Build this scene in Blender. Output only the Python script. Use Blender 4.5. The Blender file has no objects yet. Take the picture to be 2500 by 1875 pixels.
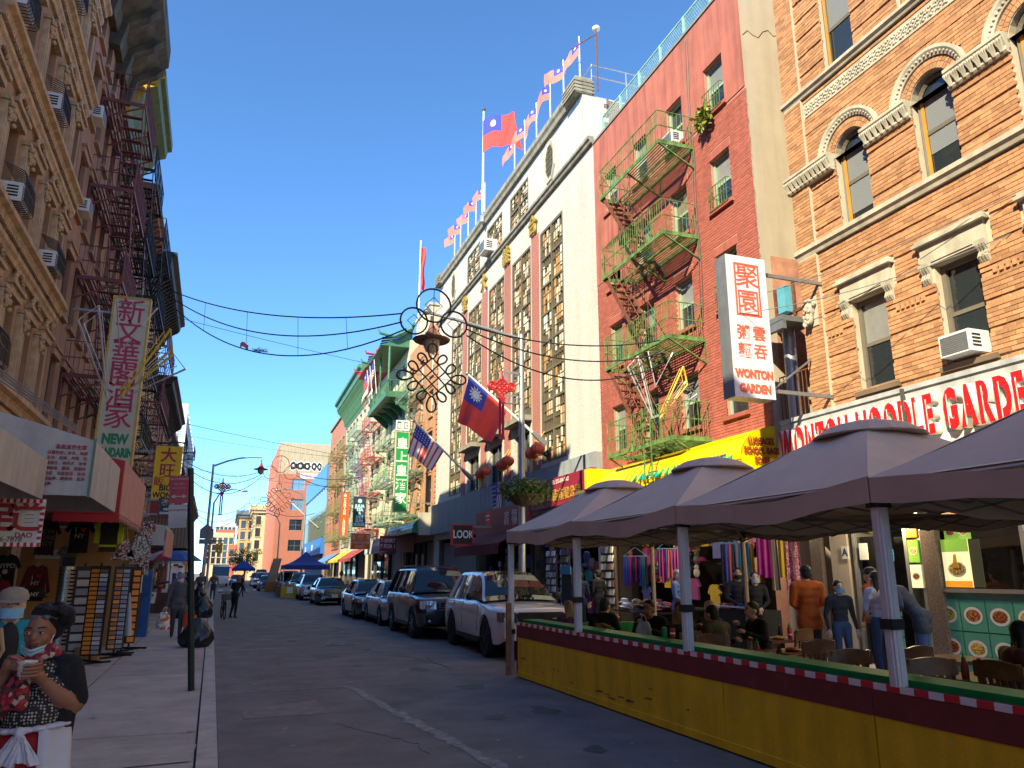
import bpy, bmesh, math, random
import numpy as np
from mathutils import Vector, Matrix
R_ = math.radians
random.seed(7)
scene = bpy.context.scene
col = scene.collection
cam_d = bpy.data.cameras.new('camera'); cam = bpy.data.objects.new('camera', cam_d); col.objects.link(cam)
cam.location = (0, 0, 1.75); cam.rotation_euler = (R_(90 + 13.978), 0, R_(-20.162))
cam_d.sensor_width = 36; cam_d.lens = 1850 / 2500 * 36; cam_d.clip_end = 3000; cam_d.clip_start = 0.05
scene.camera = cam
SUN_EL, SUN_AZ = 34.0, 231.5          # azimuth clockwise from +Y (street direction): behind the camera, from the left
wd = bpy.data.worlds.new('World'); scene.world = wd; wd.use_nodes = True
nt = wd.node_tree; bg = nt.nodes['Background']
sky = nt.nodes.new('ShaderNodeTexSky'); sky.sky_type = 'NISHITA'; sky.sun_disc = False
sky.sun_elevation = R_(SUN_EL); sky.sun_rotation = R_(SUN_AZ); sky.air_density = 0.52; sky.dust_density = 0.0; sky.ozone_density = 10.0; sky.altitude = 0
nt.links.new(sky.outputs[0], bg.inputs[0]); bg.inputs[1].default_value = 0.15
sd = bpy.data.lights.new('sun', 'SUN'); sd.energy = 3.2; sd.angle = R_(0.5); sd.color = (1, 0.88, 0.71)
sun = bpy.data.objects.new('sun', sd); col.objects.link(sun)
_d = Vector((math.sin(R_(SUN_AZ)) * math.cos(R_(SUN_EL)), math.cos(R_(SUN_AZ)) * math.cos(R_(SUN_EL)), math.sin(R_(SUN_EL))))
sun.rotation_euler = _d.to_track_quat('Z', 'Y').to_euler()
vs = scene.view_settings; vs.view_transform = 'Standard'; vs.look = 'None'; vs.gamma = 1; vs.use_curve_mapping = False; vs.exposure = 1.82; vs.use_white_balance = True; vs.white_balance_temperature = 7300; vs.white_balance_tint = -6
scene.cycles.max_bounces = 8; scene.cycles.diffuse_bounces = 6; scene.cycles.transparent_max_bounces = 6
MATS = {}
def lin(c):
 return tuple((x / 12.92 if x <= .04045 else ((x + .055) / 1.055) ** 2.4) for x in c)
def hexc(h):
 return lin(tuple(int(h[i:i + 2], 16) / 255 for i in (0, 2, 4)))
def base(name):
 m = bpy.data.materials.new(name); m.use_nodes = True; t = m.node_tree
 return m, t, t.nodes['Principled BSDF']
def N(t, typ, **kw):
 n = t.nodes.new('ShaderNode' + typ)
 for k, v in kw.items(): setattr(n, k, v)
 return n
def mat(name, c, rough=.7, metal=0, var=.18, scale=3., bump=.15, bscale=60., coat=0, streak=.0, emit=0, isl=0., spec=.4):
 if name in MATS: return MATS[name]
 if isinstance(c, str): c = hexc(c)
 m, t, p = base(name); L = t.links.new
 tc = N(t, 'TexCoord'); n1 = N(t, 'TexNoise'); n1.inputs['Scale'].default_value = scale; n1.inputs['Detail'].default_value = 6; n1.inputs['Roughness'].default_value = .65
 L(tc.outputs['Object'], n1.inputs['Vector'])
 mr = N(t, 'MapRange'); mr.inputs[1].default_value = .3; mr.inputs[2].default_value = .7; mr.inputs[3].default_value = 1 - var; mr.inputs[4].default_value = 1 + var
 L(n1.outputs[0], mr.inputs[0]); fac = mr.outputs[0]
 if streak:
  mp = N(t, 'Mapping'); mp.inputs['Scale'].default_value = (2.2, 2.2, .22); L(tc.outputs['Object'], mp.inputs[0])
  n2 = N(t, 'TexNoise'); n2.inputs['Scale'].default_value = 2.0; n2.inputs['Detail'].default_value = 5; L(mp.outputs[0], n2.inputs['Vector'])
  m2 = N(t, 'MapRange'); m2.inputs[1].default_value = .42; m2.inputs[2].default_value = .72; m2.inputs[3].default_value = 1; m2.inputs[4].default_value = 1 - streak; L(n2.outputs[0], m2.inputs[0])
  mm = N(t, 'Math', operation='MULTIPLY'); L(fac, mm.inputs[0]); L(m2.outputs[0], mm.inputs[1]); fac = mm.outputs[0]
 if isl:
  g = N(t, 'NewGeometry'); oi = N(t, 'ObjectInfo'); ad = N(t, 'Math', operation='ADD'); L(g.outputs['Random Per Island'], ad.inputs[0]); L(oi.outputs['Random'], ad.inputs[1])
  fr = N(t, 'Math', operation='FRACT'); L(ad.outputs[0], fr.inputs[0])
  m3 = N(t, 'MapRange'); m3.inputs[3].default_value = 1 - isl; m3.inputs[4].default_value = 1 + isl * .7; L(fr.outputs[0], m3.inputs[0])
  mm = N(t, 'Math', operation='MULTIPLY'); L(fac, mm.inputs[0]); L(m3.outputs[0], mm.inputs[1]); fac = mm.outputs[0]
 vm = N(t, 'VectorMath', operation='SCALE'); vm.inputs[0].default_value = c[:3]; L(fac, vm.inputs['Scale']); L(vm.outputs[0], p.inputs['Base Color'])
 p.inputs['Roughness'].default_value = rough; p.inputs['Metallic'].default_value = metal; p.inputs['Specular IOR Level'].default_value = spec
 if coat: p.inputs['Coat Weight'].default_value = coat; p.inputs['Coat Roughness'].default_value = .05
 if emit: p.inputs['Emission Color'].default_value = (*c[:3], 1); p.inputs['Emission Strength'].default_value = emit
 if bump:
  n3 = N(t, 'TexNoise'); n3.inputs['Scale'].default_value = bscale; n3.inputs['Detail'].default_value = 4; L(tc.outputs['Object'], n3.inputs['Vector'])
  b = N(t, 'Bump'); b.inputs['Strength'].default_value = bump; b.inputs['Distance'].default_value = .02; L(n3.outputs[0], b.inputs['Height']); L(b.outputs[0], p.inputs['Normal'])
 MATS[name] = m; return m
def brickmat(name, c1, c2, mortar, bw=.21, bh=.075, rough=.85, streak=.25, ms=.012, bump=.5):
 if name in MATS: return MATS[name]
 m, t, p = base(name); L = t.links.new
 tc = N(t, 'TexCoord'); sp = N(t, 'SeparateXYZ'); L(tc.outputs['Object'], sp.inputs[0])
 sn = N(t, 'SeparateXYZ'); L(tc.outputs['Normal'], sn.inputs[0])
 ab = N(t, 'Math', operation='ABSOLUTE'); L(sn.outputs[0], ab.inputs[0]); gt = N(t, 'Math', operation='GREATER_THAN'); gt.inputs[1].default_value = .7; L(ab.outputs[0], gt.inputs[0])
 mx = N(t, 'Mix'); L(gt.outputs[0], mx.inputs[0]); L(sp.outputs[0], mx.inputs[2]); L(sp.outputs[1], mx.inputs[3])
 cb = N(t, 'CombineXYZ'); L(mx.outputs[0], cb.inputs[0]); L(sp.outputs[2], cb.inputs[1])
 br = N(t, 'TexBrick'); br.inputs['Scale'].default_value = 1; br.inputs['Brick Width'].default_value = bw; br.inputs['Row Height'].default_value = bh
 br.inputs['Mortar Size'].default_value = ms; br.inputs['Mortar Smooth'].default_value = .2; br.inputs['Bias'].default_value = -.1
 L(cb.outputs[0], br.inputs['Vector'])
 for k, c in (('Color1', c1), ('Color2', c2), ('Mortar', mortar)):
  br.inputs[k].default_value = (*(hexc(c) if isinstance(c, str) else c), 1)
 mp = N(t, 'Mapping'); mp.inputs['Scale'].default_value = (1.2, 1.2, .2); L(tc.outputs['Object'], mp.inputs[0])
 n2 = N(t, 'TexNoise'); n2.inputs['Scale'].default_value = 1.5; n2.inputs['Detail'].default_value = 6; L(mp.outputs[0], n2.inputs['Vector'])
 m2 = N(t, 'MapRange'); m2.inputs[1].default_value = .35; m2.inputs[2].default_value = .75; m2.inputs[3].default_value = 1.08; m2.inputs[4].default_value = 1 - streak; L(n2.outputs[0], m2.inputs[0])
 vm = N(t, 'VectorMath', operation='SCALE'); L(br.outputs['Color'], vm.inputs[0]); L(m2.outputs[0], vm.inputs['Scale']); L(vm.outputs[0], p.inputs['Base Color'])
 b = N(t, 'Bump'); b.inputs['Strength'].default_value = bump; b.inputs['Distance'].default_value = .01; b.invert = True; L(br.outputs['Fac'], b.inputs['Height']); L(b.outputs[0], p.inputs['Normal'])
 p.inputs['Roughness'].default_value = rough; MATS[name] = m; return m
def glassmat(name, c=(.02, .025, .03), rough=.04, spec=.8):
 if name in MATS: return MATS[name]
 m, t, p = base(name); L = t.links.new
 p.inputs['Base Color'].default_value = (*c, 1); p.inputs['Roughness'].default_value = rough; p.inputs['Specular IOR Level'].default_value = spec
 tc = N(t, 'TexCoord'); n = N(t, 'TexNoise'); n.inputs['Scale'].default_value = 1.3; L(tc.outputs['Object'], n.inputs['Vector'])
 b = N(t, 'Bump'); b.inputs['Strength'].default_value = .12; b.inputs['Distance'].default_value = .03; L(n.outputs[0], b.inputs['Height']); L(b.outputs[0], p.inputs['Normal'])
 MATS[name] = m; return m
def stripemat(name, c1, c2, n=30., axis=2, rough=.6, frac=.5):
 if name in MATS: return MATS[name]
 m, t, p = base(name); L = t.links.new
 tc = N(t, 'TexCoord'); sp = N(t, 'SeparateXYZ'); L(tc.outputs['Object'], sp.inputs[0])
 a = N(t, 'Math', operation='MULTIPLY'); a.inputs[1].default_value = n; L(sp.outputs[axis], a.inputs[0])
 f = N(t, 'Math', operation='FRACT'); L(a.outputs[0], f.inputs[0]); g = N(t, 'Math', operation='GREATER_THAN'); g.inputs[1].default_value = frac; L(f.outputs[0], g.inputs[0])
 mx = N(t, 'Mix', data_type='RGBA'); L(g.outputs[0], mx.inputs[0])
 mx.inputs[6].default_value = (*(hexc(c1) if isinstance(c1, str) else c1), 1); mx.inputs[7].default_value = (*(hexc(c2) if isinstance(c2, str) else c2), 1)
 L(mx.outputs[2], p.inputs['Base Color']); p.inputs['Roughness'].default_value = rough
 MATS[name] = m; return m
def spotmat(name, cols, scale=20., rough=.7, thr=.35):
 if name in MATS: return MATS[name]
 m, t, p = base(name); L = t.links.new
 tc = N(t, 'TexCoord'); v = N(t, 'TexVoronoi'); v.inputs['Scale'].default_value = scale; L(tc.outputs['Object'], v.inputs['Vector'])
 sp = N(t, 'SeparateColor'); L(v.outputs['Color'], sp.inputs[0])
 cr = N(t, 'ValToRGB'); cr.color_ramp.interpolation = 'CONSTANT'; L(sp.outputs[0], cr.inputs[0])
 e = cr.color_ramp.elements
 while len(e) < len(cols): e.new(.5)
 for i, c in enumerate(cols): e[i].position = i / len(cols); e[i].color = (*(hexc(c) if isinstance(c, str) else c), 1)
 L(cr.outputs[0], p.inputs['Base Color']); p.inputs['Roughness'].default_value = rough
 MATS[name] = m; return m
class MB:
 def __init__(s): s.v = []; s.f = []; s.mi = []
 def add(s, vs, fs, mi=0):
  o = len(s.v); s.v += [tuple(v) for v in vs]; s.f += [tuple(i + o for i in f) for f in fs]; s.mi += [mi] * len(fs); return s
 def box(s, x0, x1, y0, y1, z0, z1, mi=0):
  return s.add([(x0, y0, z0), (x1, y0, z0), (x1, y1, z0), (x0, y1, z0), (x0, y0, z1), (x1, y0, z1), (x1, y1, z1), (x0, y1, z1)],
     [(0, 3, 2, 1), (4, 5, 6, 7), (0, 1, 5, 4), (1, 2, 6, 5), (2, 3, 7, 6), (3, 0, 4, 7)], mi)
 def quad(s, a, b, c, d, mi=0): return s.add([a, b, c, d], [(0, 1, 2, 3)], mi)
 def bar(s, a, b, w, h=None, mi=0):
  a = Vector(a); b = Vector(b); d = (b - a); h = h or w
  if d.length < 1e-6: return s
  d.normalize(); up = Vector((0, 0, 1)) if abs(d.z) < .95 else Vector((0, 1, 0))
  sx = d.cross(up).normalized() * w / 2; sz = sx.cross(d).normalized() * h / 2
  P = []
  for q in (a, b): P += [q - sx - sz, q + sx - sz, q + sx + sz, q - sx + sz]
  return s.add(P, [(0, 3, 2, 1), (4, 5, 6, 7), (0, 1, 5, 4), (1, 2, 6, 5), (2, 3, 7, 6), (3, 0, 4, 7)], mi)
 def tube(s, pts, r, n=6, closed=False, mi=0, caps=True):
  pts = [Vector(p) for p in pts]; k = len(pts); P = []; rr = r if isinstance(r, (list, tuple)) else [r] * k
  up = None
  for i, p in enumerate(pts):
   d = (pts[(i + 1) % k] - pts[i - 1]) if closed else (pts[min(i + 1, k - 1)] - pts[max(i - 1, 0)])
   if d.length < 1e-9: d = Vector((0, 0, 1))
   d.normalize()
   if up is None: up = Vector((0, 0, 1)) if abs(d.z) < .9 else Vector((1, 0, 0))
   sx = d.cross(up)
   if sx.length < 1e-4: up = Vector((1, 0, 0)) if abs(d.x) < .9 else Vector((0, 1, 0)); sx = d.cross(up)
   sx.normalize(); sy = sx.cross(d).normalized(); up = sy
   for j in range(n):
    a = 2 * math.pi * j / n; P.append(p + (sx * math.cos(a) + sy * math.sin(a)) * rr[i])
  F = []
  for i in range(k if closed else k - 1):
   for j in range(n):
    a = i * n + j; b = i * n + (j + 1) % n; i2 = (i + 1) % k
    F.append((a, b, i2 * n + (j + 1) % n, i2 * n + j))
  if caps and not closed: F += [tuple(range(n))[::-1], tuple(range((k - 1) * n, k * n))]
  return s.add(P, F, mi)
 def lathe(s, prof, c=(0, 0, 0), n=16, mi=0, a0=0, sx=1, sy=1):
  P = []; F = []
  for r, z in prof:
   for j in range(n):
    a = a0 + 2 * math.pi * j / n; P.append((c[0] + r * math.cos(a) * sx, c[1] + r * math.sin(a) * sy, c[2] + z))
  for i in range(len(prof) - 1):
   for j in range(n): F.append((i * n + j, i * n + (j + 1) % n, (i + 1) * n + (j + 1) % n, (i + 1) * n + j))
  if prof[0][0] > 1e-4: F.append(tuple(range(n))[::-1])
  if prof[-1][0] > 1e-4: F.append(tuple(range((len(prof) - 1) * n, len(prof) * n)))
  return s.add(P, F, mi)
 def prism(s, poly, y0, y1, mi=0, ax='xz'):
  k = len(poly)
  f = {'xz': lambda a, b, t: (a, t, b), 'xy': lambda a, b, t: (a, b, t), 'yz': lambda a, b, t: (t, a, b)}[ax]
  P = [f(a, b, y0) for a, b in poly] + [f(a, b, y1) for a, b in poly]
  F = [tuple(range(k)), tuple(range(2 * k - 1, k - 1, -1))] + [(i, i + k, (i + 1) % k + k, (i + 1) % k) for i in range(k)]
  return s.add(P, F, mi)
 def sphere(s, c, r, n=10, m=6, sc=(1, 1, 1), mi=0):
  P = []; F = []
  for i in range(m + 1):
   t = math.pi * i / m
   for j in range(n):
    a = 2 * math.pi * j / n
    P.append((c[0] + r * sc[0] * math.sin(t) * math.cos(a), c[1] + r * sc[1] * math.sin(t) * math.sin(a), c[2] + r * sc[2] * math.cos(t)))
  for i in range(m):
   for j in range(n): F.append((i * n + j, (i + 1) * n + j, (i + 1) * n + (j + 1) % n, i * n + (j + 1) % n))
  return s.add(P, F, mi)
 def grid(s, fn, nu, nv, mi=0):
  P = [fn(i / nu, j / nv) for j in range(nv + 1) for i in range(nu + 1)]; w = nu + 1
  return s.add(P, [(j * w + i, j * w + i + 1, (j + 1) * w + i + 1, (j + 1) * w + i) for j in range(nv) for i in range(nu)], mi)
 def mesh(s, name, mats, smooth=False):
  me = bpy.data.meshes.new(name); me.from_pydata(s.v, [], s.f)
  mats = mats if isinstance(mats, (list, tuple)) else [mats]
  for m in mats: me.materials.append(m)
  if len(mats) > 1: me.polygons.foreach_set('material_index', s.mi)
  if smooth:
   me.polygons.foreach_set('use_smooth', [True] * len(s.f))
   me.set_sharp_from_angle(angle=R_(50 if smooth is True else smooth))
  me.update(); return me
 def obj(s, name, mats, parent=None, smooth=False, loc=(0, 0, 0), rot=(0, 0, 0)):
  return link(name, s.mesh(name, mats, smooth), parent, loc, rot)
def link(name, me, parent=None, loc=(0, 0, 0), rot=(0, 0, 0)):
 o = bpy.data.objects.new(name, me); col.objects.link(o); o.parent = parent; o.location = loc; o.rotation_euler = rot; return o
def tag(o, label, cat, group=None):
 o['label'] = label; o['category'] = cat
 if group: o['group'] = group
 return o
def thing(name, label, cat, loc=(0, 0, 0), rz=0., group=None):
 o = bpy.data.objects.new(name, None); o.empty_display_size = .2; col.objects.link(o); o.location = loc; o.rotation_euler = (0, 0, rz); return tag(o, label, cat, group)
def struct(o): o['kind'] = 'structure'; return o
def stuff(o): o['kind'] = 'stuff'; return o
def copy_tree(o, parent=None):
 c = o.copy(); col.objects.link(c); c.parent = parent
 for ch in list(o.children): copy_tree(ch, c)
 return c
def solid(me_or_mb, t):     # give a sheet real thickness
 mb = me_or_mb; n = len(mb.v)
 me = bpy.data.meshes.new('t'); me.from_pydata(mb.v, [], mb.f); bm = bmesh.new(); bm.from_mesh(me)
 bmesh.ops.recalc_face_normals(bm, faces=bm.faces); bmesh.ops.solidify(bm, geom=bm.faces[:], thickness=t)
 bm.verts.index_update(); r = MB(); r.v = [tuple(v.co) for v in bm.verts]; r.f = [tuple(v.index for v in f.verts) for f in bm.faces]; r.mi = [0] * len(r.f)
 bm.free(); bpy.data.meshes.remove(me); return r
_tc = {}
_ts = bpy.data.scenes.new('type_setting')      # scratch scene, removed at the end
def baked(ob):
 _ts.collection.objects.link(ob); vl = _ts.view_layers[0]; vl.update(); me = bpy.data.meshes.new_from_object(ob.evaluated_get(vl.depsgraph)); bpy.data.objects.remove(ob); return me
def text_mesh(s, size, mt, ext=.01, bold=0., sx=1., align='CENTER', sp=1., lsp=1.):
 k = (s, size, mt.name, ext, bold, sx, align, sp)
 if k in _tc: return _tc[k]
 cu = bpy.data.curves.new('t', 'FONT'); cu.body = s; cu.size = size; cu.extrude = ext; cu.offset = bold; cu.align_x = align; cu.align_y = 'CENTER'
 cu.resolution_u = 3; cu.space_character = sp; cu.space_line = lsp
 me = baked(bpy.data.objects.new('t', cu)); bpy.data.curves.remove(cu)
 me.transform(Matrix(((sx, 0, 0, 0), (0, 0, -1, 0), (0, 1, 0, 0), (0, 0, 0, 1)))); me.materials.clear(); me.materials.append(mt); me.name = 'lettering'
 _tc[k] = me; return me
def text(parent, s, size, loc, mt, ext=.008, bold=0., sx=1., align='CENTER', rz=0., sp=1., name='lettering', lsp=1., ry=0., rx=0.):
 if size >= .15 and len(s) > 1 and rz == 0 and align == 'CENTER' and any(ord(c) > 0x2e80 for c in s):
  w = size * .95 * sx
  for k, c in enumerate(s):
   if c != ' ': o = link('character', text_mesh(c, size, mt, ext, bold, sx), parent, (loc[0] + (k - (len(s) - 1) / 2) * w * (.72 if ' ' in s else 1), loc[1], loc[2]), (rx, ry, rz))
  return o
 return link(name, text_mesh(s, size, mt, ext, bold, sx, align, sp, lsp), parent, loc, (rx, ry, rz))
SR, SL, CR, CL = 0.0102, -0.0161, 11.0, -4.2
RZR = math.atan2(-1, -SR); RZL = math.atan2(1, SL)
def RF(u, off=0., z=0.): return (CR + SR * u - off, u, z)
def LF(u, off=0., z=0.): return (CL + SL * u + off, u, z)
def on_right(name, label, cat, u, off=0., z=0., group=None): return thing(name, label, cat, RF(u, off, z), RZR, group)
def on_left(name, label, cat, u, off=0., z=0., group=None): return thing(name, label, cat, LF(u, off, z), RZL, group)
ASPH = mat('asphalt', (.185, .162, .148), .9, var=.28, scale=1.2, bump=.5, bscale=120)
WALKM = mat('sidewalk_concrete', (.44, .375, .32), .9, var=.2, scale=1.6, bump=.25, bscale=90, isl=.10)
KERB = mat('kerb_stone', (.46, .40, .35), .85, var=.2, bump=.2)
CREAM = mat('cream_terracotta', (.46, .41, .33), .8, var=.15, streak=.3)
GREYM = mat('grey_metal', (.28, .29, .31), .45, .6, var=.12, streak=.15)
STEEL = mat('galvanised_steel', (.48, .49, .50), .4, .8, var=.12)
ALU = mat('aluminium_pole', (.72, .71, .69), .4, .15, var=.06)
BLACK = mat('black_paint', (.012, .012, .013), .5, var=.2)
WHITE = mat('white_paint', (.74, .73, .70), .5, var=.06)
WHITEP = mat('white_plastic', (.66, .65, .62), .5, var=.08, bump=0)
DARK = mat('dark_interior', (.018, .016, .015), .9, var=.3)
GLASS = glassmat('window_glass'); GLASS2 = glassmat('shop_glass', (.012, .012, .012), .03, .6)
RUST = mat('rusty_iron', (.16, .06, .035), .8, .2, var=.4, scale=8)
GREENFE = mat('green_fire_escape', (.125, .225, .07), .7, .1, var=.6, scale=6, streak=.45)
MAROONFE = mat('maroon_fire_escape', (.17, .05, .05), .6, .1, var=.25)
BLKFE = mat('black_fire_escape', (.02, .02, .02), .6, .2, var=.3)
REDFE = mat('red_fire_escape', (.30, .03, .03), .6, .1, var=.25)
TEALFE = mat('green_grey_fire_escape', (.10, .19, .13), .65, .1, var=.3)
OLIVEFE = mat('olive_fire_escape', (.16, .17, .06), .65, .1, var=.3)
RED = mat('sign_red', (.62, .02, .025), .5, var=.08, bump=0)
YEL = mat('sign_yellow', (.80, .50, .015), .55, var=.10, streak=.12)
GRN = mat('sign_green', (.01, .26, .06), .5, var=.08, bump=0)
GOLD = mat('gold_letter', (.55, .36, .06), .4, .5, var=.2)
BLINDW = stripemat('white_blinds', (.25, .26, .275), (.09, .095, .105), 34)
BLINDT = stripemat('tan_blinds', (.26, .22, .15), (.11, .09, .06), 34)
PALE = mat('pale_blind', (.21, .21, .205), .35, var=.15, coat=.5)
WOODF = mat('orange_wood_frame', (.55, .22, .03), .6, var=.2)
DKFRAME = mat('dark_window_frame', (.075, .065, .055), .6, var=.2)
WFRAME = mat('white_window_frame', (.62, .61, .58), .5, var=.1)
GFRAME = mat('pale_green_frame', (.26, .36, .27), .6, var=.2)
ACM = mat('ac_white', (.70, .70, .68), .5, var=.06)
MB().box(-4, 7.9, -14, 250, -.2, 0).obj('road', ASPH); struct(bpy.data.objects['road'])
gd = MB().quad((-400, -200, -.03), (400, -200, -.03), (400, 1500, -.03), (-400, 1500, -.03)).obj('ground', mat('far_ground', (.15, .14, .13), .95)); struct(gd)
def kx(y): return .2 - .0148 * y
def walk(name, inner, outer, u0, u1, cuts, step):
 b = MB()
 for k in range(int((u1 - u0) / 4)):
  a, c = u0 + 4 * k, u0 + 4 * k + 4
  b.add([(inner(a), a, 0), (outer(a), a, 0), (outer(c), c, 0), (inner(c), c, 0), (inner(a), a, .128), (outer(a), a, .128), (outer(c), c, .128), (inner(c), c, .128)],
   [(4, 5, 6, 7), (0, 1, 5, 4), (2, 3, 7, 6), (3, 0, 4, 7), (1, 2, 6, 5)])
 o = struct(b.obj(name, mat('joint_dirt', (.05, .047, .044), .95)))
 y = u0
 j = .011
 rnd = random.Random(3)
 rest = MB()
 while y < u1:
  st = step * rnd.choice((1, 1, 1.3, .8))
  for a, c in zip(cuts[:-1], cuts[1:]):
   P = []
   for yy in (y + j, min(y + st, u1) - j):
    xa = inner(yy) + (outer(yy) - inner(yy)) * a; xb = inner(yy) + (outer(yy) - inner(yy)) * c
    s = 1 if xb > xa else -1
    P.append((xa + s * j, yy)); P.append((xb - s * j, yy))
   p = [P[0], P[1], P[3], P[2]]; dz = rnd.uniform(-.003, .004)
   V = [(q[0], q[1], .1) for q in p] + [(q[0], q[1], .15 + dz) for q in p]
   F = [(4, 5, 6, 7), (0, 1, 5, 4), (1, 2, 6, 5), (2, 3, 7, 6), (3, 0, 4, 7)]
   if s < 0: F = [f[::-1] for f in F]
   if y < 45: MB().add(V, F).obj('paving_slab', WALKM, o)
   else: rest.add(V, F)
  y += st
 stuff(rest.obj('far_paving_slabs', WALKM, o))
 return o
walk('sidewalk_left', lambda y: kx(y) - .2, lambda y: CL + SL * y + .0, -3, 200, (0, .36, .78, 1), 1.55)
walk('sidewalk_right', lambda y: 7.55 + .008 * y, lambda y: CR + SR * y, -3, 140, (0, .5, 1), 1.55)
def kerb(name, fx, w, s):
 b = MB(); o = None
 root = struct(MB().add([(fx(-6), -6, 0), (fx(200), 200, 0), (fx(200) + s * w, 200, 0), (fx(-6) + s * w, -6, 0), (fx(-6), -6, .11), (fx(200), 200, .11), (fx(200) + s * w, 200, .11), (fx(-6) + s * w, -6, .11)],
    [(0, 1, 2, 3), (4, 5, 6, 7), (0, 1, 5, 4), (1, 2, 6, 5), (2, 3, 7, 6), (3, 0, 4, 7)]).obj(name, MATS['joint_dirt']))
 y = -3.
 rest = MB()
 while y < 190:
  a, c = y + .008, y + 1.8 - .008
  P = [(fx(a) - s * .008, a), (fx(c) - s * .008, c), (fx(c) + s * (w - .01), c), (fx(a) + s * (w - .01), a)]
  t = rest if y > 45 else MB()
  t.add([(x, yy, .0) for x, yy in P] + [(x + (s * .02 if i in (0, 1) else 0), yy, .155) for i, (x, yy) in enumerate(P)], [(0, 1, 2, 3)[::-1], (4, 5, 6, 7), (0, 1, 5, 4), (1, 2, 6, 5), (2, 3, 7, 6), (3, 0, 4, 7)])
  if y <= 45: t.obj('kerb_stone', KERB, root)
  y += 1.8
 stuff(rest.obj('far_kerb_stones', KERB, root))
kerb('kerb_left', kx, .2, -1); kerb('kerb_right', lambda y: 7.35 + .008 * y, .2, 1)
LIGHTP = mat('worn_paint', (.25, .225, .205), .85, var=.5, scale=9, bump=.3)
PATCH = mat('patched_asphalt', (.23, .19, .17), .9, var=.3, scale=5, bump=.5, bscale=90)
def sheet(name, pts, m, z=.004):
 o = MB().add([(x, y, z) for x, y in pts], [tuple(range(len(pts)))]).obj(name, m); return struct(o)
rnd = random.Random(5)
def strip(path, w, jit):
 a = [(x - w * (.5 + jit * rnd.random()), y) for x, y in path]; b = [(x + w * (.5 + jit * rnd.random()), y) for x, y in path]; return a + b[::-1]
sheet('road_seam', strip([(1.95 + .02 * i + .05 * rnd.random(), 12.9 - i * .2) for i in range(42)], .07, 1.3)[::-1], LIGHTP)
sheet('road_seam', [(.25, 12.85), (1.98, 12.95), (1.98, 12.86), (.25, 12.78)][::-1], LIGHTP, .0045)
sheet('road_patch', [(.35, 11.3), (1.35, 11.75), (1.38, 10.6), (.36, 10.55)], PATCH)
sheet('road_seam', [(.1, 19.6), (1.5, 19.9), (1.5, 19.75), (.1, 19.45)][::-1], LIGHTP)
sheet('road_seam', [(.9, 22.5), (1.35, 22.5), (1.35, 22.25), (.9, 22.25)][::-1], LIGHTP, .0045)
for yy in (40, 62): sheet('road_marking', [(1.2, yy), (3.2, yy), (3.2, yy + .3), (1.2, yy + .3)], LIGHTP)
for i in range(7): sheet('crosswalk_bar', [(-.6 + i * 1.15, 84), (-.05 + i * 1.15, 84), (-.05 + i * 1.15, 88), (-.6 + i * 1.15, 88)], mat('crosswalk_paint', (.5, .5, .48), .8, var=.3, scale=6))
sheet('sidewalk_stain', [(-1.25, 7.6), (-.15, 7.7), (-.12, 8.4), (-.7, 8.55), (-1.3, 8.3)], mat('sidewalk_stain', (.42, .37, .31), .9, var=.2), .162)
b = MB().lathe([(0, .006), (.36, .006), (.36, .012), (.40, .012), (.40, 0)][::-1], n=28)
for k in range(12):
 a = k * math.pi / 6; b.box(.08 + .02 * (k % 2), .09 + .02 * (k % 2), 0, .01, .006, .008) if 0 else b.bar((.1 * math.cos(a), .1 * math.sin(a), .009), (.32 * math.cos(a), .32 * math.sin(a), .009), .03, .006)
o = b.obj('manhole_cover', mat('cast_iron', (.16, .16, .165), .6, .5, var=.3)); o.location = (2.9, 20.3, .001); struct(o)
for i in range(60):   # chewing gum spots, litter flecks and leaves on road
 pass
TAR = mat('tar_seal', (.085, .08, .075), .6, var=.3, bump=.3)
for k in range(6):
 x, y = rnd.uniform(.8, 4.2), rnd.uniform(5, 26); a0 = rnd.choice((1.2, 1.57, 2.0)); P = [(x, y)]
 for q in range(24): a = a0 + rnd.uniform(-.95, .95); P.append((P[-1][0] + .07 * math.cos(a), P[-1][1] + .10 * math.sin(a)))
 P = [(min(max(px, .45), 4.6), py) for px, py in P]; w = rnd.uniform(.008, .014)
 b = MB()
 for (xa, ya), (xb, yb) in zip(P[:-1], P[1:]): b.bar((xa, ya, .002), (xb, yb, .0), w, .006)
 struct(b.obj('road_crack', TAR))
STN = mat('oil_stain', (.075, .068, .064), .7, var=.4, scale=6)
for k in range(16):
 x, y, r = rnd.uniform(.7, 4.4), rnd.uniform(5.5, 36), rnd.uniform(.06, .3); q0 = rnd.random() * 6
 sheet('road_stain', [(x + r * (1 + .35 * math.sin(3 * t * .35 + q0)) * math.cos(t * .3491), y + 1.6 * r * (1 + .3 * math.cos(2 * t * .35 + q0)) * math.sin(t * .3491)) for t in range(18)], STN, .0030 + .00008 * k)
fl = MB()
for i in range(170):
 x, y = rnd.uniform(-1.6, 4.6), rnd.uniform(5, 40)
 z = .006 if x > .25 else .166
 r = rnd.uniform(.012, .035); a = rnd.random() * 6
 fl.add([(x + r * math.cos(a + k) * (1.6 if k % 2 else 1), y + r * math.sin(a + k), z + .002 * (k % 2)) for k in range(5)], [(0, 1, 2, 3, 4)])
stuff(tag(fl.obj('litter', mat('litter_scraps', (.34, .33, .32), .9, var=.4, scale=2)), 'small pale litter scraps and gum spots scattered on road and sidewalk', 'litter'))
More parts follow.
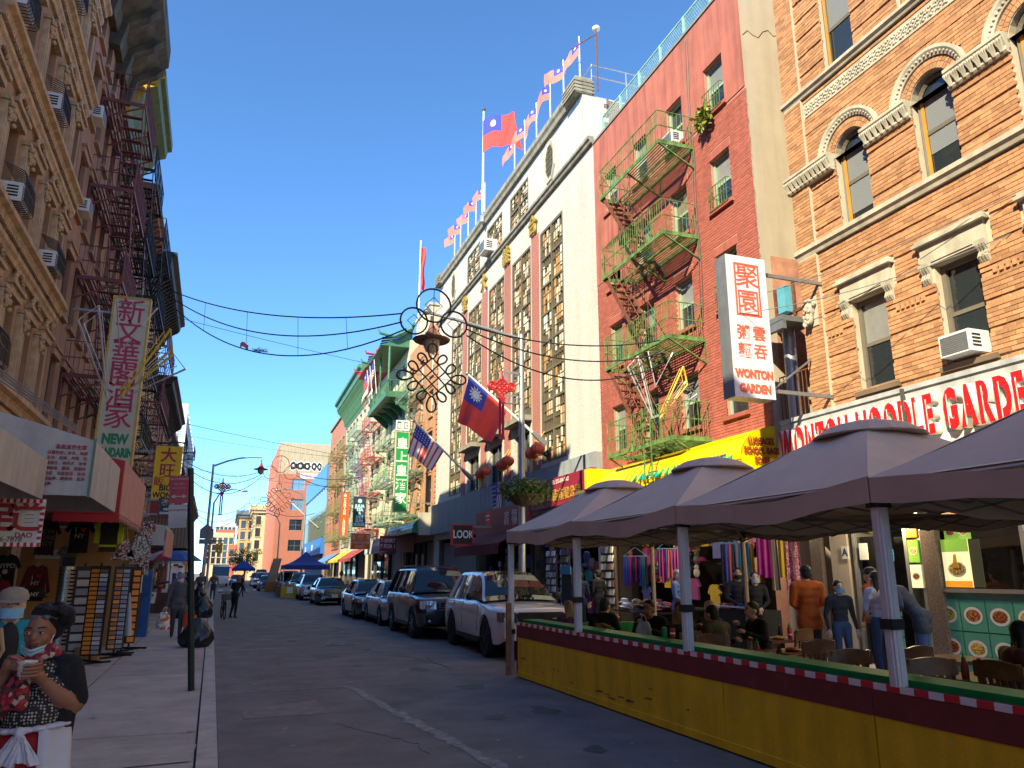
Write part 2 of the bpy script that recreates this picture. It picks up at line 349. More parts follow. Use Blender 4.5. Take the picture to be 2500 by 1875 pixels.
def wall_mesh(b, W, z0, z1, ops, d=.22, x0=0., y=0., mi=0):
 xs = sorted({x0, x0 + W} | {min(max(v, x0), x0 + W) for o in ops for v in o[:2]}); zs = sorted({z0, z1} | {min(max(v, z0), z1) for o in ops for v in o[2:4]})
 for i in range(len(xs) - 1):
  for k in range(len(zs) - 1):
   cx, cz = (xs[i] + xs[i + 1]) / 2, (zs[k] + zs[k + 1]) / 2
   if any(o[0] < cx < o[1] and o[2] < cz < o[3] for o in ops): continue
   b.quad((xs[i], y, zs[k]), (xs[i + 1], y, zs[k]), (xs[i + 1], y, zs[k + 1]), (xs[i], y, zs[k + 1]), mi)
 for o in ops:
  a, c, e, f = o[:4]
  b.quad((a, y, e), (a, y, f), (a, y + d, f), (a, y + d, e), mi); b.quad((c, y, f), (c, y, e), (c, y + d, e), (c, y + d, f), mi)
  b.quad((a, y, f), (c, y, f), (c, y + d, f), (a, y + d, f), mi); b.quad((c, y, e), (a, y, e), (a, y + d, e), (c, y + d, e), mi)
def shell(b, W, D, z0, H, mi=0, x0=0., parapet=.0):
 b.quad((x0, D, z0), (x0, 0, z0), (x0, 0, H), (x0, D, H), mi); b.quad((x0 + W, 0, z0), (x0 + W, D, z0), (x0 + W, D, H), (x0 + W, 0, H), mi)
 b.quad((x0 + W, D, z0), (x0, D, z0), (x0, D, H), (x0 + W, D, H), mi); b.quad((x0, 0, H - parapet), (x0 + W, 0, H - parapet), (x0 + W, D, H - parapet), (x0, D, H - parapet), mi)
_wm = {}
def window(par, x0, x1, z0, z1, fr=DKFRAME, y=.16, style='sash', blind=None, sill=None, lintel=None, ac=False, glass=None, fw=.06, lw=.12, lh=.2, proud=.08):
 w, h = x1 - x0, z1 - z0; glass = glass or GLASS
 k = (round(w, 2), round(h, 2), fr.name, style, glass.name, blind.name if blind else '', round(fw, 2))
 if k not in _wm:
  f = MB(); g = MB(); bl = MB()
  f.box(0, fw, -.04, .06, 0, h); f.box(w - fw, w, -.04, .06, 0, h); f.box(fw, w - fw, -.04, .06, h - fw, h); f.box(fw, w - fw, -.04, .06, 0, fw)
  if style == 'sash':
   f.box(fw, w - fw, -.02, .05, h / 2 - .035, h / 2 + .035)
   g.quad((fw, .03, h / 2 + .03), (w - fw, .03, h / 2 + .03), (w - fw, .03, h - fw), (fw, .03, h - fw)); g.quad((fw, .0, fw), (w - fw, .0, fw), (w - fw, .0, h / 2 - .03), (fw, .0, h / 2 - .03))
  elif style == 'cross':
   f.box(w / 2 - .025, w / 2 + .025, -.03, .05, fw, h - fw); f.box(fw, w / 2 - .025, -.02, .05, h * .5 - .025, h * .5 + .025); f.box(w / 2 + .025, w - fw, -.02, .05, h * .5 - .025, h * .5 + .025)
   g.quad((fw, .02, fw), (w - fw, .02, fw), (w - fw, .02, h - fw), (fw, .02, h - fw))
  else:
   g.quad((fw, .02, fw), (w - fw, .02, fw), (w - fw, .02, h - fw), (fw, .02, h - fw))
  _wm[k] = (f.mesh('window', fr), g.mesh('pane', glass), None)
 f, g, _ = _wm[k]
 o = link('window', f, par, (x0, y, z0)); link('pane', g, o)
 if blind:
  kb = ('bl', k[0], blind.name, round(h, 2))
  if kb not in _wm: _wm[kb] = MB().box(fw, w - fw, .012, .022, h * .52, h - fw).mesh('blind', blind)
  link('blind', _wm[kb], o, (0, 0, 0))
 if sill:
  ks = ('s', k[0], sill.name)
  if ks not in _wm: _wm[ks] = MB().box(-.08, w + .08, -.1 - .16, .0, -.1, -.002).mesh('sill', sill)
  link('sill', _wm[ks], o)
 if lintel:
  kl = ('l', k[0], lintel.name, lw, lh, proud, round(y, 2))
  if kl not in _wm: _wm[kl] = MB().box(-lw, w + lw, -y - proud, -y + .01, .002, lh).box(-lw - .04, w + lw + .04, -y - proud - .05, -y + .01, lh + .002, lh + .06).mesh('lintel', lintel)
  link('lintel', _wm[kl], o, (0, 0, h))
 if ac: ac_unit(o, w / 2, -.12, .02)
 return o
def ac_unit(par, x, y, z, s=1.):
 if 'ac' not in _wm:
  b = MB().box(-.28, .28, -.34, .12, 0, .36); g = MB()
  for i in range(9): g.box(-.25 + .0, .25, -.352, -.341, .03 + i * .034, .05 + i * .034)
  s2 = MB()
  for sx in (-1, 1):
   for i in range(4): s2.box(sx * .285 - .004, sx * .285 + .004, -.28, -.1, .08 + i * .06, .11 + i * .06)
  _wm['ac'] = (b.mesh('air_conditioner', ACM), g.mesh('grille', GREYM), s2.mesh('vent', DARK))
 a, g, v = _wm['ac']; o = link('air_conditioner', a, par, (x, y, z))
 if par.parent is None: link('grille', g, o); link('vent', v, o)
 else: link('grille', g, par, (x, y, z)); link('vent', v, par, (x, y, z))
 return o
def belt(par, x0, x1, z0, z1, pr, m, name='belt_course', y=0.):
 h = z1 - z0
 return MB().prism([(y + .02, z0), (y - pr * .55, z0), (y - pr * .7, z0 + h * .35), (y - pr, z0 + h * .55), (y - pr, z1), (y + .02, z1)], x0, x1, ax='yz').obj(name, m, par)
def cornice(par, x0, x1, z, m, pr=.8, h=1.3, nb=None, bm=None):
 prof = [(.0, 0), (-.08, 0), (-.1, .12 * h), (-.06, .16 * h), (-.08, .5 * h), (-.2, .56 * h), (-.35 * pr, .62 * h), (-.8 * pr, .68 * h), (-.84 * pr, .84 * h), (-pr, .9 * h), (-pr, h), (.0, h + .03)]
 o = MB().prism([(a, z + c) for a, c in prof], x0, x1, ax='yz').obj('cornice', m, par)
 nb = nb or max(2, int((x1 - x0) / .55)); t = (x1 - x0) / nb
 me = MB().prism([(0, .08 * h), (-.14 * pr, .1 * h), (-.24 * pr, .3 * h), (-.5 * pr, .5 * h), (-.72 * pr, .6 * h), (-.72 * pr, .68 * h), (0, .68 * h)], -.07, .07, ax='yz').mesh('bracket', bm or m)
 for i in range(nb): link('bracket', me, o, (x0 + t * (i + .5), -.06, z))
 return o
def fire_escape(par, x0, x1, zs, dep, m, m2=None, down=1, rail=.95, bars=True, top_ladder=None, stairs=True, sw=.55, drop=None, bsp=.12):
 m2 = m2 or m; W = x1 - x0; r = .014
 pf = MB(); pf.bar((0, -dep, 0), (W, -dep, 0), .03, .11); pf.bar((0, 0, 0), (0, -dep, 0), .03, .11); pf.bar((W, 0, 0), (W, -dep, 0), .03, .11); pf.bar((0, -.03, 0), (W, -.03, 0), .03, .08); pf.bar((0, -dep / 2, -.02), (W, -dep / 2, -.02), .03, .05)
 nsl = int(dep / .085); st0, st1 = (.1, .1 + .26 * W + .5) if down > 0 else (W - .6 - .26 * W, W - .1)
 for i in range(nsl):
  y = -(i + .5) * dep / nsl
  if stairs and y < -dep + sw + .1: pf.bar((st1, y, .0), (W, y, .0), .035, .014) if down > 0 else pf.bar((0, y, 0), (st0, y, 0), .035, .014)
  else: pf.bar((0, y, 0), (W, y, 0), .035, .014)
 pm = pf.mesh('platform', m)
 rl = MB()
 for zz in (rail, rail * .52): rl.bar((0, -dep, zz), (W, -dep, zz), .022); rl.bar((0, 0, zz), (0, -dep, zz), .022); rl.bar((W, 0, zz), (W, -dep, zz), .022)
 n = max(2, int(W / bsp))
 for i in range(n + 1): rl.bar((W * i / n, -dep, 0), (W * i / n, -dep, rail), .012 if i % 6 else .025)
 for xx in (0, W):
  for i in range(int(dep / bsp)): rl.bar((xx, -dep * i / int(dep / bsp), 0), (xx, -dep * i / int(dep / bsp), rail), .012)
 rm = rl.mesh('railing', m)
 bk = MB(); bk.bar((0, -dep + .02, -.04), (0, -.02, -.62), .05, .035); bk.bar((0, -.02, -.62), (0, -.02, 0), .05, .035); bkm = bk.mesh('bracket', m)
 for z in zs:
  p = link('platform', pm, par, (x0, 0, z)); link('railing', rm, p)
  for xx in (.02, W - .02, W / 2): link('bracket', bkm, p, (xx, 0, 0))
 if stairs:
  for a, c in zip(zs[:-1], zs[1:]):
   h = c - a; s = MB(); xa = st0 if down > 0 else st1; run = min(W * .62, h * .75)
   xb = xa + run * down
   for yy in (-dep + .06, -dep + .06 + sw): s.bar((xa, yy, h), (xb, yy, 0), .022, .13);
   nt = 10
   for i in range(1, nt): f = i / nt; s.box(xa + (xb - xa) * f - .07, xa + (xb - xa) * f + .07, -dep + .06, -dep + .06 + sw, h * (1 - f) - .012, h * (1 - f) + .012)
   so = s.obj('stair', m2, par, loc=(x0, 0, a))
   hr = MB()
   for yy in (-dep + .03, -dep + .09 + sw):
    hr.tube([(xa, yy, h + .75), (xb, yy, .75)], .013, 5)
    for f in (0, .33, .66, 1): hr.bar((xa + (xb - xa) * f, yy, h * (1 - f)), (xa + (xb - xa) * f, yy, h * (1 - f) + .75), .014)
   hr.obj('handrail', m2, so)
 if drop:
  l = MB()
  for xx in (.0, .38): l.bar((xx, -dep - .03, 0), (xx, -dep - .03, drop), .03)
  for i in range(int(drop / .3)): l.bar((0, -dep - .03, .2 + i * .3), (.38, -dep - .03, .2 + i * .3), .02)
  l.obj('drop_ladder', m, par, loc=(x0 + W * .6, 0, zs[0] - drop + 1.0))
 if top_ladder:
  l = MB()
  for xx in (.0, .4): l.tube([(xx, -.12, 0), (xx, -.12, top_ladder), (xx, .25, top_ladder + .35), (xx, .6, top_ladder)], .02, 5)
  for i in range(int(top_ladder / .3)): l.bar((0, -.12, .2 + i * .3), (.4, -.12, .2 + i * .3), .018)
  l.obj('roof_ladder', m, par, loc=(x0 + W * .45, 0, zs[-1]))
def brick_field(par, x0, x1, z0, z1, holes, m, focus, bw=.205, bh=.066, g=.011, pr=.012, recess=None, keep=300, y=0., name='brick'):
 L = []; rnd = random.Random(11); k = 0; z = z0
 while z + bh <= z1 + 1e-6:
  H = sorted(holes(z + bh / 2)); x = x0 - (bw + g) / 2 * (k % 2); yy = y - pr
  if recess: yy = y + recess(k, z)
  while x < x1:
   a, c = max(x, x0), min(x + bw, x1); segs = [(a, c)]
   for h0, h1 in H:
    segs = [q for s in segs for q in ((s[0], min(s[1], h0)), (max(s[0], h1), s[1])) if q[1] - q[0] > .03]
   for s in segs:
    if s[1] - s[0] > .03: L.append((s[0], s[1], z, yy + rnd.uniform(-.004, .004)))
   x += bw + g
  z += bh + g; k += 1
 full = [i for i, b in enumerate(L) if abs(b[1] - b[0] - bw) < 1e-3]
 full.sort(key=lambda i: (L[i][0] - focus[0]) ** 2 + (L[i][2] - focus[1]) ** 2); single = set(full[:keep])
 one = MB().box(0, bw, 0, .05, 0, bh); one.f = [f for i, f in enumerate(one.f) if i != 4]; one.mi = one.mi[:5]; om = one.mesh(name, m)
 V = []; F = []
 for i, (a, c, z, yy) in enumerate(L):
  if i in single: link(name, om, par, (a, yy, z)); continue
  o = len(V); V += [(a, yy, z), (c, yy, z), (c, yy, z + bh), (a, yy, z + bh), (a, yy + .05, z), (c, yy + .05, z), (c, yy + .05, z + bh), (a, yy + .05, z + bh)]
  F += [(o, o + 1, o + 2, o + 3), (o + 1, o + 5, o + 6, o + 2), (o + 4, o, o + 3, o + 7), (o + 3, o + 2, o + 6, o + 7), (o, o + 4, o + 5, o + 1)]
 b = MB(); b.v = V; b.f = F; b.mi = [0] * len(F); return stuff(b.obj('brickwork', m, par))
# ================================================================ right side, nearest first
OBR = mat('orange_brick', (.43, .212, .108), .85, var=.14, scale=9, bump=.3, bscale=150, isl=.28)
OMOR = mat('pale_mortar', (.46, .385, .30), .95, var=.1)
U1 = 12.15; W1 = 12.6
won = on_right('orange_brick_building', 'orange brick building with arched windows and cream stone trim above the restaurant', 'building', U1)
CX = [1.67 + 1.92 * k for k in range(6)]; CX = [c for c in CX if c < W1 - .5]
SP, AR = 10.05, .42
ops = [(c - .42, c + .42, 5.1, 6.9) for c in CX] + [(c - .42, c + .42, 8.44, SP) for c in CX] + [(c - .42, c + .42, 12.03, 14.1) for c in CX] + [(.45, W1 - .3, .15, 3.75)]
archops = [(c - AR, c + AR, SP, SP + AR) for c in CX]
b = MB(); wall_mesh(b, W1, 0, 17, ops + archops, .2); shell(b, W1, 14, 0, 17)
for c in CX:      # spandrels and arch soffits
 P = [(c + AR * math.cos(math.pi * i / 12), SP + AR * math.sin(math.pi * i / 12)) for i in range(13)]
 for i in range(12):
  (xa, za), (xb, zb) = P[i], P[i + 1]
  b.quad((xa, 0, za), (xb, 0, zb), (xb, 0, SP + AR), (xa, 0, SP + AR)); b.quad((xa, 0, za), (xa, .2, za), (xb, .2, zb), (xb, 0, zb))
b.obj('wall', OMOR, won)
def holes1(z):
 H = []
 for c in CX:
  if 5.1 < z < 6.9: H.append((c - .42, c + .42))
  if 6.88 < z < 7.44: H.append((c - .72, c + .72))
  if 6.6 < z <= 6.9: H.append((c - .62, c + .62))
  if 8.4 < z < SP: H.append((c - .42, c + .42))
  if SP <= z < SP + .82: w = math.sqrt(.82 ** 2 - (z - SP) ** 2); H.append((c - w, c + w))
  if 12 < z < 14.1: H.append((c - .42, c + .42))
 if 8.22 < z < 8.45 or 11.84 < z < 12.03: H.append((0, W1))
 if 11.4 < z < 11.74: H.append((.5, W1))
 H.append((0, .53))
 return H
def rec1(k, z):
 if 6.45 < z < 6.55 or 10.95 < z < 11.02: return -.05
 return -.004 if (k % 6 == 3 and (z < 8 or z > 12.1 or 8.5 < z < 9.8)) else -.034
brick_field(won, 0, W1, 4.75, 16.9, holes1, OBR, (5.4, 6.2), recess=rec1)
pz = []
pil = MB().box(0, .53, -.09, 0, 4.7, 17).obj('pilaster', OMOR, won)
stuff(brick_field(pil, 0.004, .526, 4.75, 16.9, lambda z: [(0, .53)] if (8.22 < z < 8.45 or 11.84 < z < 12.03) else [], OBR, (0, 0), y=-.09, keep=0))
side = MB()
for k in range(158):
 if not (8.15 < 4.75 + k * .077 < 8.4 or 11.78 < 4.75 + k * .077 < 12): side.box(-.012, -.001, -.085, -.003, 4.75 + k * .077, 4.816 + k * .077)
stuff(side.obj('return_brickwork', OBR, pil))
belt(won, -.03, W1, 8.24, 8.44, .17, CREAM, 'sill_course'); belt(won, -.03, W1, 11.86, 12.02, .16, CREAM, 'sill_course')
fr = MB().box(.56, W1, -.03, .0, 11.40, 11.73).obj('carved_frieze', CREAM, won)
lf = MB(); rr = random.Random(2)
for i in range(int((W1 - .6) / .16)):
 x = .66 + i * .16
 for k in range(7):
  a = k * .9 + i; q = .045 + .02 * rr.random(); lf.sphere((x + .055 * math.cos(a), -.035, 11.565 + .09 * math.sin(a)), q * .55, 6, 4, (1, .7, 1))
 lf.tube([(x - .06, -.04, 11.47), (x - .02, -.045, 11.53), (x + .04, -.045, 11.6), (x + .08, -.04, 11.66)], .014, 5)
lf.obj('scroll_relief', CREAM, fr, smooth=True)
WONF = mat('grey_brown_frame', (.13, .11, .085), .7, var=.15)
for i, c in enumerate(CX):
 o = window(won, c - .42, c + .42, 5.1, 6.9, WONF, .17, 'sash', [PALE, None, BLINDT, PALE, None, PALE][i % 6] if i != 1 else None, fw=.09)
 l = MB().box(c - .62, c + .62, -.07, .01, 6.92, 7.30).box(c - .70, c + .70, -.16, .01, 7.302, 7.36).box(c - .66, c + .66, -.12, .01, 7.362, 7.42).box(c - .40, c + .40, -.09, -.071, 6.96, 7.02).obj('lintel', CREAM, won)
 for s in (-1, 1):
  cm = MB().prism([(0, 0), (-.04, 0), (-.10, .1), (-.06, .2), (-.13, .3), (-.14, .38), (0, .38)], -.09, .09, ax='yz')
  for q in (-.05, 0, .05): cm.prism([(-.02, .02), (-.06, .02), (-.118, .1), (-.08, .2), (-.15, .3), (-.02, .3)], q - .013, q + .013, ax='yz')
  cm.obj('console', CREAM, l, loc=(c + s * .55, 0, 6.58))
 MB().box(c - .52, c + .52, -.09, .0, 5.0, 5.09).obj('window_ledge', mat('brown_sill', (.14, .10, .07), .8), won)
 if i == 1: ac_unit(o, .40, -.12, .08)
 f = MB(); g = MB()
 arc = [(AR * math.cos(math.pi * k / 14), 1.61 + AR * math.sin(math.pi * k / 14)) for k in range(15)]
 f.tube([(-.37, 0, .03)] + [(-.37, 0, 1.6)] + [(x * .88, 0, 1.61 + (z - 1.61) * .88) for x, z in arc[::-1]] + [(.37, 0, 1.6), (.37, 0, .03)], .05, 4)
 f.box(-.33, .33, -.03, .03, .0, .08); f.box(-.33, .33, -.03, .03, .93, 1.0)
 g.add([(-.36, .02, .95), (.36, .02, .95)] + [(x * .86, .02, z) for x, z in arc], [tuple(range(17))]); g.quad((-.34, 0, .06), (.34, 0, .06), (.34, 0, .94), (-.34, 0, .94))
 a = f.obj('arched_window', WONF, won, loc=(c, .15, 8.44)); g.obj('pane', GLASS, a)
 MB().box(-.33, -.27, -.035, -.012, .1, 1.62).obj('wood_jamb', WOODF, a)
 MB().box(-.26, .33, -.012, -.004, .55 if i % 2 else .3, 1.62).obj('blind', BLINDW, a)
 if i == 0: MB().box(-.34, .34, -.05, .02, .005, .1).obj('yellow_sill_board', YEL, a)
 vo = MB()
 for ring, (r0, r1) in enumerate(((.43, .53), (.54, .63))):
  n = 20 + 3 * ring
  for k in range(n):
   a0, a1 = math.pi * (k + .06) / n, math.pi * (k + .94) / n
   vo.add([(c + r * math.cos(t), y, SP + r * math.sin(t)) for y in (-.02, .02) for r, t in ((r0, a0), (r1, a0), (r1, a1), (r0, a1))], [(0, 1, 2, 3), (4, 7, 6, 5), (0, 4, 5, 1), (1, 5, 6, 2), (2, 6, 7, 3), (3, 7, 4, 0)])
 stuff(vo.obj('arch_voussoirs', OBR, won))
 hm = MB(); n = 22
 sec = [(.65, 0), (.65, -.05), (.70, -.07), (.76, -.11), (.82, -.11), (.82, 0)]
 P = [[(c + r * math.cos(math.pi * k / n), y, SP + r * math.sin(math.pi * k / n)) for r, y in sec] for k in range(n + 1)]
 for k in range(n):
  for j in range(len(sec)): q = (j + 1) % len(sec); hm.quad(P[k][j], P[k][q], P[k + 1][q], P[k + 1][j])
 h = hm.obj('hood_mould', CREAM, won)
 eg = MB()
 for k in range(26): t = math.pi * (k + .5) / 26; eg.sphere((c + .705 * math.cos(t), -.075, SP + .705 * math.sin(t)), .026, 6, 4)
 eg.obj('egg_beads', CREAM, h, smooth=True)
 window(won, c - .42, c + .42, 12.03, 14.1, WONF, .15, 'sash', BLINDW if i % 2 == 0 else PALE, fw=.09)
 MB().box(c - .36, c - .31, .08, .10, 12.12, 14.0).obj('wood_jamb', WOODF, won)
edges = [-.06] + [v for c in CX for v in (c - AR, c + AR)] + [W1]
for k in range(0, len(edges) - 1, 2):   # carved imposts between the arches
 a, c = edges[k], edges[k + 1]
 if c - a < .2: continue
 y0 = -.12 if k == 0 else -.06
 im = MB().prism([(0.01, 9.80), (y0 - .02, 9.80), (y0 - .05, 9.84), (y0 - .03, 9.92), (y0 - .11, 10.08), (y0 - .13, 10.1), (y0 - .13, 10.16), (0.01, 10.16)], a, c, ax='yz').obj('impost', CREAM, won)
 lv = MB(); n = max(2, int((c - a) / .13))
 for i in range(n):
  x = a + (i + .5) * (c - a) / n
  for s in (-1, 0, 1): lv.tube([(x, y0 - .05, 9.83), (x + s * .02, y0 - .07, 9.93), (x + s * .045, y0 - .13, 10.02), (x + s * .06, y0 - .12, 10.06)], [.022, .026, .022, .01], 5)
 lv.obj('acanthus_leaves', CREAM, im, smooth=True)
dn = MB().box(0, .055, -.05, 0, 0, .1).mesh('dentil', OBR); seg = [.56] + [v for c in CX for v in (c - .62, c + .62)] + [W1]
dd = MB()
for k in range(0, len(seg) - 1, 2):
 x = seg[k] + .04
 while x < seg[k + 1] - .08:
  link('dentil', dn, won, (x, -.02, 6.36)); x += .11
for i in range(int(W1 / .13)):
 if .55 < i * .13 < 7: link('dentil', dn, won, (i * .13, 0, 14.3))
hd = MB(); hd.sphere((0, -.06, .34), .14, 12, 9, (.85, .9, 1.15)); hd.sphere((0, -.10, .14), .11, 10, 7, (.9, .7, 1.3)); hd.sphere((0, -.19, .31), .03, 6, 5, (.8, .9, 1.5))
for s in (-1, 1): hd.sphere((s * .055, -.165, .36), .022, 6, 4); hd.sphere((s * .06, -.155, .27), .035, 6, 4)
for k in range(26):
 a = k * .55; hd.sphere((.15 * math.cos(a), -.07 - .02 * (k % 3), .42 + .1 * math.sin(a) * (1 if k % 2 else .8)), .036, 6, 4)
for k in range(22): hd.sphere((rr.uniform(-.1, .1), -.14 - rr.uniform(0, .05), rr.uniform(-.02, .2)), .03, 6, 4, (1, 1, 1.5))
hd.box(-.17, .17, -.03, 0, -.03, .6).obj('carved_head', CREAM, won, smooth=True, loc=(.27, -.09, 6.72))
sg = on_right('restaurant_fascia_sign', 'long grey fascia sign with raised red and white letters WONTON NOODLE GARDEN', 'sign', 12.62, .12)
MB().box(0, 11, -.42, .0, 3.72, 4.78).box(0.02, 11, -.46, -.421, 4.72, 4.80).obj('fascia', mat('fascia_grey', (.40, .41, .43), .5, var=.12, streak=.25), sg)
MB().box(0, 11, -.425, -.421, 3.72, 3.9).obj('lower_trim', WHITE, sg)
def letters(par, s, x, z, h, adv, mf, ms, dep=.1, bold=.012, gap=.35, y=0., sxx=1.):
 for ch in s:
  if ch == ' ': x += adv * gap; continue
  me = text_mesh(ch, h / .73, ms, dep / 2, bold, sxx, 'LEFT'); xs = [v.co.x for v in me.vertices]; zs = [v.co.z for v in me.vertices]
  o = link('letter', me, par, (x - min(xs), y - dep / 2, z - min(zs)))
  link('letter_face', text_mesh(ch, h / .73, mf, .004, bold - .006, sxx, 'LEFT'), o, (0, -dep / 2 - .004, 0))
  wl = max(xs) - min(xs); sl_ = MB().box(wl * .30, wl * .30 + .014, -dep - .012, -dep - .008, .03, h - .03); sl_.obj('letter_slit', WHITEP, o, loc=(min(xs), dep / 2, min(zs)))
  x += wl + adv * .1
 return x
REDL = mat('letter_red', (.72, .012, .02), .4, var=.03, bump=0)
letters(sg, 'WONTON NOODLE GARDEN', .08, 3.90, .60, .34, REDL, WHITEP, .14, .05, .45, -.422, .415)
MB().bar((3.25, -.55, 3.7), (3.25, -.55, 4.75), .05).obj('sign_post', DKFRAME, sg)
vs_ = thing('vertical_restaurant_sign', 'tall white box sign with red Chinese seal and WONTON GARDEN hung off orange building', 'sign', (8.62, 11.45, 4.93))
MB().box(0, .92, 0, .34, 0, 2.85).obj('sign_box', GREYM, vs_); MB().box(.0, .92, -.012, -.002, .0, 2.85).obj('sign_face', mat('sign_face_white', (.62, .60, .66), .35, var=.08, streak=.12, bump=0), vs_)
SEAL = mat('seal_red', (.72, .10, .06), .5, var=.05, bump=0)
fr = MB()
for r in ((.17, .75, 1.62, 2.70), (.23, .69, 1.64, 2.14)):
 w = .035
 fr.box(r[0], r[1], -.02, -.013, r[3] - w, r[3]); fr.box(r[0], r[1], -.02, -.013, r[2], r[2] + w); fr.box(r[0], r[0] + w, -.02, -.013, r[2] + w, r[3] - w); fr.box(r[1] - w, r[1], -.02, -.013, r[2] + w, r[3] - w)
fr.obj('seal_border', SEAL, vs_)
text(vs_, '聚', .56, (.46, -.016, 2.42), SEAL, .003, .004, 1., name='character'); text(vs_, '袁', .42, (.46, -.016, 1.89), SEAL, .003, .006, 1., name='character')
for s, x, z in (('粥', .29, 1.26), ('雲', .65, 1.26), ('麵', .29, .90), ('吞', .65, .90)): text(vs_, s, .31, (x, -.016, z), SEAL, .003, .004, name='character')
text(vs_, 'WONTON', .225, (.47, -.016, .45), SEAL, .003, .014, .78); text(vs_, 'GARDEN', .225, (.47, -.016, .17), SEAL, .003, .014, .78)
ar = MB(); ar.bar((.92, .17, 2.62), (2.5, .17, 2.62), .05, .07); ar.bar((.92, .17, .22), (2.6, .17, .22), .05, .07); ar.bar((.92, .1, .2), (2.4, .6, 1.1), .03)
ar.obj('support_arm', GREYM, vs_)
sf = on_right('restaurant_shop', 'steamy restaurant window front with food pictures below the fascia sign', 'shopfront', 12.1, -.05)
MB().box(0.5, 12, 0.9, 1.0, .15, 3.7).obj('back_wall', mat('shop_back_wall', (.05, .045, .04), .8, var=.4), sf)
MB().box(.5, 12, .0, .95, .14, .16).obj('floor', MATS['dark_interior'], sf)
gl = MB(); gl.quad((2.15, .12, 1.5), (9, .12, 1.5), (9, .12, 3.6), (2.15, .12, 3.6)); gl.obj('shop_window', GLASS2, sf)
MB().box(2.1, 9, -.05, .16, 1.44, 1.5).obj('steel_counter', STEEL, sf); MB().box(2.1, 9, .02, .12, .15, 1.43).obj('counter_panel', mat('teal_panel', (.07, .24, .19), .35, var=.3, scale=3, coat=.5), sf)
for x in (.55, 1.2, 1.75, 2.05, 3.9): MB().box(x, x + .07, -.06, .1, .15, 3.7).obj('mullion', STEEL, sf)
MB().box(.62, 1.15, .0, .03, .2, 2.4).obj('door', GLASS2, sf)
GRAN = mat('brown_granite', (.16, .12, .10), .25, var=.5, scale=30, bump=0)
for x in (-.6, 2.12): MB().box(x, x + .3, -.07, .05, .15, 2.45).obj('granite_pier', GRAN, sf)
PLATE = mat('plate_white', (.75, .72, .66), .3, var=.03, bump=0)
foods = [spotmat('food_%d' % i, c, 55) for i, c in enumerate([('8a3c14', 'b5651d', '5a2a10'), ('c79a3a', 'e0c068', '8a6a20'), ('3c5a1c', '7a8a30', 'b8a04a'), ('6a2418', '9a4a2a', 'c8823a')])]
PGRN = mat('poster_green', (.22, .42, .06), .4, var=.1, bump=0, emit=.18); PTEAL = mat('poster_teal', (.10, .34, .25), .4, var=.15, bump=0); PCRM = mat('poster_cream', (.78, .68, .42), .4, var=.06, bump=0, emit=.30); PORA = mat('poster_orange', (.75, .28, .03), .4, var=.06, bump=0, emit=.22)  # cream, green and orange posters made to glow softly, as if backlit
def picture(par, x, z, w, h, back, food, dish=True, y=0.):
 o = MB().box(x, x + w, y - .012, y, z, z + h).obj('menu_picture', back, par)
 d = MB(); r = min(w, h) * .38
 d.add([(x + w / 2 + r * math.cos(t * .314), y - .016, z + h / 2 + r * .8 * math.sin(t * .314)) for t in range(20)], [tuple(range(20))]); d.obj('plate', PLATE, o)
 f = MB(); f.sphere((x + w / 2, y - .016, z + h / 2), r * .78, 12, 6, (1, .05, .72)); f.obj('food', food, o)
 return o
for r in range(2):
 for k in range(9): picture(sf, 2.2 + k * .46, .35 + r * .5, .44, .48, PTEAL, foods[(k + r * 2) % 4], y=.015)
for r in range(3):
 for k in range(3): picture(sf, .85 + k * .24, .35 + r * .33, .22, .31, PTEAL, foods[(k + r) % 4], y=-.07)
for r in range(3):
 for k in range(2): picture(sf, 2.48 + k * .25, 2.28 + r * .25, .24, .24, PORA if r else PGRN, foods[(k + r) % 4], y=.09)
for r in range(3): picture(sf, 1.85, 1.5 + r * .42, .22, .38, (PCRM, PGRN, PORA)[r], foods[r], y=-.07)
np_ = MB().box(2.47, 2.97, -.015, .0, 1.52, 2.28).obj('noodle_poster', PCRM, sf)
MB().box(2.47, 2.97, -.02, -.0155, 1.52, 1.62).obj('poster_foot', PORA, np_); MB().box(2.47, 2.97, -.02, -.0155, 2.08, 2.28).obj('poster_head', PGRN, np_)
MB().sphere((2.72, -.018, 1.80), .17, 16, 8, (1, .04, .72)).obj('bowl', PLATE, np_); MB().sphere((2.72, -.026, 1.81), .145, 14, 6, (1, .03, .66)).obj('soup', foods[1], np_)
nd = MB()
for k in range(7): nd.tube([(2.66 + k * .018, -.036, 1.82), (2.69 + k * .01, -.04, 1.93), (2.71 + k * .006, -.04, 2.04)], .007, 5)
nd.obj('noodles', mat('noodle_yellow', (.75, .42, .05), .5, bump=0), np_)
SGN = mat('notice_white', (.66, .68, .68), .4, var=.05, bump=0)
for s, x, z, w, h, m in (('A', .30, 2.0, .17, .24, SGN), ('OPEN', 1.30, 1.95, .24, .2, mat('open_sign_blue', (.06, .33, .50), .4)), ('', .75, 1.98, .2, .3, SGN), ('', 1.22, 2.25, .2, .18, SGN)):
 o = MB().box(x, x + w, -.10, -.085, z, z + h).obj('notice', m, sf)
 if s: text(o, s, .2 if len(s) == 1 else .085, (x + w / 2, -.103, z + h / 2), BLACK if s == 'A' else mat('neon_orange', (.9, .2, .04), .4, bump=0), .002, .004)
RBR = mat('red_painted_brick', (.36, .102, .078), .8, var=.2, scale=7, bump=.25, bscale=120, isl=.14, streak=.2)
RMOR = mat('red_brick_mortar', (.46, .22, .17), .9, var=.2)
STUC = mat('red_stucco', (.385, .122, .095), .85, var=.16, scale=1.2, bump=.2, streak=.4)
